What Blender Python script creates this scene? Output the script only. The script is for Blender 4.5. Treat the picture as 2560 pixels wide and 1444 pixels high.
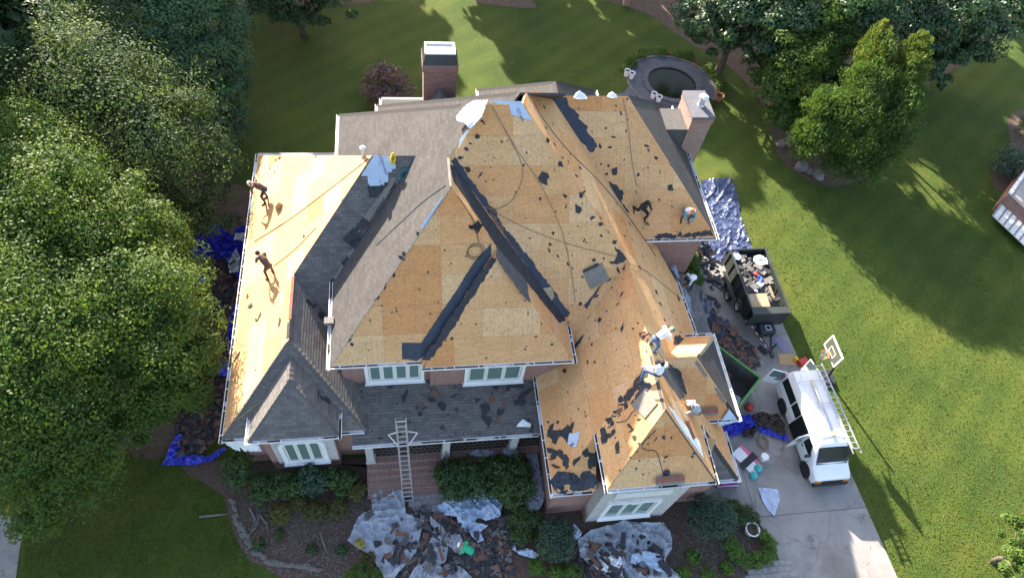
import bpy, bmesh, math, random
import numpy as np
from mathutils import Vector, Matrix
rnd = random.Random(7)
nrng = np.random.default_rng(11)
scene = bpy.context.scene
for o in list(bpy.data.objects): bpy.data.objects.remove(o)
C = scene.collection
# ------------------------------------------------------------ camera
F, CX, CY, H = 1696.0, 1280.0, 722.0, 32.0
R = Matrix(((0.98797033, -0.03506296, 0.15061613), (-0.11242689, -0.83160259, 0.54387253), (0.10618298, -0.55426323, -0.8255407)))
cam_d = bpy.data.cameras.new('camera'); cam = bpy.data.objects.new('camera', cam_d); C.objects.link(cam)
cm = Matrix.Identity(4)
for i in range(3):
    cm[i][0] = R[i][0]; cm[i][1] = -R[i][1]; cm[i][2] = -R[i][2]
cm[2][3] = H
cam.matrix_world = cm
cam_d.sensor_width = 36.0; cam_d.lens = F / 2560 * 36.0; cam_d.clip_end = 2000; cam_d.clip_start = 0.5
scene.camera = cam
# ------------------------------------------------------------ light
SUN_EL, SUN_AZ = math.radians(24.0), math.radians(-21.5)      # azimuth measured from +Y towards +X
sdir = Vector((math.sin(SUN_AZ)*math.cos(SUN_EL), math.cos(SUN_AZ)*math.cos(SUN_EL), math.sin(SUN_EL)))
world = bpy.data.worlds.new('World'); scene.world = world; world.use_nodes = True
wn = world.node_tree; bg = wn.nodes['Background']
sky = wn.nodes.new('ShaderNodeTexSky'); sky.sky_type = 'NISHITA'; sky.sun_disc = False
sky.sun_elevation = SUN_EL; sky.sun_rotation = SUN_AZ; sky.altitude = 300; sky.air_density = 0.9; sky.dust_density = 2.0; sky.ozone_density = 0.7
wn.links.new(sky.outputs[0], bg.inputs[0]); bg.inputs[1].default_value = 0.122
sl = bpy.data.lights.new('sun', 'SUN'); sl.energy = 5.0; sl.angle = math.radians(0.6); sl.color = (1.0, 0.95, 0.85)
so = bpy.data.objects.new('sun', sl); C.objects.link(so); so.location = (-20, 60, 60)
so.rotation_euler = sdir.to_track_quat('Z', 'Y').to_euler()
scene.view_settings.view_transform = 'Standard'; scene.view_settings.look = 'None'
scene.view_settings.exposure = 2.28; scene.view_settings.gamma = 1.0; scene.view_settings.use_curve_mapping = False
scene.view_settings.use_white_balance = True; scene.view_settings.white_balance_temperature = 7000; scene.view_settings.white_balance_tint = 12
scene.render.engine = 'CYCLES'
scene.cycles.max_bounces = 6; scene.cycles.diffuse_bounces = 3; scene.cycles.transparent_max_bounces = 4

# ------------------------------------------------------------ pixel -> place
def ray(px, py): return R @ Vector((px-CX, py-CY, F))
def at(px, py, z=0.0):
    d = ray(px, py); t = (z-H)/d.z; return Vector((d.x*t, d.y*t, z))
def onplane(px, py, n, p0):
    d = ray(px, py); o = Vector((0, 0, H)); t = (Vector(p0)-o).dot(n)/d.dot(n); return o+d*t
def onY(px, py, Y):
    d = ray(px, py); t = Y/d.y; return Vector((d.x*t, Y, H+d.z*t))

# ------------------------------------------------------------ materials
MATS = {}
def nodes(name):
    m = bpy.data.materials.new(name); m.use_nodes = True; MATS[name] = m
    nt = m.node_tree; return m, nt, nt.nodes['Principled BSDF']
def N(nt, t, **kw):
    n = nt.nodes.new(t)
    for k, v in kw.items():
        if k in n.inputs: n.inputs[k].default_value = v
        else: setattr(n, k, v)
    return n
def L(nt, a, b): nt.links.new(a, b)
def coords(nt, scale=(1, 1, 1), kind='Object', seed=True):
    tc = N(nt, 'ShaderNodeTexCoord'); out = tc.outputs[kind]
    if seed:
        oi = N(nt, 'ShaderNodeObjectInfo'); mul = N(nt, 'ShaderNodeMath', operation='MULTIPLY'); mul.inputs[1].default_value = 37.0
        L(nt, oi.outputs['Random'], mul.inputs[0])
        ad = N(nt, 'ShaderNodeVectorMath', operation='ADD'); L(nt, out, ad.inputs[0]); L(nt, mul.outputs[0], ad.inputs[1]); out = ad.outputs[0]
    mp = N(nt, 'ShaderNodeMapping'); mp.inputs['Scale'].default_value = scale; L(nt, out, mp.inputs[0]); return mp.outputs[0]
def noise(nt, vec, scale, detail=4, rough=0.6, dist=0.0):
    n = N(nt, 'ShaderNodeTexNoise'); n.inputs['Scale'].default_value = scale; n.inputs['Detail'].default_value = detail
    n.inputs['Roughness'].default_value = rough; n.inputs['Distortion'].default_value = dist; L(nt, vec, n.inputs['Vector']); return n.outputs['Fac']
def ramp(nt, fac, stops, interp='LINEAR'):
    r = N(nt, 'ShaderNodeValToRGB'); cr = r.color_ramp; cr.interpolation = interp
    while len(cr.elements) > 1: cr.elements.remove(cr.elements[-1])
    cr.elements[0].position = stops[0][0]; cr.elements[0].color = (*stops[0][1], 1) if len(stops[0][1]) == 3 else stops[0][1]
    for p, c in stops[1:]:
        e = cr.elements.new(p); e.color = (*c, 1)
    L(nt, fac, r.inputs[0]); return r.outputs[0]
def mixc(nt, fac, a, b, mode='MIX'):
    n = N(nt, 'ShaderNodeMix', data_type='RGBA', blend_type=mode)
    for s, v in ((0, fac), (6, a), (7, b)):
        if hasattr(v, 'links') or hasattr(v, 'is_linked'): L(nt, v, n.inputs[s])
        elif s == 0: n.inputs[0].default_value = v
        else: n.inputs[s].default_value = (*v, 1)
    return n.outputs[2]
def bump(nt, bsdf, h, strength=0.3, dist=0.02):
    b = N(nt, 'ShaderNodeBump'); b.inputs['Strength'].default_value = strength; b.inputs['Distance'].default_value = dist
    L(nt, h, b.inputs['Height']); L(nt, b.outputs[0], bsdf.inputs['Normal'])
def pm(name, c1, c2=None, scale=6.0, rough=0.7, bstr=0.25, bscale=None, metal=0.0, dist=0.01, spec=0.4, seed=True, kind='Object', detail=5):
    m, nt, b = nodes(name); v = coords(nt, kind=kind, seed=seed); f = noise(nt, v, scale, detail)
    c2 = c2 or tuple(min(1, x*1.25) for x in c1)
    L(nt, ramp(nt, f, [(0.3, c1), (0.7, c2)]), b.inputs['Base Color']); b.inputs['Roughness'].default_value = rough; b.inputs['Metallic'].default_value = metal
    b.inputs['Specular IOR Level'].default_value = spec
    if bstr: bump(nt, b, noise(nt, v, bscale or scale*4, 4), bstr, dist)
    return m
def m_osb():
    m, nt, b = nodes('osb'); tc = N(nt, 'ShaderNodeTexCoord'); oi = N(nt, 'ShaderNodeObjectInfo')
    v = coords(nt, (1.0, 2.6, 1.0)); tone = ramp(nt, oi.outputs['Random'], [(0, (0.605, 0.347, 0.164)), (0.28, (0.59, 0.310, 0.136)), (0.45, (0.60, 0.345, 0.164)), (0.62, (0.635, 0.406, 0.216)), (0.80, (0.57, 0.274, 0.110)), (0.88, (0.615, 0.370, 0.181))], 'CONSTANT')
    vo = N(nt, 'ShaderNodeTexVoronoi'); vo.inputs['Scale'].default_value = 16; L(nt, v, vo.inputs['Vector'])
    sep = N(nt, 'ShaderNodeSeparateColor'); L(nt, vo.outputs['Color'], sep.inputs[0])
    fl = ramp(nt, sep.outputs[0], [(0, (0.72, 0.66, 0.6)), (0.25, (0.93, 0.9, 0.86)), (0.8, (1.05, 1.03, 1.0)), (1, (1.18, 1.1, 1.0))])
    c = mixc(nt, 1.0, tone, fl, 'MULTIPLY')
    big = ramp(nt, noise(nt, v, 0.7, 5, 0.65), [(0.3, (0.91, 0.88, 0.85)), (0.65, (1.03, 1.02, 1.02))]); c = mixc(nt, 1.0, c, big, 'MULTIPLY')
    spk = ramp(nt, noise(nt, coords(nt, (1, 3.5, 1)), 9, 3, 0.75), [(0.30, (0.5, 0.36, 0.28)), (0.37, (1, 1, 1))]); c = mixc(nt, 1.0, c, spk, 'MULTIPLY')
    # nail lines every 203 mm, on some panels only
    sx = N(nt, 'ShaderNodeSeparateXYZ'); L(nt, tc.outputs['Object'], sx.inputs[0])
    md = N(nt, 'ShaderNodeMath', operation='PINGPONG'); md.inputs[1].default_value = 0.1015; L(nt, sx.outputs[0], md.inputs[0])
    lt = N(nt, 'ShaderNodeMath', operation='LESS_THAN'); lt.inputs[1].default_value = 0.006; L(nt, md.outputs[0], lt.inputs[0])
    gt = N(nt, 'ShaderNodeMath', operation='GREATER_THAN'); gt.inputs[1].default_value = 0.5; L(nt, oi.outputs['Random'], gt.inputs[0])
    nz = N(nt, 'ShaderNodeMath', operation='GREATER_THAN'); nz.inputs[1].default_value = 0.5; L(nt, noise(nt, coords(nt, (2, 0.5, 1)), 2.0, 2), nz.inputs[0])
    m1 = N(nt, 'ShaderNodeMath', operation='MULTIPLY'); L(nt, lt.outputs[0], m1.inputs[0]); L(nt, gt.outputs[0], m1.inputs[1])
    m2 = N(nt, 'ShaderNodeMath', operation='MULTIPLY'); L(nt, m1.outputs[0], m2.inputs[0]); L(nt, nz.outputs[0], m2.inputs[1])
    m3 = N(nt, 'ShaderNodeMath', operation='MULTIPLY'); L(nt, m2.outputs[0], m3.inputs[0]); m3.inputs[1].default_value = 0.55
    c = mixc(nt, m3.outputs[0], c, (0.16, 0.11, 0.07)); L(nt, c, b.inputs['Base Color']); b.inputs['Roughness'].default_value = 0.75; b.inputs['Specular IOR Level'].default_value = 0.25
    bump(nt, b, sep.outputs[1], 0.35, 0.006); return m
def m_shingle(name, a, c2, dark=0.45):
    m, nt, b = nodes(name); tc = N(nt, 'ShaderNodeTexCoord')
    br = N(nt, 'ShaderNodeTexBrick'); br.offset = 0.37; br.squash = 1.0
    for k, v in dict(Scale=1.0).items(): br.inputs[k].default_value = v
    br.inputs['Brick Width'].default_value = 0.31; br.inputs['Row Height'].default_value = 0.142; br.inputs['Mortar Size'].default_value = 0.006; br.inputs['Mortar Smooth'].default_value = 0.2
    br.inputs['Color1'].default_value = (*a, 1); br.inputs['Color2'].default_value = (*c2, 1); br.inputs['Mortar'].default_value = (*[x*dark for x in a], 1); br.inputs['Bias'].default_value = 0.0
    L(nt, tc.outputs['Object'], br.inputs['Vector'])
    v = coords(nt, seed=False)
    c = mixc(nt, 1.0, br.outputs[0], ramp(nt, noise(nt, v, 0.6, 6, 0.7), [(0.3, (0.78, 0.78, 0.8)), (0.7, (1.15, 1.12, 1.08))]), 'MULTIPLY')
    c = mixc(nt, 1.0, c, ramp(nt, noise(nt, v, 55, 2, 0.6), [(0.3, (0.75, 0.75, 0.75)), (0.7, (1.2, 1.2, 1.2))]), 'MULTIPLY')
    L(nt, c, b.inputs['Base Color']); b.inputs['Roughness'].default_value = 0.95; b.inputs['Specular IOR Level'].default_value = 0.2
    bump(nt, b, noise(nt, v, 60, 3), 0.5, 0.006); return m
def m_brick(name, a, c2, mortar, w=0.215, h=0.075, ms=0.009, flat=False):
    m, nt, b = nodes(name); g = N(nt, 'ShaderNodeNewGeometry'); s = N(nt, 'ShaderNodeSeparateXYZ'); L(nt, g.outputs['Position'], s.inputs[0])
    ad = N(nt, 'ShaderNodeMath', operation='ADD'); L(nt, s.outputs[0], ad.inputs[0]); L(nt, s.outputs[1], ad.inputs[1])
    cb = N(nt, 'ShaderNodeCombineXYZ'); L(nt, ad.outputs[0], cb.inputs[0]); L(nt, s.outputs[2], cb.inputs[1])
    if flat: L(nt, s.outputs[0], cb.inputs[0]); L(nt, s.outputs[1], cb.inputs[1])
    br = N(nt, 'ShaderNodeTexBrick'); br.inputs['Scale'].default_value = 1; br.inputs['Brick Width'].default_value = w; br.inputs['Row Height'].default_value = h; br.inputs['Mortar Size'].default_value = ms
    br.inputs['Color1'].default_value = (*a, 1); br.inputs['Color2'].default_value = (*c2, 1); br.inputs['Mortar'].default_value = (*mortar, 1); L(nt, cb.outputs[0], br.inputs['Vector'])
    nz = noise(nt, cb.outputs[0], 9, 4, 0.7); c = mixc(nt, 1.0, br.outputs[0], ramp(nt, nz, [(0.25, (0.55, 0.55, 0.58)), (0.5, (1, 1, 1)), (0.75, (1.35, 1.25, 1.2))]), 'MULTIPLY')
    L(nt, c, b.inputs['Base Color']); b.inputs['Roughness'].default_value = 0.9; bump(nt, b, br.outputs['Fac'], -0.5, 0.01); return m
def m_leaf(name, cols, trans=0.35, rough=0.5, spec=0.35):
    m, nt, b = nodes(name); g = N(nt, 'ShaderNodeNewGeometry'); n = len(cols)
    c = ramp(nt, g.outputs['Random Per Island'], [((i)/n, cc) for i, cc in enumerate(cols)], 'LINEAR')
    v = coords(nt, seed=True); c = mixc(nt, 1.0, c, ramp(nt, noise(nt, v, 0.55, 3, 0.6), [(0.35, (0.72, 0.80, 0.85)), (0.65, (1.2, 1.12, 0.85))]), 'MULTIPLY')
    L(nt, c, b.inputs['Base Color']); b.inputs['Roughness'].default_value = rough; b.inputs['Specular IOR Level'].default_value = spec
    t = N(nt, 'ShaderNodeBsdfTranslucent'); t2 = mixc(nt, 1.0, c, (1.25, 1.3, 0.55), 'MULTIPLY'); L(nt, t2, t.inputs[0])
    mx = N(nt, 'ShaderNodeMixShader'); mx.inputs[0].default_value = trans; L(nt, b.outputs[0], mx.inputs[1]); L(nt, t.outputs[0], mx.inputs[2])
    L(nt, mx.outputs[0], nt.nodes['Material Output'].inputs[0]); return m
def m_grass():
    m, nt, b = nodes('grass'); v = coords(nt, seed=False)
    f = noise(nt, v, 0.16, 6, 0.65); c = ramp(nt, f, [(0.28, (0.029, 0.058, 0.011)), (0.5, (0.056, 0.085, 0.014)), (0.72, (0.094, 0.105, 0.020))])
    # mowing lay: curved stripes
    w = N(nt, 'ShaderNodeTexWave'); w.inputs['Scale'].default_value = 0.19; w.inputs['Distortion'].default_value = 1.6; w.inputs['Detail'].default_value = 1.5; w.inputs['Detail Scale'].default_value = 0.35
    mp = N(nt, 'ShaderNodeMapping'); mp.inputs['Rotation'].default_value = (0, 0, math.radians(52)); L(nt, v, mp.inputs[0]); L(nt, mp.outputs[0], w.inputs['Vector'])
    c = mixc(nt, 1.0, c, ramp(nt, w.outputs['Fac'], [(0.2, (0.91, 0.95, 0.92)), (0.8, (1.08, 1.06, 1.05))]), 'MULTIPLY')
    f2 = noise(nt, v, 7, 5, 0.75); c = mixc(nt, 1.0, c, ramp(nt, f2, [(0.3, (0.68, 0.74, 0.7)), (0.5, (1, 1, 1)), (0.72, (1.3, 1.22, 1.1))]), 'MULTIPLY')
    f3 = noise(nt, v, 1.3, 4, 0.7); c = mixc(nt, ramp(nt, f3, [(0.6, (0, 0, 0)), (0.78, (0.55, 0.55, 0.55))]), c, (0.155, 0.135, 0.05))
    L(nt, c, b.inputs['Base Color']); b.inputs['Roughness'].default_value = 0.9; b.inputs['Specular IOR Level'].default_value = 0.15
    bump(nt, b, noise(nt, v, 16, 5, 0.8), 1.0, 0.06); return m
def m_glass(name, c):
    m, nt, b = nodes(name); b.inputs['Base Color'].default_value = (*c, 1); b.inputs['Roughness'].default_value = 0.06; b.inputs['Specular IOR Level'].default_value = 0.7; return m
def m_tarp(name, c1, c2, rough=0.35, spec=0.5):
    m, nt, b = nodes(name); v = coords(nt); f = noise(nt, v, 1.6, 6, 0.65, 0.6)
    L(nt, ramp(nt, f, [(0.3, c1), (0.7, c2)]), b.inputs['Base Color']); b.inputs['Roughness'].default_value = rough; b.inputs['Specular IOR Level'].default_value = spec
    w = noise(nt, v, 1.7, 4, 0.55, 1.4); bump(nt, b, w, 0.45, 0.08); return m
m_osb(); m_shingle('shingle', (0.060, 0.057, 0.056), (0.078, 0.074, 0.072)); m_shingle('shingle_shaded_tone', (0.118, 0.110, 0.106), (0.175, 0.162, 0.154), 0.45)  # same shingles; sun and shade balance put into colour: lit faces darker, shaded lighter
m_brick('brick', (0.205, 0.085, 0.062), (0.30, 0.125, 0.092), (0.30, 0.27, 0.25)); m_brick('brick_pale', (0.24, 0.125, 0.095), (0.33, 0.185, 0.145), (0.30, 0.26, 0.23))
m_brick('stone_face', (0.40, 0.385, 0.38), (0.52, 0.50, 0.49), (0.36, 0.34, 0.34), 0.26, 0.09, 0.012)
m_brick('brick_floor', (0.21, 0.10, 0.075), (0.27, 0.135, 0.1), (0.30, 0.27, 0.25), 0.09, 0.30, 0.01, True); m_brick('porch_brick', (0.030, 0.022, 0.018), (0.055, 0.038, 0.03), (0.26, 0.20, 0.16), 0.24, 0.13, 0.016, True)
pm('white_trim', (0.70, 0.70, 0.69), (0.80, 0.80, 0.79), 3, 0.5, 0.05); pm('cream_trim', (0.60, 0.60, 0.57), (0.68, 0.68, 0.65), 3, 0.55, 0.05)
pm('felt', (0.016, 0.017, 0.021), (0.040, 0.041, 0.047), 5, 0.75, 0.4); pm('felt_grey', (0.060, 0.058, 0.058), (0.095, 0.09, 0.088), 5, 0.85, 0.4)
pm('felt_blue', (0.020, 0.025, 0.042), (0.035, 0.042, 0.065), 4, 0.6, 0.35)
pm('paper_blue', (0.36, 0.44, 0.56), (0.44, 0.52, 0.62), 3, 0.5, 0.2); pm('paper_white', (0.68, 0.69, 0.70), (0.78, 0.78, 0.78), 3, 0.6, 0.3)
pm('ink', (0.06, 0.07, 0.10), (0.08, 0.09, 0.13), 10, 0.7, 0)
pm('gutter_muck', (0.018, 0.015, 0.012), (0.06, 0.045, 0.03), 14, 0.95, 0.8)
m_grass()
pm('mulch', (0.055, 0.034, 0.024), (0.135, 0.088, 0.065), 9, 0.95, 0.9, 30, dist=0.05, seed=False); pm('soil', (0.075, 0.048, 0.034), (0.13, 0.085, 0.06), 3, 0.95, 0.8, 24, dist=0.04, seed=False)
pm('concrete', (0.20, 0.19, 0.18), (0.28, 0.265, 0.25), 0.9, 0.85, 0.15, 40, seed=True, detail=8); pm('slab_grey', (0.085, 0.085, 0.098), (0.125, 0.122, 0.135), 1.5, 0.85, 0.3, 30)
def stain(name):
    nt = MATS[name].node_tree; b = nt.nodes['Principled BSDF']; src = b.inputs['Base Color'].links[0].from_socket; g = N(nt, 'ShaderNodeNewGeometry')
    c = mixc(nt, 1.0, src, ramp(nt, noise(nt, g.outputs['Position'], 0.35, 7, 0.65, 0.5), [(0.32, (0.72, 0.70, 0.66)), (0.5, (1, 1, 1)), (0.7, (1.08, 1.07, 1.05))]), 'MULTIPLY')
    c = mixc(nt, 1.0, c, ramp(nt, noise(nt, g.outputs['Position'], 1.1, 4, 0.6, 2.5), [(0.30, (0.66, 0.6, 0.54)), (0.36, (1, 1, 1))]), 'MULTIPLY')
    vo = N(nt, 'ShaderNodeTexVoronoi', feature='DISTANCE_TO_EDGE'); vo.inputs['Scale'].default_value = 0.28; vo.inputs['Randomness'].default_value = 1.0
    wv = N(nt, 'ShaderNodeVectorMath', operation='ADD'); nn = N(nt, 'ShaderNodeTexNoise'); nn.inputs['Scale'].default_value = 1.2; L(nt, g.outputs['Position'], nn.inputs['Vector']); L(nt, g.outputs['Position'], wv.inputs[0]); L(nt, nn.outputs['Color'], wv.inputs[1]); L(nt, wv.outputs[0], vo.inputs['Vector'])
    c = mixc(nt, 1.0, c, ramp(nt, vo.outputs['Distance'], [(0.0, (0.6, 0.57, 0.53)), (0.006, (1, 1, 1))]), 'MULTIPLY'); L(nt, c, b.inputs['Base Color'])
stain('concrete')
pm('joint', (0.07, 0.065, 0.06), (0.1, 0.095, 0.09), 6, 0.95, 0.2, seed=False)
pm('paver', (0.20, 0.185, 0.175), (0.30, 0.275, 0.26), 5, 0.9, 0.4, 40); pm('rock', (0.10, 0.092, 0.08), (0.20, 0.185, 0.165), 3, 0.95, 0.7, 12, dist=0.05)
m_glass('pane', (0.12, 0.19, 0.175)); m_glass('dark_glass', (0.012, 0.018, 0.018)); MATS['dark_glass'].node_tree.nodes['Principled BSDF'].inputs['Specular IOR Level'].default_value = 0.12; MATS['dark_glass'].node_tree.nodes['Principled BSDF'].inputs['Roughness'].default_value = 0.2; m_glass('pond_water', (0.012, 0.016, 0.006)); MATS['pond_water'].node_tree.nodes['Principled BSDF'].inputs['Roughness'].default_value = 0.15; MATS['pond_water'].node_tree.nodes['Principled BSDF'].inputs['Specular IOR Level'].default_value = 0.15
pm('curtain', (0.28, 0.37, 0.34), (0.34, 0.43, 0.40), 4, 0.5, 0.1)
pm('metal_dark', (0.020, 0.024, 0.024), (0.035, 0.040, 0.040), 6, 0.45, 0.1, spec=0.5); pm('trailer_green', (0.022, 0.028, 0.025), (0.034, 0.041, 0.036), 4, 0.5, 0.1, spec=0.5)
pm('aluminium', (0.55, 0.55, 0.56), (0.68, 0.68, 0.68), 8, 0.38, 0.05, metal=0.75); pm('galv', (0.45, 0.46, 0.48), (0.62, 0.63, 0.65), 8, 0.4, 0.05, metal=0.6)
pm('van_paint', (0.74, 0.75, 0.76), (0.80, 0.81, 0.81), 1.2, 0.28, 0, spec=0.6); pm('black_plastic', (0.014, 0.014, 0.015), (0.03, 0.03, 0.031), 8, 0.6, 0.1); pm('rubber', (0.016, 0.016, 0.016), (0.03, 0.029, 0.028), 9, 0.9, 0.2)
pm('hub', (0.34, 0.34, 0.35), (0.5, 0.5, 0.5), 9, 0.4, 0.05, metal=0.5); pm('red_plastic', (0.42, 0.03, 0.025), (0.55, 0.05, 0.04), 6, 0.4, 0.05); pm('amber', (0.45, 0.14, 0.02), (0.5, 0.18, 0.03), 6, 0.3, 0)
pm('dumpster_green', (0.055, 0.20, 0.035), (0.085, 0.27, 0.05), 2.5, 0.5, 0.15); pm('dumpster_in', (0.075, 0.082, 0.075), (0.15, 0.155, 0.145), 2.5, 0.8, 0.4)
pm('cardboard', (0.36, 0.235, 0.115), (0.43, 0.285, 0.145), 3, 0.9, 0.1); pm('wood_old', (0.30, 0.225, 0.135), (0.44, 0.34, 0.21), 5, 0.9, 0.3)
pm('shingle_bundle', (0.15, 0.135, 0.115), (0.23, 0.21, 0.18), 7, 0.95, 0.5); pm('bundle_red', (0.21, 0.065, 0.045), (0.29, 0.10, 0.07), 6, 0.9, 0.4)
pm('debris_dark', (0.028, 0.027, 0.030), (0.070, 0.066, 0.068), 8, 0.95, 0.6); pm('debris_brown', (0.11, 0.058, 0.04), (0.20, 0.105, 0.075), 8, 0.95, 0.5); pm('debris_grey', (0.12, 0.112, 0.105), (0.2, 0.185, 0.17), 8, 0.95, 0.5)
m_tarp('tarp_grey', (0.27, 0.29, 0.33), (0.36, 0.38, 0.42), 0.45); m_tarp('tarp_blue', (0.012, 0.022, 0.36), (0.025, 0.045, 0.52), 0.35); m_tarp('tarp_navy', (0.022, 0.034, 0.085), (0.055, 0.075, 0.15), 0.35, 0.5)
m_tarp('tarp_brown', (0.040, 0.028, 0.024), (0.058, 0.042, 0.037), 0.4)
pm('rope', (0.20, 0.155, 0.10), (0.28, 0.22, 0.15), 20, 0.9, 0); pm('rope_green', (0.05, 0.11, 0.09), (0.08, 0.16, 0.13), 20, 0.8, 0); pm('rope_dark', (0.03, 0.028, 0.03), (0.06, 0.055, 0.05), 20, 0.8, 0); pm('rope_yellow', (0.55, 0.42, 0.02), (0.68, 0.52, 0.04), 12, 0.7, 0.2); pm('rope_teal', (0.02, 0.13, 0.15), (0.05, 0.22, 0.24), 12, 0.7, 0.2)
pm('bark', (0.055, 0.042, 0.032), (0.12, 0.095, 0.075), 8, 0.95, 0.8, 20, dist=0.03)
m_leaf('leaf_oak', [(0.040, 0.090, 0.022), (0.056, 0.116, 0.028), (0.078, 0.140, 0.036), (0.080, 0.142, 0.025), (0.110, 0.156, 0.032)], 0.42, 0.55, 0.18)
m_leaf('leaf_gloss', [(0.036, 0.074, 0.028), (0.052, 0.094, 0.040), (0.070, 0.114, 0.050), (0.088, 0.128, 0.064)], 0.42, 0.6, 0.12)
m_leaf('leaf_dark', [(0.020, 0.055, 0.022), (0.032, 0.078, 0.030), (0.045, 0.095, 0.034)], 0.25, 0.45, 0.4)
m_leaf('leaf_conifer', [(0.032, 0.080, 0.034), (0.050, 0.112, 0.048), (0.068, 0.138, 0.058)], 0.2, 0.55, 0.3)
m_leaf('leaf_gold', [(0.060, 0.105, 0.024), (0.10, 0.14, 0.03), (0.15, 0.165, 0.045)], 0.3, 0.55, 0.3); m_leaf('leaf_cypress', [(0.042, 0.100, 0.028), (0.066, 0.132, 0.034), (0.095, 0.150, 0.038)], 0.3, 0.55, 0.3)
m_leaf('leaf_purple', [(0.075, 0.042, 0.045), (0.12, 0.07, 0.068), (0.17, 0.105, 0.095)], 0.2, 0.5, 0.4)
m_leaf('leaf_shrub', [(0.016, 0.048, 0.012), (0.030, 0.075, 0.016), (0.05, 0.10, 0.02)], 0.25, 0.4, 0.45)
m_leaf('leaf_bluegreen', [(0.020, 0.055, 0.034), (0.034, 0.080, 0.046), (0.05, 0.10, 0.056)], 0.25, 0.4, 0.45)
m_leaf('leaf_box', [(0.05, 0.12, 0.016), (0.08, 0.16, 0.02), (0.10, 0.18, 0.03)], 0.3, 0.5, 0.35)
m_leaf('leaf_olive', [(0.055, 0.075, 0.02), (0.10, 0.11, 0.03), (0.15, 0.12, 0.035)], 0.3, 0.5, 0.35)
m_leaf('leaf_grass', [(0.046, 0.076, 0.012), (0.066, 0.092, 0.014), (0.094, 0.102, 0.018)], 0.3, 0.7, 0.2)
m_glass('backboard', (0.10, 0.115, 0.085))
m_leaf('petal_red', [(0.35, 0.04, 0.04), (0.5, 0.08, 0.06)], 0.3, 0.6, 0.3); m_leaf('petal_yellow', [(0.40, 0.34, 0.05), (0.5, 0.42, 0.10)], 0.3, 0.6, 0.3)
for nm, c in dict(skin=(0.30, 0.165, 0.11), hair=(0.012, 0.010, 0.009), jeans=(0.065, 0.105, 0.19), jeans_dark=(0.03, 0.035, 0.05), shirt_white=(0.66, 0.66, 0.67), shirt_grey=(0.30, 0.33, 0.36), shirt_black=(0.013, 0.013, 0.015), shirt_brown=(0.085, 0.045, 0.035), shirt_teal=(0.05, 0.28, 0.30), shirt_green=(0.01, 0.33, 0.16), cap_green=(0.02, 0.22, 0.11), cap_white=(0.75, 0.75, 0.74), cap_orange=(0.62, 0.16, 0.07), boot=(0.05, 0.036, 0.026), strap_red=(0.5, 0.04, 0.04), pants_tan=(0.27, 0.21, 0.15), porch_col=(0.36, 0.35, 0.34), purple_mat=(0.20, 0.17, 0.25), pink=(0.62, 0.12, 0.22), purple=(0.22, 0.05, 0.20), cyan_plastic=(0.05, 0.36, 0.36), orange_rim=(0.65, 0.16, 0.04), net=(0.6, 0.6, 0.58), blue_cloth=(0.05, 0.10, 0.45), terracotta=(0.28, 0.09, 0.05), yellow=(0.6, 0.38, 0.03), lime=(0.3, 0.5, 0.1)).items():
    pm(nm, c, tuple(min(1, x*1.2) for x in c), 9, 0.8, 0.15, dist=0.005)

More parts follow.
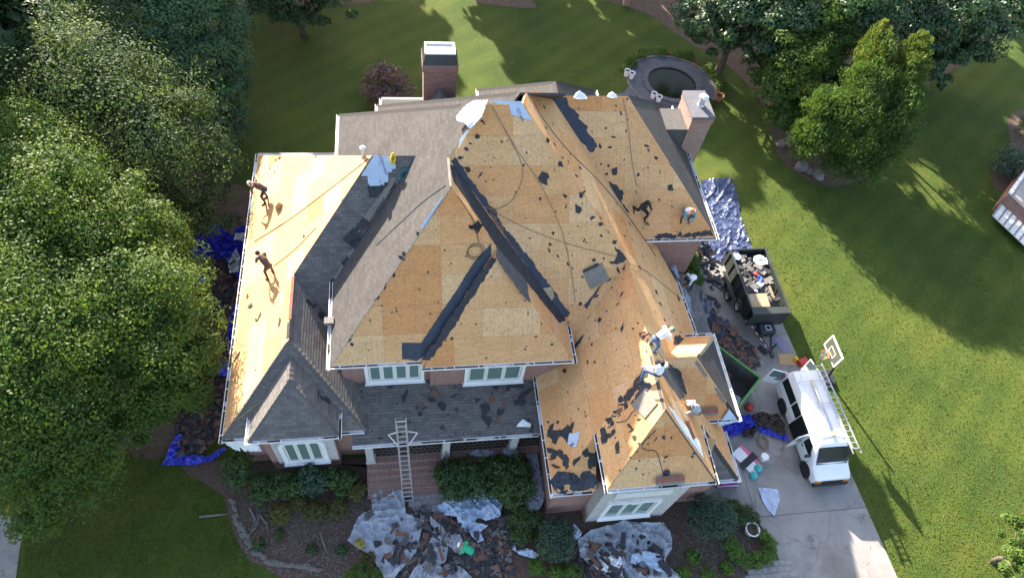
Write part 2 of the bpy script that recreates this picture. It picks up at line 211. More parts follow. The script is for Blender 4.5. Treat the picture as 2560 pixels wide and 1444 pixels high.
# ------------------------------------------------------------ mesh helpers
class MB:
    def __init__(s): s.v = []; s.f = []
    def add(s, vs, fs):
        n = len(s.v); s.v += [tuple(v) for v in vs]; s.f += [tuple(i+n for i in f) for f in fs]; return s
    def box(s, c, d, M=None):
        x, y, z = d[0]/2, d[1]/2, d[2]/2; vs = [Vector((a*x, b*y, e*z)) for a in (-1, 1) for b in (-1, 1) for e in (-1, 1)]
        if M is not None: vs = [M @ v for v in vs]
        vs = [v+Vector(c) for v in vs]
        return s.add(vs, [(0, 1, 3, 2), (4, 6, 7, 5), (0, 4, 5, 1), (2, 3, 7, 6), (0, 2, 6, 4), (1, 5, 7, 3)])
    def lohi(s, a, b): return s.box([(p+q)/2 for p, q in zip(a, b)], [abs(q-p) for p, q in zip(a, b)])
    def bar(s, p, q, w, h, up=(0, 0, 1)):
        p, q = Vector(p), Vector(q); d = (q-p); l = d.length; d.normalize(); u = Vector(up)
        if abs(d.dot(u)) > 0.98: u = Vector((1, 0, 0))
        x = d.cross(u).normalized(); y = x.cross(d)
        vs = [p+x*a*w/2+y*b*h/2+d*(l*t) for t in (0, 1) for a, b in ((-1, -1), (1, -1), (1, 1), (-1, 1))]
        return s.add(vs, [(3, 2, 1, 0), (4, 5, 6, 7), (0, 1, 5, 4), (1, 2, 6, 5), (2, 3, 7, 6), (3, 0, 4, 7)])
    def tube(s, pts, r, n=6, cap=True):
        pts = [Vector(p) for p in pts]; rs = r if isinstance(r, (list, tuple)) else [r]*len(pts); base = len(s.v); pu = None
        for i, p in enumerate(pts):
            d = (pts[min(i+1, len(pts)-1)]-pts[max(i-1, 0)]); d = d.normalized() if d.length > 1e-9 else Vector((0, 0, 1))
            u = pu if pu is not None else (Vector((0, 0, 1)) if abs(d.z) < 0.9 else Vector((1, 0, 0)))
            x = d.cross(u)
            if x.length < 1e-6: x = d.cross(Vector((0.3, 0.9, 0.2)))
            x.normalize(); y = x.cross(d).normalized(); pu = y
            for k in range(n):
                a = 2*math.pi*k/n; s.v.append(tuple(p+(x*math.cos(a)+y*math.sin(a))*rs[i]))
        for i in range(len(pts)-1):
            for k in range(n):
                a, b = base+i*n+k, base+i*n+(k+1) % n; s.f.append((a, b, b+n, a+n))
        if cap:
            s.f.append(tuple(base+k for k in reversed(range(n)))); s.f.append(tuple(base+(len(pts)-1)*n+k for k in range(n)))
        return s
    def lathe(s, c, prof, n=16, cap=True, axis=None):
        base = len(s.v); M = Vector((0, 0, 1)).rotation_difference(Vector(axis)).to_matrix() if axis else None
        for r, z in prof:
            for k in range(n):
                a = 2*math.pi*k/n; v = Vector((r*math.cos(a), r*math.sin(a), z)); v = M @ v if M else v; s.v.append(tuple(v+Vector(c)))
        for i in range(len(prof)-1):
            for k in range(n):
                a, b = base+i*n+k, base+i*n+(k+1) % n; s.f.append((a, b, b+n, a+n))
        if cap:
            s.f.append(tuple(base+k for k in reversed(range(n)))); s.f.append(tuple(base+(len(prof)-1)*n+k for k in range(n)))
        return s
    def prism(s, poly, off):
        n = len(poly); off = Vector(off); a = [Vector(p) for p in poly]; b = [p+off for p in a]
        return s.add(a+b, [tuple(range(n))[::-1], tuple(range(n, 2*n))] + [(i, (i+1) % n, n+(i+1) % n, n+i) for i in range(n)])
    def mesh(s, name):
        m = bpy.data.meshes.new(name); m.from_pydata(s.v, [], s.f); m.update(); return m
def fixn(me):
    bm = bmesh.new(); bm.from_mesh(me); bmesh.ops.recalc_face_normals(bm, faces=bm.faces); bm.to_mesh(me); bm.free()
WMAT = {}
def setw(o, M): WMAT[o.name] = M.copy()
def obj(name, mb, mat, parent=None, M=None, smooth=False, bevel=0, kind=None, fix=True):
    me = mb.mesh(name) if isinstance(mb, MB) else mb
    if fix and isinstance(mb, MB): fixn(me)
    o = bpy.data.objects.new(name, me); C.objects.link(o)
    if not me.materials:
        for x in (mat if isinstance(mat, (list, tuple)) else [mat]): me.materials.append(MATS[x] if isinstance(x, str) else x)
    if smooth: me.polygons.foreach_set('use_smooth', [True]*len(me.polygons))
    if bevel:
        b = o.modifiers.new('bevel', 'BEVEL'); b.width = bevel; b.segments = 2; b.limit_method = 'ANGLE'; b.angle_limit = math.radians(40)
    if M is not None: o.matrix_world = M
    if parent is not None:
        o.parent = parent
        pw = WMAT.get(parent.name); o.matrix_parent_inverse = pw.inverted() if pw is not None else Matrix.Identity(4)
    if kind: o['kind'] = kind
    return o

def tag(o, label, cat, group=None):
    o['label'] = label; o['category'] = cat
    if group: o['group'] = group
    return o
def thing(name, label, cat, loc=(0, 0, 0), rz=0.0, group=None, local=True, M=None):
    o = bpy.data.objects.new(name, None); C.objects.link(o); o.empty_display_size = 0.2
    M = M if M is not None else Matrix.Translation(Vector(loc)) @ Matrix.Rotation(rz, 4, 'Z'); o.matrix_world = M
    if not local: setw(o, M)
    return tag(o, label, cat, group)
def struct(name, mb, mat, **kw):
    o = obj(name, mb, mat, **kw); o['kind'] = 'structure'; return o
def copy_tree(o, parent=None):
    c = o.copy(); C.objects.link(c); c.parent = parent
    for ch in list(o.children): copy_tree(ch, c)
    return c
def clip(poly, a, b, c):
    out = []
    for i in range(len(poly)):
        p, q = poly[i], poly[(i+1) % len(poly)]; dp, dq = a*p[0]+b*p[1]-c, a*q[0]+b*q[1]-c
        if dp <= 0: out.append(p)
        if (dp < 0 < dq) or (dq < 0 < dp):
            t = dp/(dp-dq); out.append((p[0]+(q[0]-p[0])*t, p[1]+(q[1]-p[1])*t))
    return out
def area(p): return 0.5*abs(sum(p[i][0]*p[(i+1) % len(p)][1]-p[(i+1) % len(p)][0]*p[i][1] for i in range(len(p)))) if len(p) > 2 else 0
def pip(p, poly):
    x, y = p; c = False
    for i in range(len(poly)):
        (x1, y1), (x2, y2) = poly[i], poly[i-1]
        if (y1 > y) != (y2 > y) and x < (x2-x1)*(y-y1)/(y2-y1)+x1: c = not c
    return c
# ============================================================ HOUSE
house = thing('house', 'large two-storey brick house with its steep hip roof half stripped to bare sheathing', 'house', (4, 18, 0), local=False)
S2 = math.sqrt(0.5)
class Face:
    """a 12/12 roof plane; kind is the compass side it faces, k its constant; poly is its outline in plan"""
    def __init__(s, kind, k, poly):
        s.kind, s.k, s.poly = kind, k, poly
        s.n = Vector({'W': (-S2, 0, S2), 'E': (S2, 0, S2), 'S': (0, -S2, S2), 'N': (0, S2, S2)}[kind])
        s.v = Vector({'W': (S2, 0, S2), 'E': (-S2, 0, S2), 'S': (0, S2, S2), 'N': (0, -S2, S2)}[kind])
        s.u = s.v.cross(s.n)
        z0 = min(s.z(*p) for p in poly); cx = sum(p[0] for p in poly)/len(poly); cy = sum(p[1] for p in poly)/len(poly)
        # origin at the eave line
        if kind == 'W': o = Vector((z0-k, cy, z0))
        elif kind == 'E': o = Vector((k-z0, cy, z0))
        elif kind == 'S': o = Vector((cx, z0-k, z0))
        else: o = Vector((cx, k-z0, z0))
        s.o = o; s.M = Matrix(((s.u.x, s.v.x, s.n.x, o.x), (s.u.y, s.v.y, s.n.y, o.y), (s.u.z, s.v.z, s.n.z, o.z), (0, 0, 0, 1)))
        s.uv = [s.to(Vector((p[0], p[1], s.z(*p)))) for p in poly]
        s.inv = s.M.inverted()
    def z(s, x, y): return {'W': x+s.k, 'E': s.k-x, 'S': y+s.k, 'N': s.k-y}[s.kind]
    def to(s, P): d = P-s.o; return (d.dot(s.u), d.dot(s.v))
    def px(s, x, y): return s.to(onplane(x, y, s.n, s.o))          # pixel -> (u,v)
    def pt(s, u, v, h=0.0): return s.o+s.u*u+s.v*v+s.n*h
    def at(s, x, y, h=0.0): return onplane(x, y, s.n, s.o+s.n*h)
FACES = {}; SLOPES = {}
def slope(key, kind, k, poly, mat='osb', panels=True, lift=0.0, name='roof_slope', thick=0.14):
    f = Face(kind, k+(lift/S2 if kind in 'WESN' else 0), poly); FACES[key] = f
    mb = MB(); mb.prism([(u, v, 0.0) for u, v in f.uv], (0, 0, -thick))
    o = obj(name, mb, 'felt_grey' if mat == 'osb' else mat, house, f.M); setw(o, f.M); SLOPES[key] = o
    us = [p[0] for p in f.uv]; vs = [p[1] for p in f.uv]
    if mat == 'osb':
        PW, PH = 2.44, 1.22; j = 0; v0 = 0.0; ph = rnd.uniform(0, 1.2)
        while v0 < max(vs):
            u0 = min(us)-ph-(1.22 if j % 2 else 0)
            while u0 < max(us):
                w = PW if rnd.random() < 0.75 else PW/2
                p = f.uv
                for a, b, c in ((1, 0, u0+w-0.003), (-1, 0, -(u0+0.003)), (0, 1, v0+PH-0.003), (0, -1, -(v0+0.003))):
                    p = clip(p, a, b, c)
                    if len(p) < 3: break
                if area(p) > 0.015:
                    hz = 0.012+rnd.uniform(0, 0.004); mp = MB(); mp.prism([(a, b, 0.002) for a, b in p], (0, 0, hz))
                    obj('sheathing_panel', mp, 'osb', o, f.M)
                u0 += w
            v0 += PH; j += 1
    else:
        mb = MB(); v0 = 0.0; EX = 0.142
        while v0 < max(vs):
            p = clip(clip(f.uv, 0, 1, min(v0+EX+0.01, max(vs))), 0, -1, -v0)
            if len(p) >= 3 and area(p) > 0.004:
                top = [(a, b, 0.014-(b-v0)/EX*0.010+rnd.uniform(0, 0.002)) for a, b in p]; n = len(top)
                mb.add(top+[(a, b, 0.0) for a, b in p], [tuple(range(n))]+[(i, n+i, n+(i+1) % n, (i+1) % n) for i in range(n)])
            v0 += EX
        c = obj('shingle_courses', mb, mat, o, f.M); c['kind'] = 'stuff'
    return o
# main hip
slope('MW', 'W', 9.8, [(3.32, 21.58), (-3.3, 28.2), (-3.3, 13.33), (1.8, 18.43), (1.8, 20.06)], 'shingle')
slope('MS', 'S', -8.46, [(3.32, 21.58), (1.8, 20.06), (6.6, 15.26), (6.6, 13.76), (9.675, 16.83), (4.93, 21.58)])
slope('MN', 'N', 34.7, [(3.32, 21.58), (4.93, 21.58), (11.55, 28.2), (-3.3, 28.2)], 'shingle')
slope('GS', 'S', -6.83, [(-3.3, 13.33), (0.45, 13.33), (3.675, 16.555), (1.8, 18.43)])
slope('G2S', 'S', -6.53, [(0.45, 13.03), (6.9, 13.03), (3.675, 16.255)])
slope('G2W', 'W', 6.05, [(0.45, 13.03), (3.675, 16.255), (3.675, 16.555), (0.45, 13.33)])
slope('GE', 'E', 13.4, [(1.8, 18.43), (3.675, 16.555), (3.675, 16.255), (6.9, 13.03), (6.9, 14.96), (1.8, 20.06)])
slope('ME', 'E', 18.05, [(4.93, 21.58), (9.675, 16.83), (9.675, 12.12), (11.9, 9.88), (13.75, 8.03), (13.75, 15.6), (13.45, 18.1), (12.5, 19.7), (11.6, 19.75), (11.55, 19.43), (6.75, 24.23), (5.9, 23.5), (5.25, 22.6)])
# garage wing
slope('AW', 'W', -1.3, [(9.675, 16.83), (6.45, 13.6), (5.6, 13.6), (5.6, 8.03), (7.42, 9.85), (9.675, 12.105)])
slope('BW', 'W', -1.32, [(7.42, 7.5), (9.66, 9.74), (9.66, 12.09), (7.42, 9.85)], lift=0.03)
slope('BS', 'S', -1.4, [(7.42, 7.5), (11.9, 7.5), (9.66, 9.74)])
slope('BE', 'E', 18.0, [(11.9, 7.5), (11.9, 9.85), (9.66, 12.09), (9.66, 9.74)], lift=0.05)
slope('AS', 'S', -3.73, [(5.6, 8.03), (7.42, 8.03), (7.42, 9.85)])
slope('AS2', 'S', -3.73, [(11.9, 8.03), (13.75, 8.03), (11.9, 9.88)], 'shingle_shaded_tone')
# right wing
slope('RS', 'S', -12.93, [(6.75, 24.23), (11.55, 19.43), (15.28, 19.43), (10.48, 24.23)])
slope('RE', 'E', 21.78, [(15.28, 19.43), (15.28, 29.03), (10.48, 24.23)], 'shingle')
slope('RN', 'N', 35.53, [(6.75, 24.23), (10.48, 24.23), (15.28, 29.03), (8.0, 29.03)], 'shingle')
# little side hip over the garage door
slope('DN', 'N', 19.84, [(14.11, 14.54), (12.75, 14.54), (10.665, 12.455), (12.025, 12.455)])
slope('DS', 'S', -5.07, [(12.75, 10.37), (14.11, 10.37), (12.025, 12.455), (10.665, 12.455)])
slope('DE', 'E', 19.41, [(14.11, 10.37), (14.11, 14.54), (12.025, 12.455)], 'shingle')
# left wing
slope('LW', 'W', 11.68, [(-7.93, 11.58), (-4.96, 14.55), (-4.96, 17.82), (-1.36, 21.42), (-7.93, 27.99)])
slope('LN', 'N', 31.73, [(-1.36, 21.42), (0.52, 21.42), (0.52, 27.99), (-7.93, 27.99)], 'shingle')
slope('LS', 'S', -11.1, [(-1.36, 21.42), (-4.96, 17.82), (-2.9, 15.76), (-2.9, 17.6), (-3.3, 17.6), (0.52, 21.42)], 'shingle_shaded_tone')
slope('LE', 'E', 1.76, [(-4.96, 17.82), (-4.96, 14.55), (-1.99, 11.58), (-1.99, 14.8)], 'shingle_shaded_tone')
slope('LSL', 'S', -7.83, [(-7.93, 11.58), (-1.99, 11.58), (-4.96, 14.55)], 'shingle_shaded_tone')
slope('YW', 'W', 11.12, [(-6.72, 11.15), (-4.92, 12.95), (-4.92, 14.03), (-6.72, 12.23)], 'shingle_shaded_tone', lift=0.03)
slope('YE', 'E', 1.28, [(-3.12, 11.15), (-3.12, 12.23), (-4.92, 14.03), (-4.92, 12.95)], 'shingle_shaded_tone', lift=0.03)
slope('YS', 'S', -6.75, [(-6.72, 11.15), (-3.12, 11.15), (-4.92, 12.95)], 'shingle_shaded_tone', lift=0.03)
# rear parts, only their hips show
slope('QW', 'W', 7.8, [(-1.3, 28.93), (-1.3, 28.2), (4.6, 22.3), (5.0, 22.63)], 'shingle', thick=0.1)
slope('QN', 'N', 35.43, [(-1.3, 28.93), (5.0, 22.63), (7.0, 22.63), (7.0, 28.93)], 'shingle', thick=0.1)
slope('ZW', 'W', 2.25, [(4.25, 30.29), (7.64, 26.9), (7.64, 24.6), (4.25, 27.99)], 'shingle', thick=0.1)
slope('ZE', 'E', 17.53, [(11.03, 30.29), (7.64, 26.9), (7.64, 24.6), (11.03, 27.99)], 'shingle', thick=0.1)
slope('ZN', 'N', 36.79, [(4.25, 30.29), (11.03, 30.29), (7.64, 26.9)], 'shingle', thick=0.1)
# porch and rear lean-to roofs (low pitch)
class Low(Face):
    def __init__(s, p0, p1, rise, depth):
        d = (p1-p0).normalized(); s.u = d; back = Vector((-d.y, d.x, 0)); s.v = (back*depth+Vector((0, 0, rise))).normalized(); s.n = s.u.cross(s.v); s.o = p0
        s.len = (p1-p0).length; s.dep = math.hypot(rise, depth); o = s.o
        s.M = Matrix(((s.u.x, s.v.x, s.n.x, o.x), (s.u.y, s.v.y, s.n.y, o.y), (s.u.z, s.v.z, s.n.z, o.z), (0, 0, 0, 1))); s.uv = [(0, 0), (s.len, 0), (s.len, s.dep), (0, s.dep)]
def lowroof(key, p0, p1, rise, depth, mat):
    f = Low(Vector(p0), Vector(p1), rise, depth); FACES[key] = f
    mb = MB(); mb.prism([(u, v, 0) for u, v in f.uv], (0, 0, -0.14)); o = obj('roof_slope', mb, mat, house, f.M); setw(o, f.M); SLOPES[key] = o
    mb = MB(); v0 = 0.0
    while v0 < f.dep:
        e = min(v0+0.142, f.dep); mb.add([(0, v0, 0.014), (f.len, v0, 0.014), (f.len, e, 0.004), (0, e, 0.004), (0, v0, 0), (f.len, v0, 0)], [(0, 1, 2, 3), (4, 5, 1, 0)]); v0 = e
    c = obj('shingle_courses', mb, mat, o, f.M); c['kind'] = 'stuff'
lowroof('P', (-2.62, 11.0, 3.5), (5.75, 11.0, 3.5), 0.62, 2.7, 'shingle_shaded_tone')
lowroof('K', (6.6, 32.6, 3.75), (-1.2, 32.6, 3.75), 1.3, 3.8, 'shingle')
lowroof('J', (15.35, 14.9, 2.9), (15.35, 19.6, 2.9), 0.6, 1.9, 'shingle_shaded_tone')

# ------------------------------------------------------------ hip and ridge caps
capm = MB(); capm.add([(-0.14, 0, -0.10), (0, 0, 0.018), (0.14, 0, -0.10), (-0.14, 0.30, -0.115), (0, 0.30, 0.004), (0.14, 0.30, -0.115)], [(0, 1, 4, 3), (1, 2, 5, 4)])
CAP = {}
def caps(key, a, b, mat='shingle', drop=0.0):
    a, b = Vector(a), Vector(b); d = (b-a); n = max(1, int(d.length/0.235)); d.normalize(); x = d.cross(Vector((0, 0, 1))).normalized(); up = x.cross(d)
    par = PARENT_CAP[key]
    if mat not in CAP:
        CAP[mat] = capm.mesh('ridge_cap'); CAP[mat].materials.append(MATS[mat])
    for i in range(n):
        p = a+d*(0.235*i)+up*0.035; o = bpy.data.objects.new('ridge_cap', CAP[mat]); C.objects.link(o)
        M = Matrix(((x.x, d.x, up.x, p.x), (x.y, d.y, up.y, p.y), (x.z, d.z, up.z, p.z), (0, 0, 0, 1))) @ Matrix.Rotation(rnd.uniform(-0.03, 0.03), 4, 'Z')
        o.matrix_world = M; o.parent = par; o.matrix_parent_inverse = WMAT[par.name].inverted()
PARENT_CAP = {}
def capline(a, b, mat='shingle'):
    if 'h' not in PARENT_CAP: PARENT_CAP['h'] = house
    caps('h', a, b, mat)
setw(house, Matrix.Translation((4, 18, 0)))
capline((-3.3, 28.2, 6.5), (2.5, 22.4, 12.3)); capline((-1.3, 28.93, 6.5), (4.9, 22.73, 12.7)); capline((4.25, 30.29, 6.5), (7.64, 26.9, 9.89)); capline((11.03, 30.29, 6.5), (7.64, 26.9, 9.89)); capline((7.64, 26.9, 9.89), (7.64, 24.7, 9.89))
capline((15.28, 29.03, 6.5), (10.6, 24.35, 11.18)); capline((-1.99, 11.58, 3.75), (-4.96, 14.55, 6.72), 'shingle_shaded_tone'); capline((-7.93, 11.58, 3.75), (-4.96, 14.55, 6.72), 'shingle_shaded_tone')
capline((-4.96, 15.4, 6.72), (-4.96, 14.55, 6.72)); capline((-6.72, 11.15, 4.43), (-4.92, 12.95, 6.23), 'shingle_shaded_tone'); capline((-3.12, 11.15, 4.43), (-4.92, 12.95, 6.23), 'shingle_shaded_tone'); capline((-4.92, 12.95, 6.23), (-4.92, 14.0, 6.23), 'shingle_shaded_tone')
capline((13.75, 8.03, 4.3), (11.95, 9.83, 6.1), 'shingle'); capline((14.11, 14.5, 5.34), (12.3, 12.7, 7.1), 'wood_old')
capline((14.11, 10.37, 5.3), (13.5, 10.97, 5.9), 'shingle')

# ------------------------------------------------------------ gutters
def gutter(a, b, out, straps=True, muck=0.7, w=0.14):
    a, b, out = Vector(a), Vector(b), Vector(out); d = (b-a); l = d.length; d.normalize(); z = Vector((0, 0, 1))
    prof = [(0, 0.02), (0, -0.12), (w*0.75, -0.12), (w, 0.0), (w, 0.03), (w-0.022, 0.03), (w-0.022, 0.0), (w*0.72, -0.10), (0.018, -0.10), (0.018, 0.02)]
    mb = MB(); n = len(prof); mb.add([a+out*p+z*q for p, q in prof]+[b+out*p+z*q for p, q in prof], [(i, (i+1) % n, n+(i+1) % n, n+i) for i in range(n)]+[tuple(range(n))[::-1], tuple(range(n, 2*n))])
    if straps:
        t = 0.4
        while t < l:
            mb.bar(a+d*t+z*0.022, a+d*t+out*w+z*0.022, 0.035, 0.012); t += rnd.uniform(0.7, 1.1)
    g = obj('gutter', mb, 'white_trim', house); setw(g, Matrix.Identity(4))
    if muck:
        t = 0.0
        while t < l-0.15:
            e = min(l, t+rnd.uniform(0.3, 1.1)); mm = MB()
            if rnd.random() < muck: mm.bar(a+d*t+out*(w*0.45)-z*0.05, a+d*e+out*(w*0.45)-z*(0.05+rnd.uniform(-0.03, 0.02)), w*0.7, rnd.uniform(0.05, 0.12))
            if mm.v: obj('leaf_litter', mm, 'gutter_muck', g)
            t = e+rnd.uniform(0, 0.3)
wst, est, sth, nth = (-1, 0, 0), (1, 0, 0), (0, -1, 0), (0, 1, 0)
gutter((-3.3, 28.2, 6.5), (-3.3, 24.6, 6.5), wst, True, 0); gutter((-3.3, 17.5, 6.5), (-3.3, 13.19, 6.5), wst, False, 0.2); gutter((-3.3, 13.33, 6.5), (0.42, 13.33, 6.5), sth, True, 0.8); gutter((0.44, 13.03, 6.5), (6.9, 13.03, 6.5), sth, True, 0.8); gutter((6.9, 12.89, 6.5), (6.9, 14.7, 6.5), est, True, 0.9)
gutter((-7.93, 28.1, 3.75), (-7.93, 11.44, 3.75), wst, True, 0.9); gutter((-7.93, 27.99, 3.75), (-3.0, 27.99, 3.75), nth, False, 0); gutter((-7.93, 11.58, 3.75), (-6.75, 11.58, 3.75), sth, False, 0.2); gutter((-3.1, 11.58, 3.75), (-2.1, 11.58, 3.75), sth, False, 0.2)
gutter((-6.72, 12.2, 4.42), (-6.72, 11.01, 4.42), wst, False, 0.1); gutter((-6.72, 11.15, 4.42), (-3.12, 11.15, 4.42), sth, True, 0.2); gutter((-3.12, 11.01, 4.42), (-3.12, 12.2, 4.42), est, False, 0.1)
gutter((-2.62, 11.0, 3.5), (5.5, 11.0, 3.5), sth, True, 0.7); gutter((5.6, 13.5, 4.3), (5.6, 7.89, 4.3), wst, True, 0.8); gutter((5.6, 8.03, 4.3), (7.3, 8.03, 4.3), sth, True, 0.5)
gutter((7.42, 9.8, 6.1), (7.42, 7.36, 6.1), wst, True, 0.9); gutter((7.42, 7.5, 6.1), (11.9, 7.5, 6.1), sth, True, 0.8); gutter((11.9, 7.36, 6.1), (11.9, 9.8, 6.1), est, True, 0.8)
gutter((12.05, 8.03, 4.3), (13.75, 8.03, 4.3), sth, False, 0.1); gutter((13.75, 7.89, 4.3), (13.75, 10.2, 4.3), est, False, 0.1); gutter((13.75, 14.7, 4.3), (13.75, 15.6, 4.3), est, True, 0.9); gutter((13.75, 15.6, 4.3), (13.45, 18.1, 4.6), est, True, 0.9)
gutter((12.75, 14.54, 5.3), (14.11, 14.54, 5.3), nth, True, 0.4); gutter((14.11, 14.66, 5.3), (14.11, 10.24, 5.3), est, True, 0); gutter((12.75, 10.37, 5.3), (14.11, 10.37, 5.3), sth, True, 0.6)
gutter((11.6, 19.43, 6.5), (15.28, 19.43, 6.5), sth, True, 0.95); gutter((15.28, 19.3, 6.5), (15.28, 29.03, 6.5), est, True, 0.3); gutter((-1.3, 28.3, 6.5), (-1.3, 29.0, 6.5), wst, False, 0); gutter((4.25, 30.3, 6.5), (4.25, 28.9, 6.5), wst, True, 0); gutter((11.03, 30.3, 6.5), (11.03, 29.4, 6.5), est, True, 0); gutter((-1.2, 32.6, 3.75), (6.6, 32.6, 3.75), nth, True, 0.0); gutter((-1.2, 32.65, 3.75), (-1.2, 29.0, 5.0), wst, False, 0)

# ------------------------------------------------------------ walls
def wall(poly, z0, z1, mat='brick', name='wall'):
    mb = MB(); mb.prism([(x, y, z0) for x, y in poly], (0, 0, z1-z0)); return obj(name, mb, mat, house)
rect = lambda a, b, c, d: [(a, b), (c, b), (c, d), (a, d)]
wall(rect(-7.55, 11.95, -2.3, 27.6), -0.05, 3.6); wall(rect(-6.42, 11.5, -3.42, 12.5), -0.05, 4.25); wall(rect(-2.95, 13.68, 6.5, 27.9), -0.05, 6.35); wall(rect(0.8, 13.38, 6.55, 13.9), 3.0, 6.35)
wall(rect(5.98, 8.4, 13.4, 19.0), -0.05, 4.15); wall(rect(7.78, 7.85, 11.55, 8.6), -0.05, 5.95, 'stone_face'); wall(rect(7.7, 7.92, 11.62, 8.7), -0.05, 0.55)
wall(rect(12.2, 10.75, 13.78, 14.15), -0.05, 5.15); wall(rect(6.5, 19.8, 14.9, 28.6), -0.05, 6.35); wall(rect(4.6, 28.0, 10.68, 29.9), -0.05, 6.35); wall(rect(-0.9, 28.0, 6.4, 32.2), -0.05, 3.6); wall(rect(13.42, 15.1, 15.05, 19.75), -0.05, 2.78)
# fascia boards under the eaves
def fascia(a, b, h=0.2): mb = MB(); mb.bar(Vector(a)-Vector((0, 0, h*0.5+0.02)), Vector(b)-Vector((0, 0, h*0.5+0.02)), 0.03, h); obj('fascia', mb, 'white_trim', house)
for a, b in (((-3.27, 13.36, 6.5), (0.45, 13.36, 6.5)), ((0.45, 13.06, 6.5), (6.87, 13.06, 6.5)), ((6.87, 13.06, 6.5), (6.87, 14.9, 6.5)), ((7.45, 7.53, 6.1), (11.87, 7.53, 6.1)), ((5.63, 8.06, 4.3), (7.4, 8.06, 4.3)), ((5.63, 8.06, 4.3), (5.63, 13.5, 4.3)), ((-6.69, 11.18, 4.42), (-3.15, 11.18, 4.42)), ((-2.6, 11.03, 3.48), (5.6, 11.03, 3.48)), ((11.6, 19.46, 6.5), (15.25, 19.46, 6.5)), ((-7.9, 11.61, 3.75), (-7.9, 27.9, 3.75)), ((-3.27, 13.4, 6.5), (-3.27, 28.1, 6.5)), ((12.75, 10.4, 5.3), (14.08, 10.4, 5.3)), ((14.08, 10.4, 5.3), (14.08, 14.5, 5.3)), ((15.25, 19.5, 6.5), (15.25, 29.0, 6.5))): fascia(a, b)
def soffit(x0, y0, x1, y1, z): mb = MB(); mb.lohi((x0, y0, z-0.03), (x1, y1, z)); obj('soffit', mb, 'white_trim', house)
soffit(-3.26, 13.37, 0.45, 13.68, 6.30); soffit(0.46, 13.07, 6.86, 13.38, 6.30); soffit(7.46, 7.54, 11.86, 7.85, 5.90); soffit(5.64, 8.07, 7.4, 8.4, 4.1); soffit(-6.68, 11.19, -3.16, 11.5, 4.22); soffit(-2.6, 11.04, 5.6, 13.6, 3.3); soffit(11.7, 19.47, 15.2, 19.8, 6.30); soffit(5.64, 8.41, 5.98, 13.5, 4.1); soffit(-7.89, 11.62, -7.55, 27.9, 3.55)
# ------------------------------------------------------------ windows
def window(x0, x1, z0, z1, y, n, arch=False, trim='white_trim', tw=0.16):
    r = obj('window', MB().lohi((x0+tw, y-0.012, z0+tw), (x1-tw, y-0.008, z1-tw)), 'cream_trim', house); setw(r, Matrix.Identity(4))
    mb = MB()
    if arch:
        cc = 0.45; outer = [(x0, z0), (x1, z0), (x1, z1-cc), (x1-cc*0.35, z1-cc*0.3), (x1-cc, z1), (x0+cc, z1), (x0+cc*0.35, z1-cc*0.3), (x0, z1-cc)]
        k = 0.2; inner = [(x0+k, z0+k), (x1-k, z0+k), (x1-k, z1-cc), (x1-k-cc*0.3, z1-cc*0.45), (x1-cc, z1-k), (x0+cc, z1-k), (x0+k+cc*0.3, z1-cc*0.45), (x0+k, z1-cc)]
    else:
        outer = [(x0, z0), (x1, z0), (x1, z1), (x0, z1)]; k = tw; inner = [(x0+k, z0+k), (x1-k, z0+k), (x1-k, z1-k), (x0+k, z1-k)]
    m = len(outer); fr, bk = y-0.11, y
    mb.add([(a, fr, b) for a, b in outer]+[(a, fr, b) for a, b in inner]+[(a, bk, b) for a, b in outer]+[(a, bk, b) for a, b in inner],
           [(i, (i+1) % m, m+(i+1) % m, m+i) for i in range(m)]+[(i, 2*m+i, 2*m+(i+1) % m, (i+1) % m) for i in range(m)]+[(m+i, m+(i+1) % m, 3*m+(i+1) % m, 3*m+i) for i in range(m)])
    obj('frame', mb, trim, r, bevel=0.01)
    obj('sill', MB().lohi((x0-0.05, y-0.2, z0-0.06), (x1+0.05, y-0.02, z0-0.002)), trim, r, bevel=0.01)
    xs = np.linspace(x0+k, x1-k, n+1)
    for i in range(n):
        a, b = xs[i]+0.02, xs[i+1]-0.02; zz0, zz1 = z0+k+0.02, z1-k-0.02
        mb = MB()
        for p, q in (((a, y-0.05, zz0), (a+0.07, y-0.015, zz1)), ((b-0.07, y-0.05, zz0), (b, y-0.015, zz1)), ((a+0.07, y-0.05, zz0), (b-0.07, y-0.015, zz0+0.08)), ((a+0.07, y-0.05, zz1-0.07), (b-0.07, y-0.015, zz1))): mb.lohi(p, q)
        obj('sash', mb, 'cream_trim', r); obj('pane', MB().lohi((a+0.07, y-0.035, zz0+0.08), (b-0.07, y-0.025, zz1-0.07)), 'curtain' if False else 'pane', r)
    for i in range(1, n): obj('mullion', MB().lohi((xs[i]-0.04, y-0.08, z0+k), (xs[i]+0.04, y-0.012, z1-k)), 'cream_trim', r)
    return r
window(-2.0, 0.55, 4.2, 6.05, 13.68, 4); window(2.3, 4.98, 4.2, 6.05, 13.38, 3); window(-5.82, -3.85, 0.95, 3.5, 11.44, 3, True); window(8.25, 10.72, 0.7, 3.0, 7.85, 3)
obj('panel_band', MB().lohi((8.3, 7.76, 3.75), (10.8, 7.85, 4.35)), 'cream_trim', house, bevel=0.01); obj('keystone', MB().lohi((9.3, 7.70, 2.85), (9.6, 7.85, 3.1)), 'white_trim', house)
obj('stone_panel', MB().lohi((-6.1, 11.44, 0.8), (-3.45, 11.5, 4.2)), 'stone_face', house); obj('vent', MB().lohi((-5.0, 11.4, 0.35), (-4.5, 11.5, 0.47)), 'metal_dark', house)
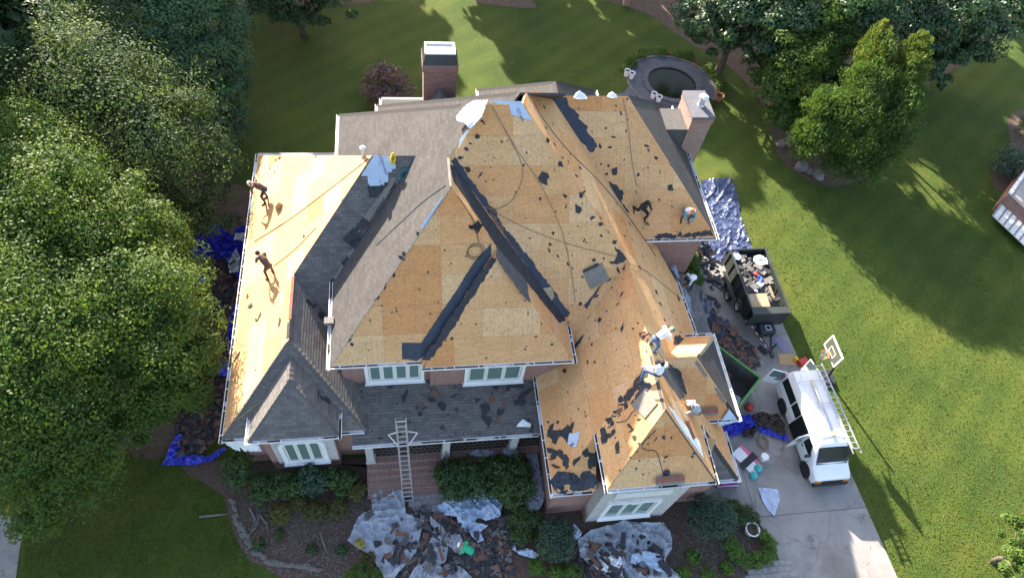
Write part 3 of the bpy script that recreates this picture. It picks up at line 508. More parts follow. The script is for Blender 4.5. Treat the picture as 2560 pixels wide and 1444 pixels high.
# ------------------------------------------------------------ porch
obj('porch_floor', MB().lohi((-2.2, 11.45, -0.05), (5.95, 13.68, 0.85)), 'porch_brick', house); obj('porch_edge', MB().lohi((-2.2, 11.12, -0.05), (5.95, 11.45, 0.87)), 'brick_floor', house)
for i in range(5): obj('step', MB().lohi((-2.2, 9.72+0.28*i, -0.05), (1.5, 9.72+0.28*(i+1)-0.004, 0.145*(i+1))), 'brick_floor', house)
for x in (-2.0, 1.45, 4.6):
    mb = MB(); mb.lohi((x-0.17, 11.15, 0.85), (x+0.17, 11.49, 3.3)); mb.lohi((x-0.22, 11.1, 0.85), (x+0.22, 11.54, 1.02)); mb.lohi((x-0.21, 11.11, 3.1), (x+0.21, 11.53, 3.28)); obj('porch_column', mb, 'porch_col', house, bevel=0.015)
obj('porch_beam', MB().lohi((-2.35, 11.14, 3.05), (5.9, 11.5, 3.29)), 'white_trim', house)
mb = MB(); mb.tube([(1.45, 11.25, 1.75), (1.45, 9.3, 0.95)], 0.025); mb.tube([(1.45, 9.3, 0.0), (1.45, 9.3, 0.95)], 0.02); obj('hand_rail', mb, 'metal_dark', house)
# ------------------------------------------------------------ chimneys
ch = obj('chimney', MB().lohi((1.1, 27.6, 5.0), (2.75, 28.8, 10.1)), 'brick', house); setw(ch, Matrix.Identity(4))
obj('corbel', MB().lohi((1.04, 27.54, 9.85), (2.81, 28.86, 10.25)), 'brick', ch)
mb = MB(); mb.add([(1.06, 27.56, 10.25), (2.79, 27.56, 10.25), (2.79, 28.84, 10.25), (1.06, 28.84, 10.25), (1.2, 27.78, 10.72), (2.65, 27.78, 10.72), (2.65, 28.62, 10.72), (1.2, 28.62, 10.72)], [(0, 1, 5, 4), (1, 2, 6, 5), (2, 3, 7, 6), (3, 0, 4, 7), (0, 3, 2, 1)]); obj('metal_shroud', mb, 'metal_dark', ch)
mb = MB()
for p, q in (((1.18, 27.76, 10.72), (2.67, 27.86, 10.80)), ((1.18, 28.54, 10.72), (2.67, 28.64, 10.80)), ((1.18, 27.86, 10.72), (1.28, 28.54, 10.80)), ((2.57, 27.86, 10.72), (2.67, 28.54, 10.80))): mb.lohi(p, q)
obj('cap_rim', mb, 'white_trim', ch); obj('cap_pan', MB().lohi((1.28, 27.86, 10.66), (2.57, 28.54, 10.71)), 'galv', ch)
mb = MB(); mb.add([(1.05, 27.6, 7.6), (2.8, 27.6, 7.6), (1.92, 27.6, 8.85), (1.92, 26.2, 8.85)], [(0, 1, 2), (0, 2, 3), (1, 3, 2)]); obj('cricket', mb, 'shingle_shaded_tone', ch)
ch2 = obj('chimney', MB().lohi((14.78, 25.25, -0.05), (15.92, 27.2, 8.95)), 'brick_pale', house); setw(ch2, Matrix.Identity(4))
obj('corbel', MB().lohi((14.74, 25.21, 8.7), (15.96, 27.24, 8.95)), 'brick', ch2); obj('crown', MB().lohi((14.72, 25.19, 8.95), (15.98, 27.27, 9.12)), 'slab_grey', ch2, bevel=0.02)
cv = Vector((15.42, 26.15, 9.12)); mb = MB(); mb.lathe(cv, [(0.2, 0), (0.17, 0.05), (0.16, 0.42)], 14); fl = obj('flue', mb, 'galv', ch2, smooth=False); setw(fl, Matrix.Identity(4))
mb = MB(); mb.lathe(cv, [(0.22, 0.46), (0.26, 0.50), (0.24, 0.56), (0.08, 0.62)], 16); obj('flue_cap', mb, 'aluminium', fl)
mb = MB(); mb.add([(13.6, 25.3, 8.2), (14.8, 25.3, 8.2), (14.8, 26.9, 8.2), (13.6, 26.9, 8.2), (14.8, 25.3, 6.9), (14.8, 26.9, 6.9), (13.7, 25.3, 8.0), (13.7, 26.9, 8.0)], [(0, 1, 2, 3), (0, 4, 1), (3, 2, 5), (1, 4, 5, 2), (0, 3, 5, 4)]); obj('cricket', mb, 'felt_grey', ch2)
# plumbing and furnace vents
def pipe_vent(p, h, r, capm, cr):
    v = obj('roof_vent', MB().lathe(p, [(r*1.7, -0.25), (r*1.1, 0.06), (r, 0.08), (r, h)], 12), 'galv', house); setw(v, Matrix.Identity(4))
    obj('vent_cap', MB().lathe(Vector(p)+Vector((0, 0, h)), [(cr, 0.05), (cr*1.02, 0.1), (cr*0.4, 0.17)], 14), capm, v)
p = onplane(916, 386, FACES['LN'].n, FACES['LN'].o); pipe_vent((-1.75, 21.75, 9.95), 0.45, 0.08, 'white_trim', 0.125)

for a, b, m_ in (((-3.28, 13.35, 6.53), (1.8, 18.43, 11.62), 'shingle_bundle'), ((1.8, 18.43, 11.62), (1.8, 20.0, 11.62), 'shingle_bundle'), ((1.84, 20.1, 11.66), (3.3, 21.56, 13.14), 'shingle_bundle')): obj('hip_edge', MB().bar(a, b, 0.10, 0.03), m_, house)
# ============================================================ WHAT LIES ON THE ROOF
def jagged(poly, amp, step=0.12, closed=True):
    out = []
    for i in range(len(poly)):
        a, b = Vector(poly[i]), Vector(poly[(i+1) % len(poly)]); l = (b-a).length; n = max(1, int(l/step))
        d = (b-a)/max(l, 1e-6); nn = Vector((-d.y, d.x))
        for k in range(n):
            p = a+(b-a)*(k/n)
            if k: p = p+nn*rnd.uniform(-amp, amp)+d*rnd.uniform(-amp, amp)*0.5
            out.append((p.x, p.y))
    return out
def sheet_mesh(name, poly, h=0.0, t=0.005, wob=0.0):
    bm = bmesh.new(); vs = [bm.verts.new((u, v, h+rnd.uniform(0, wob))) for u, v in poly]; f = bm.faces.new(vs)
    if f.normal.z < 0 or f.calc_area() and f.normal.z < 0: f.normal_flip()
    bmesh.ops.triangulate(bm, faces=[f]); bm.normal_update()
    r = bmesh.ops.extrude_face_region(bm, geom=list(bm.faces)); up = [g for g in r['geom'] if isinstance(g, bmesh.types.BMVert)]
    bmesh.ops.translate(bm, verts=up, vec=(0, 0, t)); bmesh.ops.recalc_face_normals(bm, faces=bm.faces)
    me = bpy.data.meshes.new(name); bm.to_mesh(me); bm.free(); return me
def strip(key, pix, mat, name='underlayment_strip', amp=0.0, h=0.022, label=None, step=0.12):
    f = FACES[key]; p = [f.px(x, y) for x, y in pix]
    if amp: p = jagged(p, amp, step)
    o = obj(name, sheet_mesh(name, p, h), mat, SLOPES[key], f.M)
    if label: o['label'] = label
    return o
def Z(ox, oy, s, pts): return [(ox+x/s, oy+y/s) for x, y in pts]
# black valley liner between the front hips and the main slope
strip('MS', Z(1060, 240, 4.512, [(262, 800), (300, 735), (350, 690), (480, 870), (720, 1200), (890, 1440)])+Z(820, 480, 3.008, [(1300, 235), (1440, 400), (1600, 610), (1820, 905), (1735, 985), (1600, 800), (1480, 655), (1250, 380), (1130, 200), (1040, 70)]), 'felt_blue', amp=0.05, label='black membrane lining the long valley of the main slope')
strip('GE', [(1124, 412), (1133, 454), (1166, 501), (1200, 553), (1234, 608), (1312, 700), (1397, 807), (1418, 800), (1330, 685), (1255, 585), (1190, 495), (1140, 415)], 'felt', amp=0.03)
strip('GE', Z(820, 480, 3.008, [(1262, 392), (1488, 668), (1520, 830), (1480, 800), (1400, 700), (1320, 590), (1262, 500)]), 'felt_grey', amp=0.05)
strip('GS', Z(820, 480, 3.008, [(1225, 385), (1095, 530), (950, 760), (700, 1130), (612, 1262), (665, 1268), (740, 1225), (1225, 480)]), 'felt_blue', amp=0.02, label='black membrane lining the valley of the small front hip')
strip('G2S', Z(820, 480, 3.008, [(1262, 500), (1180, 650), (1060, 830), (905, 1075), (880, 1110), (765, 1262), (700, 1262), (760, 1180), (1225, 490)]), 'felt', amp=0.05)
strip('G2W', Z(820, 480, 3.008, [(1225, 470), (1240, 500), (770, 1215), (735, 1225)]), 'felt', amp=0.0)
strip('GS', Z(820, 480, 3.008, [(555, 1130), (700, 1132), (640, 1220), (615, 1255), (558, 1255)]), 'felt_blue', amp=0.0)
strip('MS', Z(1060, 240, 4.512, [(700, 1235), (790, 1260), (830, 1330), (740, 1330)]), 'debris_brown', amp=0.05); strip('MS', Z(820, 480, 3.008, [(1205, 120), (1290, 230), (1330, 330), (1270, 300), (1225, 200)]), 'debris_brown', amp=0.08, h=0.03); strip('MS', Z(820, 480, 3.008, [(1600, 720), (1680, 710), (1700, 790), (1620, 830)]), 'wood_old', amp=0.08, h=0.03)
strip('RS', Z(1340, 200, 5.565, [(255, 232), (420, 238), (440, 300), (500, 400), (600, 480), (590, 540), (720, 660), (700, 700), (780, 800), (850, 930), (770, 1010), (600, 850), (380, 500), (215, 260)]), 'felt_blue', amp=0.06, label='black membrane with a torn edge in the right wing valley')
strip('RS', Z(1300, 200, 3.2817, [(720, 835), (790, 858), (850, 930), (830, 990), (865, 1045), (900, 1090), (860, 1080), (780, 965)]), 'felt', amp=0.06)
strip('AW', [(1538, 655), (1566, 652), (1562, 675), (1544, 672)], 'felt', amp=0.05); strip('MS', [(1538, 615), (1566, 647), (1558, 655), (1527, 660), (1541, 640)], 'felt', amp=0.06); strip('MS', [(1505, 711), (1466, 772), (1459, 764), (1499, 715)], 'felt_blue', amp=0.03)
strip('AW', [(1463, 837), (1436, 878), (1428, 872), (1455, 840)], 'felt', amp=0.03); strip('ME', [(1678, 905), (1700, 925), (1716, 980), (1690, 985), (1660, 930)], 'felt', amp=0.1)
strip('DS', Z(1640, 820, 6.018, [(130, 600), (270, 590), (380, 660), (410, 780), (390, 880), (430, 1010), (330, 920), (220, 780)]), 'felt', amp=0.06)
strip('DS', Z(1640, 820, 6.018, [(600, 480), (650, 520), (775, 715), (720, 725), (590, 530)]), 'shingle_bundle', 'hip_shingle', h=0.03); strip('DS', Z(1640, 820, 6.018, [(870, 905), (910, 885), (1040, 1090), (1010, 1125), (890, 935)]), 'shingle_bundle', 'hip_shingle', h=0.03)
strip('LS', Z(860, 360, 9.027, [(670, 262), (1050, 275), (1050, 390), (1170, 460), (1165, 560), (1085, 565), (1085, 635), (1000, 640), (1000, 855), (905, 870), (900, 935), (860, 900), (800, 940), (590, 945), (545, 880), (530, 720), (385, 720)]), 'paper_blue', 'paper_patch', h=0.03, label='pale blue printed underlayment patch at the top of the left wing')
strip('LS', Z(860, 360, 9.027, [(520, 945), (910, 945), (1000, 870), (1000, 1000), (690, 1210), (560, 1220), (540, 1050)]), 'felt', h=0.026, amp=0.05)
for q in ([(915, 880), (1180, 890), (930, 1200), (720, 1420), (700, 1370), (930, 1040)],): strip('LS', Z(860, 360, 9.027, q), 'felt', h=0.03, amp=0.03)
strip('MS', Z(1130, 225, 11.636, [(1180, 300), (2000, 330), (2340, 900), (1990, 800), (1720, 720), (1650, 420), (1230, 380)]), 'paper_blue', 'paper_patch', h=0.03, label='pale blue printed underlayment patch at the peak of the main slope')
strip('GS', Z(820, 480, 3.008, [(860, 10), (840, 60), (690, 265), (740, 255), (790, 170), (860, 60)]), 'paper_blue', 'paper_patch', h=0.03)
strip('BE', Z(1640, 1000, 6.018, [(170, 80), (225, 120), (400, 350), (520, 450), (560, 540), (640, 620), (715, 890), (560, 680), (350, 390)]), 'paper_white', 'paper_patch', h=0.03, amp=0.03, label='white printed underlayment strip beside the garage hip')
strip('AW', [(1425, 1082), (1452, 1080), (1440, 1118), (1420, 1110)], 'paper_blue', 'paper_patch', h=0.03, amp=0.03)
strip('AW', [(1376, 1062), (1400, 1072), (1425, 1066), (1438, 1085), (1428, 1102), (1410, 1095), (1380, 1105), (1368, 1090)], 'felt', amp=0.16); strip('AW', [(1378, 1120), (1400, 1122), (1418, 1135), (1424, 1165), (1414, 1175), (1408, 1150), (1395, 1138), (1380, 1148)], 'felt', amp=0.09)
strip('AS', [(1450, 1185), (1475, 1175), (1490, 1195), (1485, 1220), (1455, 1226), (1432, 1220)], 'felt_blue', amp=0.1); strip('AS', [(1468, 1135), (1490, 1125), (1503, 1150), (1490, 1165), (1470, 1160)], 'felt', amp=0.1); strip('BW', [(1500, 1075), (1512, 1068), (1524, 1085), (1518, 1105), (1506, 1110)], 'felt', amp=0.08, h=.03)
strip('AW', [(1612, 915), (1622, 935), (1606, 962), (1585, 985), (1562, 1003), (1552, 1002), (1575, 972), (1598, 940)], 'felt', amp=0.07, h=.03); strip('BW', [(1612, 950), (1630, 965), (1610, 985), (1575, 1010), (1590, 985)], 'felt_blue', amp=0.08, h=.03)
strip('ME', [(1634, 905), (1648, 898), (1672, 928), (1712, 990), (1700, 1000), (1664, 950)], 'felt_grey', amp=0.05, h=.03); strip('ME', [(1690, 838), (1708, 845), (1722, 862), (1700, 868), (1682, 858)], 'felt', amp=0.12, h=.03); strip('RS', [(1632, 590), (1660, 583), (1700, 588), (1740, 580), (1775, 578), (1784, 590), (1640, 596)], 'felt', amp=0.06, h=.025)
def text(body, f, px, py, size, ang, mat, parent, h=0.042):
    c = bpy.data.curves.new('print', 'FONT'); c.body = body; c.size = size; c.align_x = 'CENTER'; c.align_y = 'CENTER'
    o = bpy.data.objects.new('print', c); C.objects.link(o); dg = bpy.context.evaluated_depsgraph_get(); me = bpy.data.meshes.new_from_object(o.evaluated_get(dg)); bpy.data.objects.remove(o)
    u, v = f.px(px, py); M = f.M @ Matrix.Translation((u, v, h)) @ Matrix.Rotation(ang, 4, 'Z'); me.materials.clear(); return obj('printed_word', me, mat, parent, M)
text('INTERWRAP', FACES['LS'], 957, 411, 0.17, math.radians(-72), 'ink', SLOPES['LS']); text('TITANIUM', FACES['LS'], 948, 411, 0.05, math.radians(-75), 'ink', SLOPES['LS']); text('UDL', FACES['LS'], 950, 454, 0.07, math.radians(60), 'ink', SLOPES['LS'])
text('TITAN', FACES['MS'], 1299, 287, 0.2, math.radians(-62), 'ink', SLOPES['MS'])
# ------------------------------------------------------------ torn scraps
SLBL = dict(MS='the main front slope', GS='the left front hip', G2S='the small front hip', AW='the garage west slope', BW='the garage front hip, west side', BS='the garage front hip, south side', RS='the right wing', ME='the long narrow east slope', LW='the sunlit left wing', P='the porch roof shingles', AS='the garage corner', DS='the little side hip', LE='the left wing east slope', YE='the bay roof', GE='the narrow east side of the front hip')
SCRAP = []
for k in range(10):
    n = rnd.randint(7, 11); el = rnd.uniform(0.35, 1.0); pts = [(math.cos(2*math.pi*i/n)*rnd.uniform(0.45, 1.15), math.sin(2*math.pi*i/n)*rnd.uniform(0.45, 1.15)*el) for i in range(n)]
    me = sheet_mesh('felt_scrap', pts, 0.0, 0.03, 0.16); SCRAP.append(me)
SC = {}
def scrap(key, u, v, size, mat='felt', ang=None, name='felt_scrap', label=None, group=None):
    f = FACES[key]; k = (rnd.randrange(len(SCRAP)), mat)
    if k not in SC:
        m = SCRAP[k[0]].copy(); m.materials.clear(); m.materials.append(MATS[mat]); SC[k] = m
    o = bpy.data.objects.new(name, SC[k]); C.objects.link(o); a = rnd.uniform(0, 6.28) if ang is None else ang; s = size*0.5
    o.matrix_world = f.M @ Matrix.Translation((u, v, 0.018)) @ Matrix.Rotation(a, 4, 'Z') @ Matrix.Diagonal((s, s*rnd.uniform(0.6, 1.0), s*0.8, 1))
    tag(o, label or 'torn scrap of black felt left on '+SLBL[key], 'scrap', group or 'felt scraps on '+SLBL[key]); return o
def scraps(key, lst, **kw):
    for x, y, s in lst: scrap(key, *FACES[key].px(x, y), s, **kw)
scraps('MS', [(1195, 340, .22), (1207, 305, .3), (1170, 425, .4), (1201, 437, .35), (1192, 343, .25), (1413, 490, .28), (1446, 524, .5), (1452, 488, .34), (1415, 516, .2), (1350, 497, .18), (1373, 626, .24), (1309, 413, .16), (1383, 582, .2), (1375, 610, .16), (1325, 595, .15), (1460, 600, .2), (1485, 650, .2), (1503, 590, .22), (1510, 645, .16), (1480, 545, .3), (1535, 605, .3), (1550, 632, .3), (1395, 640, .2), (1420, 660, .22), (1440, 725, .16), (1500, 560, .3), (1460, 480, .22), (1400, 410, .35), (1370, 352, .3), (1497, 690, .25), (1530, 655, .35), (1545, 675, .35), (1520, 700, .35), (1490, 740, .3), (1475, 700, .2), (1450, 760, .25), (1165, 372, .3), (1150, 395, .3), (1255, 355, .15), (1285, 600, .2), (1310, 690, .2)])
o = scrap('MS', *FACES['MS'].px(1360, 442), 0.75, ang=-1.2, label='largest torn felt flap high on the main front slope, long and pointed', group='felt scraps on the main front slope')
scraps('GS', [(1005, 645, .45), (985, 688, .3), (963, 715, .3), (943, 745, .3), (925, 800, .2), (873, 850, .3), (880, 860, .2), (1045, 585, .25), (1010, 635, .25), (960, 820, .12), (1090, 575, .1), (980, 780, .14), (1165, 640, .12)])
scraps('G2S', [(1130, 845, .2), (1115, 850, .12), (1265, 755, .14), (1190, 810, .12), (1340, 840, .16), (1320, 780, .14), (1380, 860, .14)]); scraps('GE', [(1345, 790, .14), (1370, 830, .14)])
scraps('AW', [(1556, 820, .42), (1470, 905, .28), (1412, 927, .3), (1395, 1055, .2), (1470, 790, .25), (1450, 810, .3), (1480, 860, .2), (1430, 960, .12), (1530, 720, .16), (1555, 735, .3), (1545, 760, .25), (1500, 800, .25), (1372, 1055, .2), (1390, 1080, .35), (1415, 1085, .55), (1430, 1068, .5), (1378, 1125, .5), (1383, 1145, .45), (1390, 1165, .5), (1430, 1110, .3)])
scraps('BW', [(1510, 1085, .55), (1530, 1060, .3), (1535, 1078, .4), (1525, 1090, .3), (1545, 1118, .5), (1575, 1065, .35), (1580, 1075, .3), (1597, 1048, .25), (1588, 1095, .3), (1552, 1000, .4), (1565, 1015, .3), (1540, 1030, .3), (1520, 1050, .4), (1545, 1130, .3), (1600, 1110, .2)])
for t in np.linspace(0, 1, 16): scrap('AW', *[a+rnd.uniform(-.1, .12) for a in FACES['AW'].px(1600-105*t, 958+130*t)], rnd.uniform(.25, .5), mat=rnd.choice(['felt', 'felt', 'debris_brown']), label='ragged felt scrap on the debris line up the garage west slope', group='felt scraps along the garage debris line')
for t in np.linspace(0, 1, 14): scrap('MS', *[a+rnd.uniform(-.06, .1) for a in FACES['MS'].px(1562-122*t, 668+185*t)], rnd.uniform(.15, .35), mat=rnd.choice(['felt', 'debris_brown']), label='ragged felt scrap along the valley beside the garage ridge', group='felt scraps along the garage valley')
scraps('AS', [(1460, 1190, .55), (1475, 1165, .4), (1500, 1150, .35), (1440, 1150, .5), (1405, 1218, .3), (1450, 1215, .7), (1490, 1205, .3), (1465, 1130, .4)])
scraps('BS', [(1665, 1140, .3), (1640, 1095, .14), (1678, 1093, .22), (1658, 1092, .22), (1665, 1182, .5), (1730, 1140, .16), (1590, 1170, .12), (1620, 1150, .1)])
scraps('RS', [(1552, 283, .28), (1540, 265, .14), (1515, 320, .16), (1565, 328, .16), (1533, 343, .3), (1525, 368, .3), (1555, 305, .1), (1500, 365, .25), (1615, 365, .35), (1620, 375, .22), (1537, 428, .42), (1517, 435, .25), (1595, 437, .2), (1640, 395, .25), (1650, 430, .2), (1675, 468, .45), (1648, 500, .2), (1595, 465, .12), (1520, 415, .2), (1560, 400, .14), (1480, 330, .2), (1700, 585, .3), (1735, 592, .35), (1770, 582, .4), (1645, 590, .35), (1620, 560, .25)])
scraps('ME', [(1360, 270, .25), (1365, 320, .22), (1385, 360, .22), (1405, 395, .3), (1420, 405, .22), (1440, 440, .3), (1460, 470, .16), (1500, 545, .22), (1520, 580, .25), (1562, 590, .2), (1573, 560, .3), (1600, 520, .25), (1540, 510, .2), (1605, 640, .25), (1600, 670, .3), (1625, 690, .25), (1650, 760, .3), (1640, 730, .35), (1660, 800, .25), (1695, 745, .5), (1680, 780, .3), (1700, 830, .2), (1690, 850, .55), (1705, 855, .55), (1655, 640, .4), (1580, 600, .2), (1450, 420, .3), (1575, 690, .2)])
scraps('LW', [(656, 405, .2), (690, 400, .3), (700, 395, .35), (675, 420, .22), (688, 430, .25), (700, 385, .3), (790, 392, .25), (865, 388, .2), (620, 740, .35), (628, 765, .55), (650, 790, .45), (642, 800, .35), (595, 890, .6), (670, 650, .14), (760, 590, .25), (640, 925, .2), (640, 690, .2), (605, 960, .2), (700, 805, .5)])
scraps('P', [(975, 965, .3), (1012, 990, .62), (902, 995, .35), (1105, 1015, .45), (1105, 1018, .3), (1135, 990, .42), (1140, 1025, .22), (1080, 1000, .4), (1060, 1020, .35), (1050, 1035, .35), (1022, 1055, .35), (1105, 1068, .3), (1195, 1000, .4), (1215, 1020, .7), (1220, 1050, .6), (1240, 965, .45), (1290, 960, .8), (1310, 985, .8), (1300, 1005, .7), (1250, 1030, .4), (1270, 970, .5), (1210, 1045, .4), (950, 1095, .3), (1330, 1070, .4), (1000, 1085, .2)], mat='felt'); scraps('P', [(1085, 985, .5), (1100, 990, .35), (1055, 1010, .3), (1245, 1050, .35), (1260, 1010, .4), (1230, 1000, .4)], mat='debris_brown', label='reddish torn shingle scrap on the porch roof shingles', group='brown scraps on the porch roof')
scraps('YE', [(795, 985, .45), (815, 1000, .5), (803, 993, .3)]); scraps('LE', [(770, 755, .5), (785, 765, .4), (800, 790, .5)])
fine = MB()
for key, n in (('MS', 45), ('GS', 14), ('G2S', 14), ('AW', 60), ('BS', 10), ('BW', 12), ('RS', 32), ('ME', 45), ('P', 90), ('LW', 14)):
    f = FACES[key]; us = [p[0] for p in f.uv]; vs = [p[1] for p in f.uv]; c = 0
    while c < n:
        p = (rnd.uniform(min(us), max(us)), rnd.uniform(min(vs), max(vs)))
        if pip(p, f.uv):
            s = rnd.uniform(0.02, 0.065); m = rnd.randint(4, 6); a0 = rnd.uniform(0, 6); el = rnd.uniform(.3, 1)
            fine.prism([f.pt(p[0]+s*math.cos(a0+6.283*i/m)*rnd.uniform(.6, 1.2), p[1]+s*el*math.sin(a0+6.283*i/m), 0.018) for i in range(m)], f.n*0.012); c += 1
o = obj('felt_crumbs', fine, 'felt'); o['kind'] = 'stuff'; tag(o, 'fine black felt crumbs strewn over the bare roof sheathing', 'felt crumbs')
# heap of felt at the garage corner
f = FACES['AS']; c0 = [f.at(1412+38*math.cos(a)*k, 1206+30*math.sin(a)*k, .05) for a, k in zip(np.linspace(0, 5.9, 12), (1, .9, 1.1, .95, 1, .85, 1.05, .9, 1.1, .9, 1, 1.05))]
def slab_on(key, px, py, dims, ang, mat, name, label, cat, h=0.02, parts=None):
    f = FACES[key]; u, v = f.px(px, py); M = f.M @ Matrix.Translation((u, v, h)) @ Matrix.Rotation(ang, 4, 'Z')
    t = obj(name, MB().lohi((-dims[0]/2, -dims[1]/2, 0), (dims[0]/2, dims[1]/2, dims[2])), mat, M=M, bevel=0.008); tag(t, label, cat)
    if parts:
        for nm, lo, hi, mt in parts: obj(nm, MB().lohi(lo, hi), mt, t)
    return t
slab_on('LW', 700, 509, (0.75, 0.34, 0.26), math.radians(25), 'cardboard', 'cardboard_box', 'small tan cardboard box standing on the sunlit left wing', 'box')
slab_on('MS', 1490, 690, (0.95, 0.85, 0.05), math.radians(25), 'shingle_bundle', 'shingle_bundle', 'flat tan bundle lying on the main slope near the garage valley', 'bundle', parts=[('felt_edge', (-0.45, 0.40, 0.052), (0.3, 0.52, 0.075), 'felt')])
slab_on('BW', 1613, 1010, (0.85, 0.8, 0.05), math.radians(30), 'shingle_bundle', 'shingle_bundle', 'flat tan bundle on the garage hip beside the seated roofer', 'bundle')
slab_on('BW', 1640, 865, (0.5, 0.9, 0.03), math.radians(10), 'wood_old', 'sheathing_offcut', 'tan sheathing offcut at the feet of the roofer in the green cap', 'board') if False else None
slab_on('AS2', 1762, 1113, (0.75, 0.8, 0.03), math.radians(-18), 'cardboard', 'cardboard_sheet', 'square tan cardboard sheet on the grey roof beside the garage hip', 'cardboard')
slab_on('ME', 1643, 868, (0.9, 0.55, 0.03), math.radians(60), 'wood_old', 'wood_board', 'tan board under the feet of the roofer in the green cap', 'board')
for k, (key, x, y, lb) in enumerate((('BS', 1673, 1196, 'long shingle stack with a red top on the garage front eave'), ('DS', 1760, 1027, 'long shingle stack with a red top on the little side hip eave'))):
    slab_on(key, x, y, (1.15, 0.30, 0.16), 0.0, 'shingle_bundle', 'shingle_stack', lb, 'shingle stack', parts=[('red_shingle', (-0.56, -0.02, 0.162), (0.56, 0.15, 0.18), 'bundle_red')])
slab_on('ME', 1722, 1075, (0.75, 0.18, 0.1), math.radians(20), 'bundle_red', 'shingle_stack', 'short red shingle stack on the shingles east of the garage hip', 'shingle stack')
# string of loose ridge shingles in the left wing valley
for k, (x, y, l, w, m) in enumerate([(972, 470, 1.0, .2, 'shingle_bundle'), (955, 492, .9, .2, 'shingle_bundle'), (940, 512, .6, .25, 'debris_grey'), (925, 535, .55, .3, 'shingle_bundle'), (908, 560, .5, .35, 'debris_dark'), (893, 585, .6, .3, 'felt'), (905, 575, .4, .2, 'debris_grey'), (890, 605, .55, .3, 'felt'), (880, 630, .5, .25, 'debris_grey'), (870, 650, .6, .25, 'felt'), (862, 665, .8, .18, 'debris_grey'), (850, 680, .7, .2, 'shingle_bundle'), (840, 698, .5, .25, 'felt'), (915, 600, .3, .2, 'debris_brown'), (878, 590, .7, .35, 'felt'), (893, 640, .6, .18, 'debris_grey')]):
    f = FACES['LS']; u, v = f.px(x, y); t = obj('loose_shingle', MB().lohi((-l/2, -w/2, 0), (l/2, w/2, 0.035)), m, M=f.M @ Matrix.Translation((u, v, 0.04+0.012*(k % 3))) @ Matrix.Rotation(math.radians(48+rnd.uniform(-14, 14)), 4, 'Z') @ Matrix.Rotation(rnd.uniform(0, .12), 4, 'Y'), bevel=0.01)
    tag(t, 'loose shingle strip in the line lying down the left wing valley', 'shingle', 'loose shingles in the left wing valley')
f = FACES['MW']; o = obj('shingle_stack', MB().lohi((-0.2, -0.16, 0), (0.2, 0.16, 0.2)), 'debris_grey', M=Matrix.Translation((-3.38, 15.4, 6.53)), bevel=0.01); tag(o, 'small grey shingle stack sitting on the main west gutter', 'shingle stack')
# ------------------------------------------------------------ loose white sheets
CLOTHS = []
def cloth(name, pts, mat, label, cat, sub=4, noise_amp=0.05, thick=0.006, group=None, seed=0, freq=1.3):
    """a folded sheet over a closed outline of 3D points: a fine grid in plan, its rim snapped to the outline"""
    from mathutils import noise as mn
    P = np.array([tuple(p) for p in pts]); P2 = np.concatenate([np.linspace(P[k], P[(k+1) % len(P)], 5)[:-1] for k in range(len(P))]); poly = [tuple(p[:2]) for p in P2]
    seed = seed or (len(label)*1.37 % 9); ar = area(poly); st = min(max(0.035, math.sqrt(ar)/52), 0.075); lo = P2[:, :2].min(0)-st; nx, ny = [int(v) for v in ((P2[:, :2].max(0)-lo)/st+2)]
    ins = np.array([[pip((lo[0]+a*st, lo[1]+b*st), poly) for b in range(ny)] for a in range(nx)]); vid = -np.ones((nx, ny), int); V = []; Fc = []
    A = P2[:, :2]; B = np.roll(A, -1, 0); BA = B-A; L2 = (BA**2).sum(1)+1e-12
    ca, sa = math.cos(seed*1.7), math.sin(seed*1.7); off = Vector((seed*7.3, seed*3.1, 0))
    def vert(a, b):
        if vid[a, b] >= 0: return vid[a, b]
        x = np.array([lo[0]+a*st, lo[1]+b*st])
        if not ins[a, b]:
            tt = np.clip(((x-A)*BA).sum(1)/L2, 0, 1); q = A+BA*tt[:, None]; x = q[((q-x)**2).sum(1).argmin()]
        w = 1/(((P2[:, :2]-x)**2).sum(1)+1e-4)**1.5; z = (P2[:, 2]*w).sum()/w.sum(); q = Vector((x[0], x[1], 0))+off; u, v = q.x*ca+q.y*sa, -q.x*sa+q.y*ca; wp = 0.7*mn.noise(q*0.8)
        rg = lambda x_, y_, z_, p_=5: (1-abs(mn.noise(Vector((x_, y_, z_)))))**p_
        z += (0.55*rg(u*freq*.45, v*freq*1.5+wp, 0)+0.5*rg(v*freq*.6+5, u*freq*1.7+wp, 3)+0.35*rg(u*freq*2.0+v*freq, v*freq*2.6-u, 7)+0.13*rg(q.x*freq*4, q.y*freq*4, 9, 4)+0.3*mn.noise(q*freq*0.6)-0.55)*noise_amp*1.15
        vid[a, b] = len(V); V.append((x[0], x[1], z)); return vid[a, b]
    for a in range(nx-1):
        for b in range(ny-1):
            if ins[a, b] or ins[a+1, b] or ins[a, b+1] or ins[a+1, b+1]: Fc.append((vert(a, b), vert(a+1, b), vert(a+1, b+1), vert(a, b+1)))
    me = bpy.data.meshes.new(name); me.from_pydata(V, [], Fc); bm = bmesh.new(); bm.from_mesh(me); bmesh.ops.remove_doubles(bm, verts=bm.verts, dist=1e-4); bmesh.ops.dissolve_degenerate(bm, edges=bm.edges, dist=1e-5); bmesh.ops.recalc_face_normals(bm, faces=bm.faces); bm.to_mesh(me); bm.free()
    o = obj(name, me, mat); s = o.modifiers.new('solid', 'SOLIDIFY'); s.thickness = thick; CLOTHS.append(o); tag(o, label, cat, group); return o
fw, fs = FACES['MW'], FACES['MS']
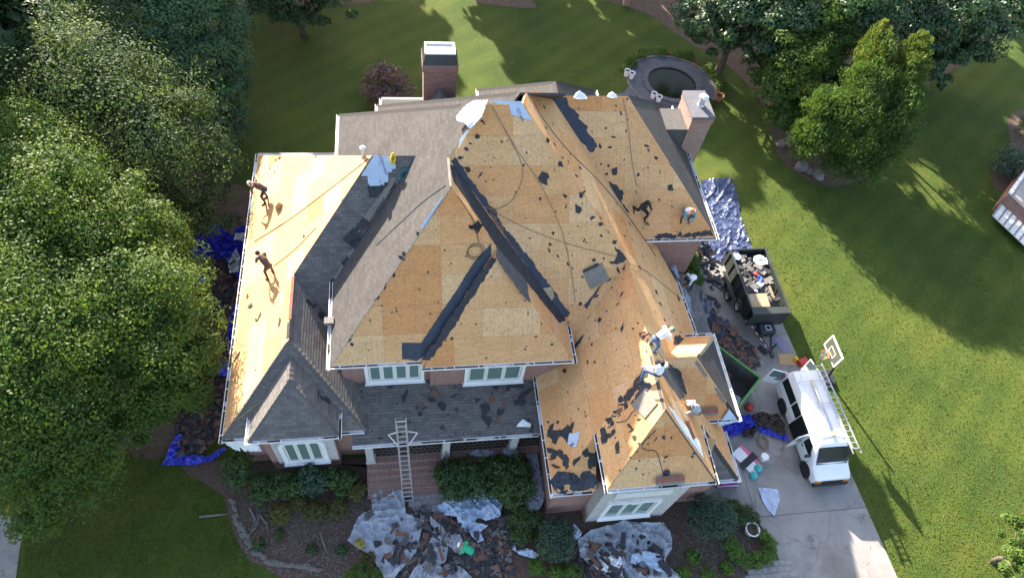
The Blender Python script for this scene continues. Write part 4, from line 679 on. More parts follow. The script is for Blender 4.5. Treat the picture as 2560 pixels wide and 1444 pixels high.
cloth('paper_sheet', [fw.at(x, y, h) for x, y, h in ((1185, 252, .1), (1220, 250, .05), (1205, 290, .03), (1178, 322, .06), (1168, 318, .3), (1160, 305, .5), (1142, 300, .45), (1140, 290, .35), (1160, 268, .3))], 'paper_white', 'large white paper sheet flapping at the top of the main west hip', 'paper sheet', 4, 0.06)
cloth('paper_sheet', [fw.at(x, y, h) for x, y, h in ((1178, 322, .05), (1165, 340, .06), (1152, 362, .05), (1146, 372, .1), (1150, 350, .2), (1166, 325, .25))], 'paper_white', 'thin white paper strip trailing down the main west hip', 'paper sheet', 3, 0.03)
fd = FACES['DS']; cloth('paper_sheet', [fd.at(x, y, h) for x, y, h in ((1823, 1022, .08), (1842, 1045, .1), (1838, 1055, .05), (1800, 1065, .0), (1795, 1062, .0), (1810, 1040, .1))], 'paper_blue', 'pale blue paper sheet hanging over the little side hip corner', 'paper sheet', 3, 0.04)
fp = FACES['P']; cloth('paper_sheet', [fp.at(x, y, h) for x, y, h in ((1307, 1047, .1), (1328, 1060, .02), (1325, 1068, .02), (1290, 1066, .02), (1296, 1058, .08))], 'paper_white', 'white paper triangle on the right end of the porch roof', 'paper sheet', 3, 0.04)
cloth('paper_sheet', [at(x, y, z) for x, y, z in ((562, 1068, 3.9), (572, 1078, 3.9), (585, 1092, 3.8), (640, 1098, 2.9), (655, 1128, 2.6), (600, 1128, 2.4), (570, 1120, 2.6), (560, 1100, 3.7))], 'paper_white', 'white sheet hanging over the front corner of the left wing', 'paper sheet', 4, 0.06)
for k, (x, y, s_, lb) in enumerate(((1450, 240, .34, 'left of the two'), (1530, 238, .26, 'right of the two'))):
    P = FACES['RS'].at(x, y+4, 0.05); cloth('paper_sheet', [P+Vector((dx*s_, dy*s_, dz*s_)) for dx, dy, dz in ((-1, -.2, 0), (-.6, .5, .3), (0, .7, .55), (.7, .4, .25), (1, -.2, 0), (0, -.4, .1))], 'paper_white', 'crumpled white paper on the right wing ridge, '+lb, 'paper sheet', 3, 0.05)
cloth('felt_pile', c0, 'felt_blue', 'rounded dark heap of felt at the front corner of the garage eave', 'felt pile', 4, 0.16, freq=2.5)
# ------------------------------------------------------------ ropes
def rope(pts, mat, label, r=0.014, sag=0.02):
    P = [FACES[k].at(x, y, 0.035) for k, x, y in pts]; out = []
    for i in range(len(P)-1):
        p0, p1, p2, p3 = P[max(i-1, 0)], P[i], P[i+1], P[min(i+2, len(P)-1)]
        for t in np.linspace(0, 1, 5)[:-1]:
            out.append(0.5*((2*p1)+(p2-p0)*t+(2*p0-5*p1+4*p2-p3)*t*t+(3*p1-p0-3*p2+p3)*t**3))
    out.append(P[-1]); o = obj('safety_rope', MB().tube(out, r, 5), mat, smooth=True); tag(o, label, 'rope'); return o
rope([('MS', 1224, 254), ('MS', 1290, 370), ('MS', 1345, 450), ('MS', 1390, 540), ('MS', 1412, 600), ('MS', 1430, 690), ('MS', 1438, 755)], 'rope', 'brown rope from the peak straight down the main slope')
rope([('MS', 1226, 256), ('MS', 1270, 340), ('MS', 1305, 412), ('MS', 1300, 465), ('MS', 1275, 505), ('MS', 1240, 522), ('MS', 1200, 512), ('MS', 1160, 480)], 'rope', 'brown rope looping from the peak back to the front hip')
rope([('ME', 1335, 255), ('ME', 1360, 300), ('ME', 1420, 375), ('ME', 1500, 455), ('ME', 1570, 540), ('ME', 1640, 640)], 'rope_dark', 'dark rope down the long narrow east slope')
rope([('MS', 1215, 518), ('MS', 1320, 572), ('MS', 1430, 612), ('MS', 1545, 642)], 'rope', 'brown rope running sideways across the main slope'); rope([('ME', 1570, 656), ('ME', 1620, 680), ('ME', 1660, 712), ('ME', 1705, 748)], 'rope', 'brown rope crossing the east slope above the driveway')
rope([('RS', 1557, 243), ('RS', 1570, 310), ('RS', 1580, 400), ('RS', 1592, 465)], 'rope', 'brown rope down the right wing to the roofer in black'); rope([('RS', 1430, 330), ('RS', 1450, 365), ('RS', 1480, 400)], 'rope_green', 'short green rope in the right wing valley')
rope([('LW', 922, 395), ('LW', 830, 468), ('LW', 720, 550), ('LW', 634, 604)], 'rope_dark', 'brown rope slanting across the sunlit left wing'); rope([('LW', 790, 568), ('LW', 740, 620), ('LW', 683, 665)], 'rope_dark', 'thin brown rope to the roofer on the left wing')
rope([('MW', 1114, 462), ('MW', 1060, 500), ('MW', 1000, 555), ('MW', 940, 612)], 'rope_green', 'green rope lying across the grey west slope')
rope([('BS', 1640, 1075), ('BS', 1605, 1112), ('BS', 1618, 1125), ('BS', 1642, 1130), ('BS', 1658, 1185)], 'rope_dark', 'dark cord curling down the garage front hip'); rope([('BW', 1603, 1012), ('BW', 1580, 1030), ('BW', 1565, 1050), ('BW', 1540, 1055)], 'rope_dark', 'dark cord on the west side of the garage hip')
rope([('GS', 1145, 490), ('GS', 1180, 545), ('GS', 1197, 605)], 'rope_dark', 'dark rope by the black bag on the front hip'); rope([('LSL', 692, 970), ('LSL', 655, 1000), ('LSL', 610, 1035), ('LSL', 590, 1050)], 'rope_yellow', 'thin yellow cord on the dark left front slope', 0.008)
def coil(key, px, py, mat, label, R0=0.26, n=7, h=0.05, squash=1.0, ang=0.0):
    f = FACES[key]; u, v = f.px(px, py); pts = []
    for i in range(n*14+1):
        a = 2*math.pi*i/14; r = R0*(0.75+0.25*math.sin(i*0.37)+rnd.uniform(-.05, .05)); pts.append((r*math.cos(a), r*squash*math.sin(a), 0.02+0.012*(i//14)+rnd.uniform(0, .02)))
    t = obj('rope_coil', MB().tube(pts, 0.016, 5), mat, M=f.M @ Matrix.Translation((u, v, h)) @ Matrix.Rotation(ang, 4, 'Z'), smooth=True); tag(t, label, 'rope')
coil('LS', 983, 396, 'rope_yellow', 'coiled yellow rope hung over the left wing ridge', 0.25, 8, 0.06, 0.45, 1.5); coil('LS', 1012, 436, 'rope_teal', 'coiled teal rope lying in the left wing valley', 0.32, 8, 0.05, 0.7, 0.8); coil('GS', 1192, 630, 'rope_dark', 'dark cable coil at the top of the small front hip', 0.42, 2, 0.05, 0.8)
f = FACES['GS']; cloth('tool_bag', [f.at(1190+18*math.cos(a)*k, 568+14*math.sin(a)*k, .06) for a, k in zip(np.linspace(0, 5.6, 9), (1, .7, 1.2, .6, 1, 1.1, .7, 1, .8))], 'shirt_black', 'black cloth bag on the front hip beside the long valley', 'bag', 3, .16, freq=3)
# the reddish ridge board left on the left wing
obj('ridge_board', MB().bar((-4.98, 17.7, 6.75), (-4.98, 15.5, 6.75), 0.12, 0.05), 'bundle_red', house)
# ============================================================ GROUND
gn = 60; xs = np.linspace(-120, 160, gn); ys = np.linspace(-80, 220, gn)
mb = MB().add([(-400, -300, 0), (450, -300, 0), (450, 600, 0), (-400, 600, 0)], [(0, 1, 2, 3)]); struct('lawn', mb, 'grass')
def ground(name, pts, mat, z, t=0.0, kindp=True):
    mb = MB(); P = [(p[0], p[1], z) for p in pts]
    if t: mb.prism(P, (0, 0, t))
    else:
        mb.add(P, [tuple(range(len(P)))])
    o = struct(name, mb, mat)
    if not t and o.data.polygons[0].normal.z < 0: o.data.flip_normals()
    return o
def smoothpoly(pts, n=4):
    P = [Vector((p[0], p[1], 0)) for p in pts]; out = []; m = len(P)
    for i in range(m):
        p0, p1, p2, p3 = P[i-1], P[i], P[(i+1) % m], P[(i+2) % m]
        for t in np.linspace(0, 1, n+1)[:-1]: out.append(tuple(0.5*((2*p1)+(p2-p0)*t+(2*p0-5*p1+4*p2-p3)*t*t+(3*p1-p0-3*p2+p3)*t**3))[:2])
    return out
g = lambda *l: [tuple(at(x, y))[:2] for x, y in l]
drive = [(21.25, 22.6), (21.35, 18.5), (22.0, 8.9), (22.3, 3.6), (22.8, -6), (14.5, -6)]+g((1965, 1444), (1948, 1400), (1925, 1340), (1895, 1305), (1850, 1262))+[(13.9, 7.9), (13.4, 8.4), (13.4, 17.5), (14.5, 19.4)]+g((1728, 700), (1745, 660), (1770, 630))
ground('driveway', drive, 'joint', 0.006)
DR = bpy.data.objects['driveway']; XJ = [11, 16.25, 30]; YJ = [-8, 2.0, 7.35, 12.35, 17.3, 30]
for i in range(2):
    for j in range(5):
        p = drive
        for a, b, c in ((1, 0, XJ[i+1]-0.012), (-1, 0, -XJ[i]-0.012), (0, 1, YJ[j+1]-0.012), (0, -1, -YJ[j]-0.012)): p = clip(p, a, b, c) if len(p) > 2 else p
        if area(p) > 0.3: obj('concrete_slab', MB().prism([(x, y, 0.008) for x, y in p], (0, 0, 0.022)), 'concrete', DR)
bed = smoothpoly(g((545, 1150), (560, 1240), (585, 1330), (625, 1400), (700, 1444))+[(-1.0, 2.0), (8, 2.0), (12.5, 4.0)]+g((1965, 1444), (1948, 1400), (1925, 1340), (1895, 1305), (1850, 1262), (1800, 1215)), 4)+[(13.3, 8.5), (6, 8.5), (6, 11.5), (-7.5, 11.9)]
ground('mulch_bed', bed, 'mulch', 0.012)
# strip of bare soil with roots under the left trees
ground('tree_bed', smoothpoly(g((610, 470), (640, 560), (625, 800), (545, 1080), (430, 1130), (330, 1140), (200, 1000), (150, 700), (300, 500), (420, 420)), 4), 'soil', 0.008)
ground('tree_bed', smoothpoly(g((1560, -40), (1640, 45), (1720, 105), (1820, 165), (1895, 245), (1925, 330), (1950, 395), (2000, 440), (2070, 466), (2140, 455), (2200, 420), (2245, 340), (2300, 230), (2400, 165), (2500, 90), (2560, 0), (2640, -90)), 4), 'soil', 0.008)
ground('tree_bed', smoothpoly(g((640, 20), (900, 10), (1000, -30), (900, -120), (500, -100), (450, 20)), 4), 'soil', 0.008); ground('tree_bed', smoothpoly(g((1180, 0), (1240, 14), (1330, 22), (1335, 8), (1280, -20), (1200, -40)), 4), 'soil', 0.008)
ground('tree_bed', smoothpoly(g((2520, 300), (2560, 275), (2640, 300), (2640, 420), (2560, 480), (2490, 470), (2480, 420), (2525, 370)), 4), 'soil', 0.008)
ground('sidewalk', g((-60, 1270), (62, 1302), (48, 1380), (38, 1460), (-60, 1500)), 'concrete', 0.01)
# front walk of pale pavers from the steps, and the paver path at the drive
def pavers(name, x0, x1, y0, y1, a, b, mat, poly=None, stag=True):
    P = poly or rect(x0, y0, x1, y1); base = ground(name, P, 'joint', 0.016); me = {}
    m = MB().lohi((-a/2+.008, -b/2+.008, 0.0), (a/2-.008, b/2-.008, 0.03)).mesh('paver'); fixn(m); m.materials.append(MATS[mat]); j = 0; y = y0
    while y < y1:
        x = x0+(a/2 if j % 2 and stag else 0)
        while x < x1:
            if pip((x+a/2, y+b/2), P):
                o = bpy.data.objects.new('paver', m); C.objects.link(o); o.location = (x+a/2, y+b/2, 0.017+rnd.uniform(0, .008)); o.rotation_euler = (0, 0, rnd.uniform(-.02, .02)); o.parent = base
            x += a
        y += b; j += 1
pavers('front_walk', -0.35, 1.45, 7.4, 9.7, 0.3, 0.3, 'paver')
pp = g((1968, 1390), (1990, 1450), (2010, 1500), (1860, 1500), (1855, 1440), (1905, 1405)); pavers('paver_path', 13.4, 17.2, 3.0, 7.0, 0.36, 0.26, 'paver', pp)
# pond
pc = at(1679, 210); pe = lambda a, b, rot, n=48: [(pc.x+a*math.cos(t)*math.cos(rot)-b*math.sin(t)*math.sin(rot), pc.y+a*math.cos(t)*math.sin(rot)+b*math.sin(t)*math.cos(rot)) for t in np.linspace(0, 2*math.pi, n+1)[:-1]]
e1 = at(1620, 200); e2 = at(1742, 222); a0 = (e2-e1).length/2; rt = math.atan2(e2.y-e1.y, e2.x-e1.x); b0 = abs((at(1680, 170)-at(1680, 250)).y)/2
ground('pond_patio', pe(a0*1.78, b0*1.72, rt), 'slab_grey', 0.018); ground('pond_patio', smoothpoly(g((1585, 190), (1570, 215), (1555, 232), (1490, 245), (1540, 280), (1650, 300), (1640, 240)), 4), 'slab_grey', 0.014)
ground('pond_water', pe(a0*1.03, b0*1.03, rt), 'pond_water', 0.03)
cop = thing('pond_coping', 'raised grey stone rim around the oval pond', 'pond rim', (pc.x, pc.y, 0), local=False); setw(cop, Matrix.Translation((pc.x, pc.y, 0)))
inn, out = pe(a0*1.0, b0*1.0, rt, 26), pe(a0*1.2, b0*1.22, rt, 26)
for i in range(26):
    k = (i+1) % 26; q = [Vector((*p, 0.02)) for p in (inn[i], out[i], out[k], inn[k])]; c = sum(q, Vector())/4; q = [c+(p-c)*0.97 for p in q]
    obj('rim_stone', MB().prism(q, (0, 0, 0.13+rnd.uniform(0, .012))), 'slab_grey', cop)
inn, out = pe(a0*1.76, b0*1.70, rt, 40), pe(a0*1.86, b0*1.80, rt, 40); edge = thing('patio_edging', 'thin stone edging around the oval pond patio', 'edging', (pc.x, pc.y, 0), local=False); setw(edge, Matrix.Translation((pc.x, pc.y, 0)))
for i in range(40):
    k = (i+1) % 40; obj('edging_stone', MB().prism([Vector((*p, 0.0)) for p in (inn[i], out[i], out[k], inn[k])], (0, 0, 0.08+rnd.uniform(0, .02))), 'rock', edge)
# stone border of the front bed
bord = thing('stone_border', 'dry stone border curving round the left front bed', 'stone border', tuple(at(600, 1350)), local=False); setw(bord, Matrix.Translation(at(600, 1350)))
def blob_rock(r, sq=0.5):
    bm = bmesh.new(); bmesh.ops.create_icosphere(bm, subdivisions=2, radius=1.0)
    for v in bm.verts: v.co = Vector((v.co.x*r[0], v.co.y*r[1], v.co.z*r[2]))*(1+rnd.uniform(-.2, .2))
    me = bpy.data.meshes.new('rock'); bm.to_mesh(me); bm.free(); me.materials.append(MATS['rock']); return me
ROCKS = [blob_rock((1, rnd.uniform(.5, .8), rnd.uniform(.3, .45))) for _ in range(5)]
path = [at(x, y) for x, y in ((578, 1255), (588, 1290), (600, 1325), (618, 1355), (640, 1382), (670, 1402), (710, 1412), (760, 1418), (810, 1424))]
for i in range(len(path)-1):
    a, b = path[i], path[i+1]; n = max(1, int((b-a).length/0.24))
    for k in range(n):
        for row in (0, 1):
            p = a+(b-a)*(k/n)+Vector((rnd.uniform(-.05, .05)+row*0.12, rnd.uniform(-.05, .05), 0)); o = bpy.data.objects.new('border_stone', rnd.choice(ROCKS)); C.objects.link(o); s = rnd.uniform(.1, .19)
            o.matrix_world = Matrix.Translation(p+Vector((0, 0, 0.04))) @ Matrix.Rotation(math.atan2(b.y-a.y, b.x-a.x)+rnd.uniform(-.3, .3), 4, 'Z') @ Matrix.Diagonal((s*1.3, s, s, 1)); o.parent = bord; o.matrix_parent_inverse = WMAT[bord.name].inverted()
for (x, y, s, lb) in ((1953, 361, .42, 'upright pale boulder at the west edge of the right tree bed'), (2001, 421, .58, 'broad flat boulder at the south edge of the right tree bed'), (2022, 430, .35, 'smallest of the boulders at the south edge of the tree bed'), (2042, 441, .52, 'dark topped boulder at the south east edge of the tree bed')):
    o = obj('boulder', blob_rock((s, s*.75, s*.6)), 'rock', M=Matrix.Translation(at(x, y)+Vector((0, 0, s*.25))) @ Matrix.Rotation(rnd.uniform(0, 3), 4, 'Z')); tag(o, lb, 'boulder', 'boulders round the right tree bed')
# driftwood in the left bed
for k, (pts, lb) in enumerate((([(625, 1270), (640, 1300), (628, 1335)], 'left pale dead branch beside the stone border'), ([(650, 1285), (640, 1320), (622, 1340)], 'middle pale dead branch beside the stone border'), ([(652, 1290), (668, 1310), (672, 1335)], 'right pale dead branch beside the stone border'), ([(800, 1330), (812, 1365), (820, 1385)], 'thin pale stick on the mulch in the left bed'), ([(500, 1292), (545, 1288), (575, 1285)], 'pale stick on the lawn left of the stone border'))):
    P = [at(x, y)+Vector((0, 0, 0.06+0.05*(i == 1))) for i, (x, y) in enumerate(pts)]; o = obj('dead_branch', MB().tube(P, [0.05, 0.04, 0.015], 6), 'rock'); tag(o, lb, 'branch')
# fine mulch chips
chips = MB()
for i in range(1400):
    p = at(rnd.uniform(600, 960), rnd.uniform(1250, 1444)) if i < 900 else at(rnd.uniform(1600, 1880), rnd.uniform(1330, 1444))
    if not pip((p.x, p.y), bed): continue
    a = rnd.uniform(0, 3.14); l = rnd.uniform(.03, .09); d = Vector((math.cos(a), math.sin(a), rnd.uniform(-.2, .2)))*l; chips.bar(p+Vector((0, 0, .025))-d, p+Vector((0, 0, .025))+d, .022, .012)
o = obj('mulch_chips', chips, 'debris_grey'); o['kind'] = 'stuff'; tag(o, 'loose wood chips strewn over the front mulch beds', 'wood chips')
# neighbour outbuilding at the right edge
nb = thing('neighbour_shed', 'white ribbed lean-to roof against a brick wall at the right edge', 'shed', tuple(at(2530, 590)), local=False); setw(nb, Matrix.Translation(at(2530, 590)))
A, B_ = at(2481, 537, 0.5), at(2590, 640, 0.5); Cc = at(2513, 495, 0.85); d1 = (B_-A); d2 = Cc-A
obj('roof_sheet', MB().prism([A, A+d1, A+d1+d2, A+d2], (0, 0, -0.06)), 'cream_trim', nb)
for i in range(9): p = A+d1*(i/8*0.98+0.01); obj('roof_rib', MB().bar(p+Vector((0, 0, .03)), p+d2+Vector((0, 0, .03)), .05, .06), 'slab_grey', nb)
w0 = A+d1*0.04+d2*.6; dn = d2.copy(); dn.z = 0
obj('wall', MB().prism([(p.x, p.y, -0.02) for p in (w0, w0+d1*.95, w0+d1*.95+dn*.4, w0+dn*.4)], (0, 0, 0.45)), 'brick', nb)
q = at(2522, 484, 1.6); obj('brick_wall', MB().prism([(p.x, p.y, -0.02) for p in (q, q+dn*2.2, q+dn*2.2+d1, q+d1)], (0, 0, 1.6)), 'brick', nb); obj('wall_coping', MB().prism([(p.x, p.y, 1.585) for p in (q-d1*.02, q+dn*2.2, q+dn*2.2+d1*.05, q+d1*.05)], (0, 0, 0.1)), 'cream_trim', nb)
pr = at(1564, 12); o = obj('brick_pier', MB().lohi((pr.x-.25, pr.y-.25, -.02), (pr.x+.25, pr.y+.25, 1.2)), 'brick_pale'); tag(o, 'square brick pier at the far edge of the back lawn', 'pier')
# pots and buckets
def tub(name, px, py, r, h, mat, label, group, inner='mulch'):
    p = at(px, py); o = obj(name, MB().lathe(p+Vector((0, 0, .02)), [(r*.8, 0), (r, h), (r*1.08, h), (r*1.08, h+.03), (r*.9, h+.03), (r*.85, h-.1)], 16, False), mat, smooth=False); tag(o, label, 'pot', group); setw(o, Matrix.Identity(4)); obj('soil', MB().lathe(p, [(r*.86, h-.12), (r*.86, h-.06)], 16), inner, o); return o
tub('bucket', 1565, 190, .21, .48, 'white_trim', 'left of the two white tubs by the pond path', 'white tubs by the pond'); tub('bucket', 1577, 196, .21, .48, 'white_trim', 'right of the two white tubs by the pond path', 'white tubs by the pond'); tub('bucket', 1632, 245, .21, .4, 'white_trim', 'left white tub between the pond and the house', 'white tubs by the pond'); tub('bucket', 1645, 253, .21, .4, 'white_trim', 'right white tub between the pond and the house', 'white tubs by the pond')
tub('flower_pot', 1795, 250, .3, .4, 'terracotta', 'terracotta pot by the pond patio edge', None); tub('ring_planter', 1874, 1327, .33, .35, 'cream_trim', 'round cream planter in the bed by the driveway', None, 'mulch')
# ============================================================ TREES AND SHRUBS
def leaf_mesh(name, blobs, n, size, mat, aspect=0.6, flat=0.5, clump=0.40, per=130, low=-0.5, shell=(0.55, 1.0), up=0.0):
    """many small leaves grouped in clumps spread over the shells of the given blobs"""
    cs = np.array([b[0] for b in blobs], float); rs = np.array([b[1] if isinstance(b[1], tuple) else (b[1],)*3 for b in blobs], float)
    w = (rs[:, 0]**2); w = w/w.sum(); K = max(4, n//per)
    bi = nrng.choice(len(blobs), K, p=w); d = nrng.normal(size=(K, 3)); d[:, 2] = np.where(d[:, 2]/np.linalg.norm(d, axis=1) < low, -d[:, 2], d[:, 2]); d /= np.linalg.norm(d, axis=1)[:, None]
    kc = cs[bi]+d*rs[bi]*nrng.uniform(shell[0], shell[1], (K, 1)); kr = rs[bi].mean(1)*clump*nrng.uniform(0.6, 1.3, K)
    ki = np.repeat(np.arange(K), per); m = len(ki); off = nrng.normal(size=(m, 3)); off[:, 2] = np.abs(off[:, 2])*1.1-0.15; off /= np.linalg.norm(off, axis=1)[:, None]; od = off.copy(); off *= (nrng.uniform(0.35, 1, (m, 1))**0.6)*kr[ki][:, None]; off[:, 2] *= flat+0.25
    P = kc[ki]+off; N_ = d[ki]*0.45+od*0.9+np.array([0, 0, 0.3])+nrng.normal(scale=0.45, size=(m, 3)); N_ /= np.linalg.norm(N_, axis=1)[:, None]
    T = np.cross(N_, nrng.normal(size=(m, 3)))
    if up: T = T/np.linalg.norm(T, axis=1)[:, None]*(1-up)+(np.array([0, 0, 1.0])+d[ki]*0.45)*up; N_ = np.cross(T, nrng.normal(size=(m, 3))); N_ /= np.linalg.norm(N_, axis=1)[:, None]
    T /= np.linalg.norm(T, axis=1)[:, None]; B = np.cross(N_, T); s = size*nrng.uniform(0.6, 1.35, (m, 1))
    droop = -N_*s*0.12
    V = np.stack([P-T*s*.5, P+B*s*aspect*.5+droop*0, P+T*s*.5+droop, P-B*s*aspect*.5], 1).reshape(-1, 3)
    me = bpy.data.meshes.new(name); me.vertices.add(len(V)); me.vertices.foreach_set('co', V.ravel()); me.loops.add(len(V)); me.loops.foreach_set('vertex_index', np.arange(len(V), dtype=np.int32)); me.polygons.add(m); me.polygons.foreach_set('loop_start', np.arange(0, len(V), 4, dtype=np.int32)); me.polygons.foreach_set('loop_total', np.full(m, 4, dtype=np.int32)); me.update(); me.materials.append(MATS[mat]); return me
def tree(name, label, cat, pix, n, size, mat, trunk_r=0.25, base=None, group=None, world=False, zf=0.62, **kw):
    if not world: pix = [(b[0], b[1], b[2]*zf, b[3]*(32-b[2]*zf)/(32-b[2])*1.04) for b in pix]
    bl = [((tuple(at(b[0], b[1], b[2])) if not world else tuple(b[:3])), b[3]) for b in pix]
    c = np.mean([b[0] for b in bl], axis=0); bp = Vector(base if base else (c[0], c[1], 0)); bp.z = 0
    t = thing(name, label, cat, tuple(bp), group=group, local=False); setw(t, Matrix.Translation(bp))
    obj('crown', leaf_mesh('crown', bl, n, size, mat, **kw), mat, t)
    mb = MB(); zt = max(b[0][2] for b in bl); fork = Vector((bp.x*.5+c[0]*.5, bp.y*.5+c[1]*.5, max(.5, zt*.38))); rr = [trunk_r*1.3, trunk_r, trunk_r*.75]
    mb.tube([bp+Vector((0, 0, -.05)), bp.lerp(fork, .25)+Vector((rnd.uniform(-.1, .1), rnd.uniform(-.1, .1), .2)), fork], rr, 8)
    for b in bl:
        e = Vector(b[0]); mid = fork.lerp(e, .5)+Vector((rnd.uniform(-.3, .3), rnd.uniform(-.3, .3), .25)); mb.tube([fork, mid, e], [trunk_r*.6, trunk_r*.35, .03], 5)
    obj('trunk', mb, 'bark', t, smooth=True); return t
LT = 'oaks left of the house'
tree('oak_tree', 'big glossy oak in the upper left, its leaves catching pale sunlight', 'tree', [(60, 130, 12, 2.2), (150, 140, 12.5, 2.2), (250, 200, 12.5, 2.3), (335, 245, 12, 2.2), (420, 270, 11, 2.0), (462, 345, 10, 1.9), (485, 420, 9, 1.8), (528, 498, 7.2, 1.35), (380, 370, 11, 2.2), (280, 320, 12, 2.3), (180, 250, 13, 2.4), (90, 230, 12.5, 2.3), (430, 480, 8.5, 1.8), (330, 460, 9.5, 1.9), (40, 60, 11, 2), (520, 550, 5.6, 1.2), (470, 565, 6.2, 1.4), (-40, 150, 12, 2.5)], 98000, 0.145, 'leaf_gloss', 0.4, None, LT, zf=.45)
tree('oak_tree', 'yellow green oak at the left edge, in front of the big glossy oak', 'tree', [(60, 380, 12, 1.7), (30, 320, 11.5, 1.5), (130, 430, 11.5, 1.7), (180, 470, 11, 1.5), (60, 480, 12, 1.9), (150, 540, 11.5, 1.9), (230, 590, 10, 1.7), (290, 500, 9.5, 1.6), (340, 560, 9, 1.7), (280, 620, 9, 1.8), (400, 620, 8, 1.5), (425, 665, 7, 1.4), (360, 680, 8, 1.6), (60, 600, 11, 2.1), (180, 640, 10, 1.9), (-30, 480, 11.5, 2.2)], 80000, 0.13, 'leaf_oak', 0.35, None, LT)
tree('oak_tree', 'bright green oak reaching towards the left eave, above the blue tarp', 'tree', [(300, 740, 9, 1.9), (400, 760, 8.5, 1.8), (455, 820, 7.5, 1.5), (488, 905, 6.3, 1.3), (430, 900, 7, 1.6), (360, 850, 8, 1.9), (462, 960, 5.2, 1.2), (400, 980, 5.8, 1.4), (505, 925, 6, .9), (320, 960, 7, 1.6), (340, 1050, 4.6, 1.2), (250, 880, 8, 1.9)], 56000, 0.13, 'leaf_oak', 0.3, None, LT)
tree('oak_tree', 'broad green oak at the lower left edge', 'tree', [(60, 720, 11, 2.0), (140, 780, 10.5, 1.9), (60, 850, 10.5, 2.1), (180, 880, 9.5, 1.9), (80, 980, 9.5, 2.1), (200, 1020, 8, 1.8), (100, 1100, 8, 1.9), (40, 1180, 7, 1.7), (150, 1180, 6.2, 1.5), (210, 1110, 7, 1.4), (110, 1270, 4.5, 1.2), (220, 1215, 4, 1.0), (300, 1120, 4.5, 1.1), (-30, 950, 9.5, 2.2)], 74000, 0.13, 'leaf_oak', 0.35, None, LT)
CG = 'dark evergreens behind the left oaks'
tree('evergreen_tree', 'dark evergreen behind the left oak, nearest the top left corner', 'tree', [(150, 40, 10, 1.7), (240, 75, 9.5, 1.8), (320, 60, 10.5, 1.8), (230, 10, 11, 1.8), (350, 5, 11.5, 1.8), (310, 130, 8.5, 1.5)], 22000, 0.2, 'leaf_conifer', 0.25, None, CG, aspect=0.35, flat=0.25, per=70, clump=.34, zf=.5)
tree('evergreen_tree', 'dark evergreen behind the left oak, middle of the three', 'tree', [(400, 100, 10.5, 1.8), (470, 60, 11, 1.8), (430, 15, 12, 1.8), (450, 190, 8.5, 1.7), (500, 150, 9, 1.7), (380, 170, 8.5, 1.5)], 22000, 0.2, 'leaf_conifer', 0.25, None, CG, aspect=0.35, flat=0.25, per=70, clump=.34, zf=.5)
tree('evergreen_tree', 'dark evergreen along the back lawn, rightmost of the three at left', 'tree', [(545, 60, 10, 1.6), (560, 150, 8, 1.5), (555, 240, 6.2, 1.4), (585, 305, 4.6, 1.1), (535, 325, 5.6, 1.4), (565, 390, 3.6, 1.0), (555, 10, 11, 1.7), (550, 460, 2.6, .9), (580, 200, 6, 1.1)], 24000, 0.19, 'leaf_conifer', 0.25, None, CG, aspect=0.35, flat=0.25, per=70, clump=.34, zf=.5)
tree('broadleaf_tree', 'pale flecked tree at the top edge above the back lawn', 'tree', [(700, 10, 8.5, 1.6), (775, 25, 7.5, 1.4), (830, 12, 7.5, 1.3), (665, 28, 7.5, 1.2), (740, 62, 6, 1.0), (760, -30, 9, 1.8), (700, -20, 6, 1.6), (800, -10, 6, 1.5)], 15000, 0.2, 'leaf_gloss', 0.25, zf=.35)
tree('japanese_maple', 'rounded dark purple maple between the left chimney and back lawn', 'tree', [(940, 205, 1.7, .85), (985, 205, 1.8, .9), (1015, 228, 1.5, .7), (925, 235, 1.2, .7), (960, 245, 1.2, .8), (965, 190, 1.9, .8), (1000, 250, 1.0, .7)], 9000, 0.13, 'leaf_purple', 0.1, per=40)
RG = 'trees beyond the pond'
tree('broadleaf_tree', 'dark broadleaf tree above the pond at the top edge', 'tree', [(1750, 35, 7, 1.7), (1800, 70, 6.3, 1.7), (1860, 60, 8, 1.9), (1900, 110, 6.5, 1.6), (1940, 40, 9, 2.1), (1850, 5, 9, 1.9), (2000, 20, 10, 2.0), (1800, 115, 4.6, 1.2), (1730, 80, 4.5, 1.0)], 30000, 0.24, 'leaf_dark', 0.3, None, RG)
tree('broadleaf_tree', 'brighter green tree standing left of the two golden spires', 'tree', [(1965, 130, 8, 1.4), (1990, 180, 7, 1.5), (1955, 235, 5.2, 1.4), (1960, 290, 3.6, 1.2), (2030, 150, 8, 1.4), (2080, 90, 9, 1.5), (2050, 55, 10, 1.5), (2000, 250, 5.2, 1.3), (1925, 180, 5, 1.2)], 34000, 0.2, 'leaf_oak', 0.25, None, RG)
cy = tree('cypress_clump', 'broad evergreen clump with two golden tipped leaning spires', 'tree', [(2203, 68, 9.9, .30), (2199, 80, 9.7, .5), (2192, 110, 9.2, .78), (2182, 150, 8.6, 1.02), (2167, 200, 7.8, 1.3), (2150, 250, 7, 1.25), (2130, 300, 6, 1.5), (2302, 92, 9.8, .30), (2296, 104, 9.6, .5), (2284, 135, 9, .78), (2270, 175, 8.3, 1.02), (2255, 225, 7.5, 1.22), (2240, 275, 6.7, 1.35), (2225, 325, 5.8, 1.4), (2080, 300, 5.4, 1.4), (2050, 350, 4.2, 1.5), (2120, 365, 4.4, 1.7), (2190, 375, 4.3, 1.6), (2090, 410, 2.6, 1.3), (2150, 420, 2.6, 1.4), (2010, 340, 3.6, 1.1), (2060, 270, 6, 1.2), (2005, 385, 2.1, .9)], 90000, 0.2, 'leaf_cypress', 0.3, None, aspect=0.3, per=45, clump=.36, up=.55, zf=0.8, shell=(.3, 1.0))
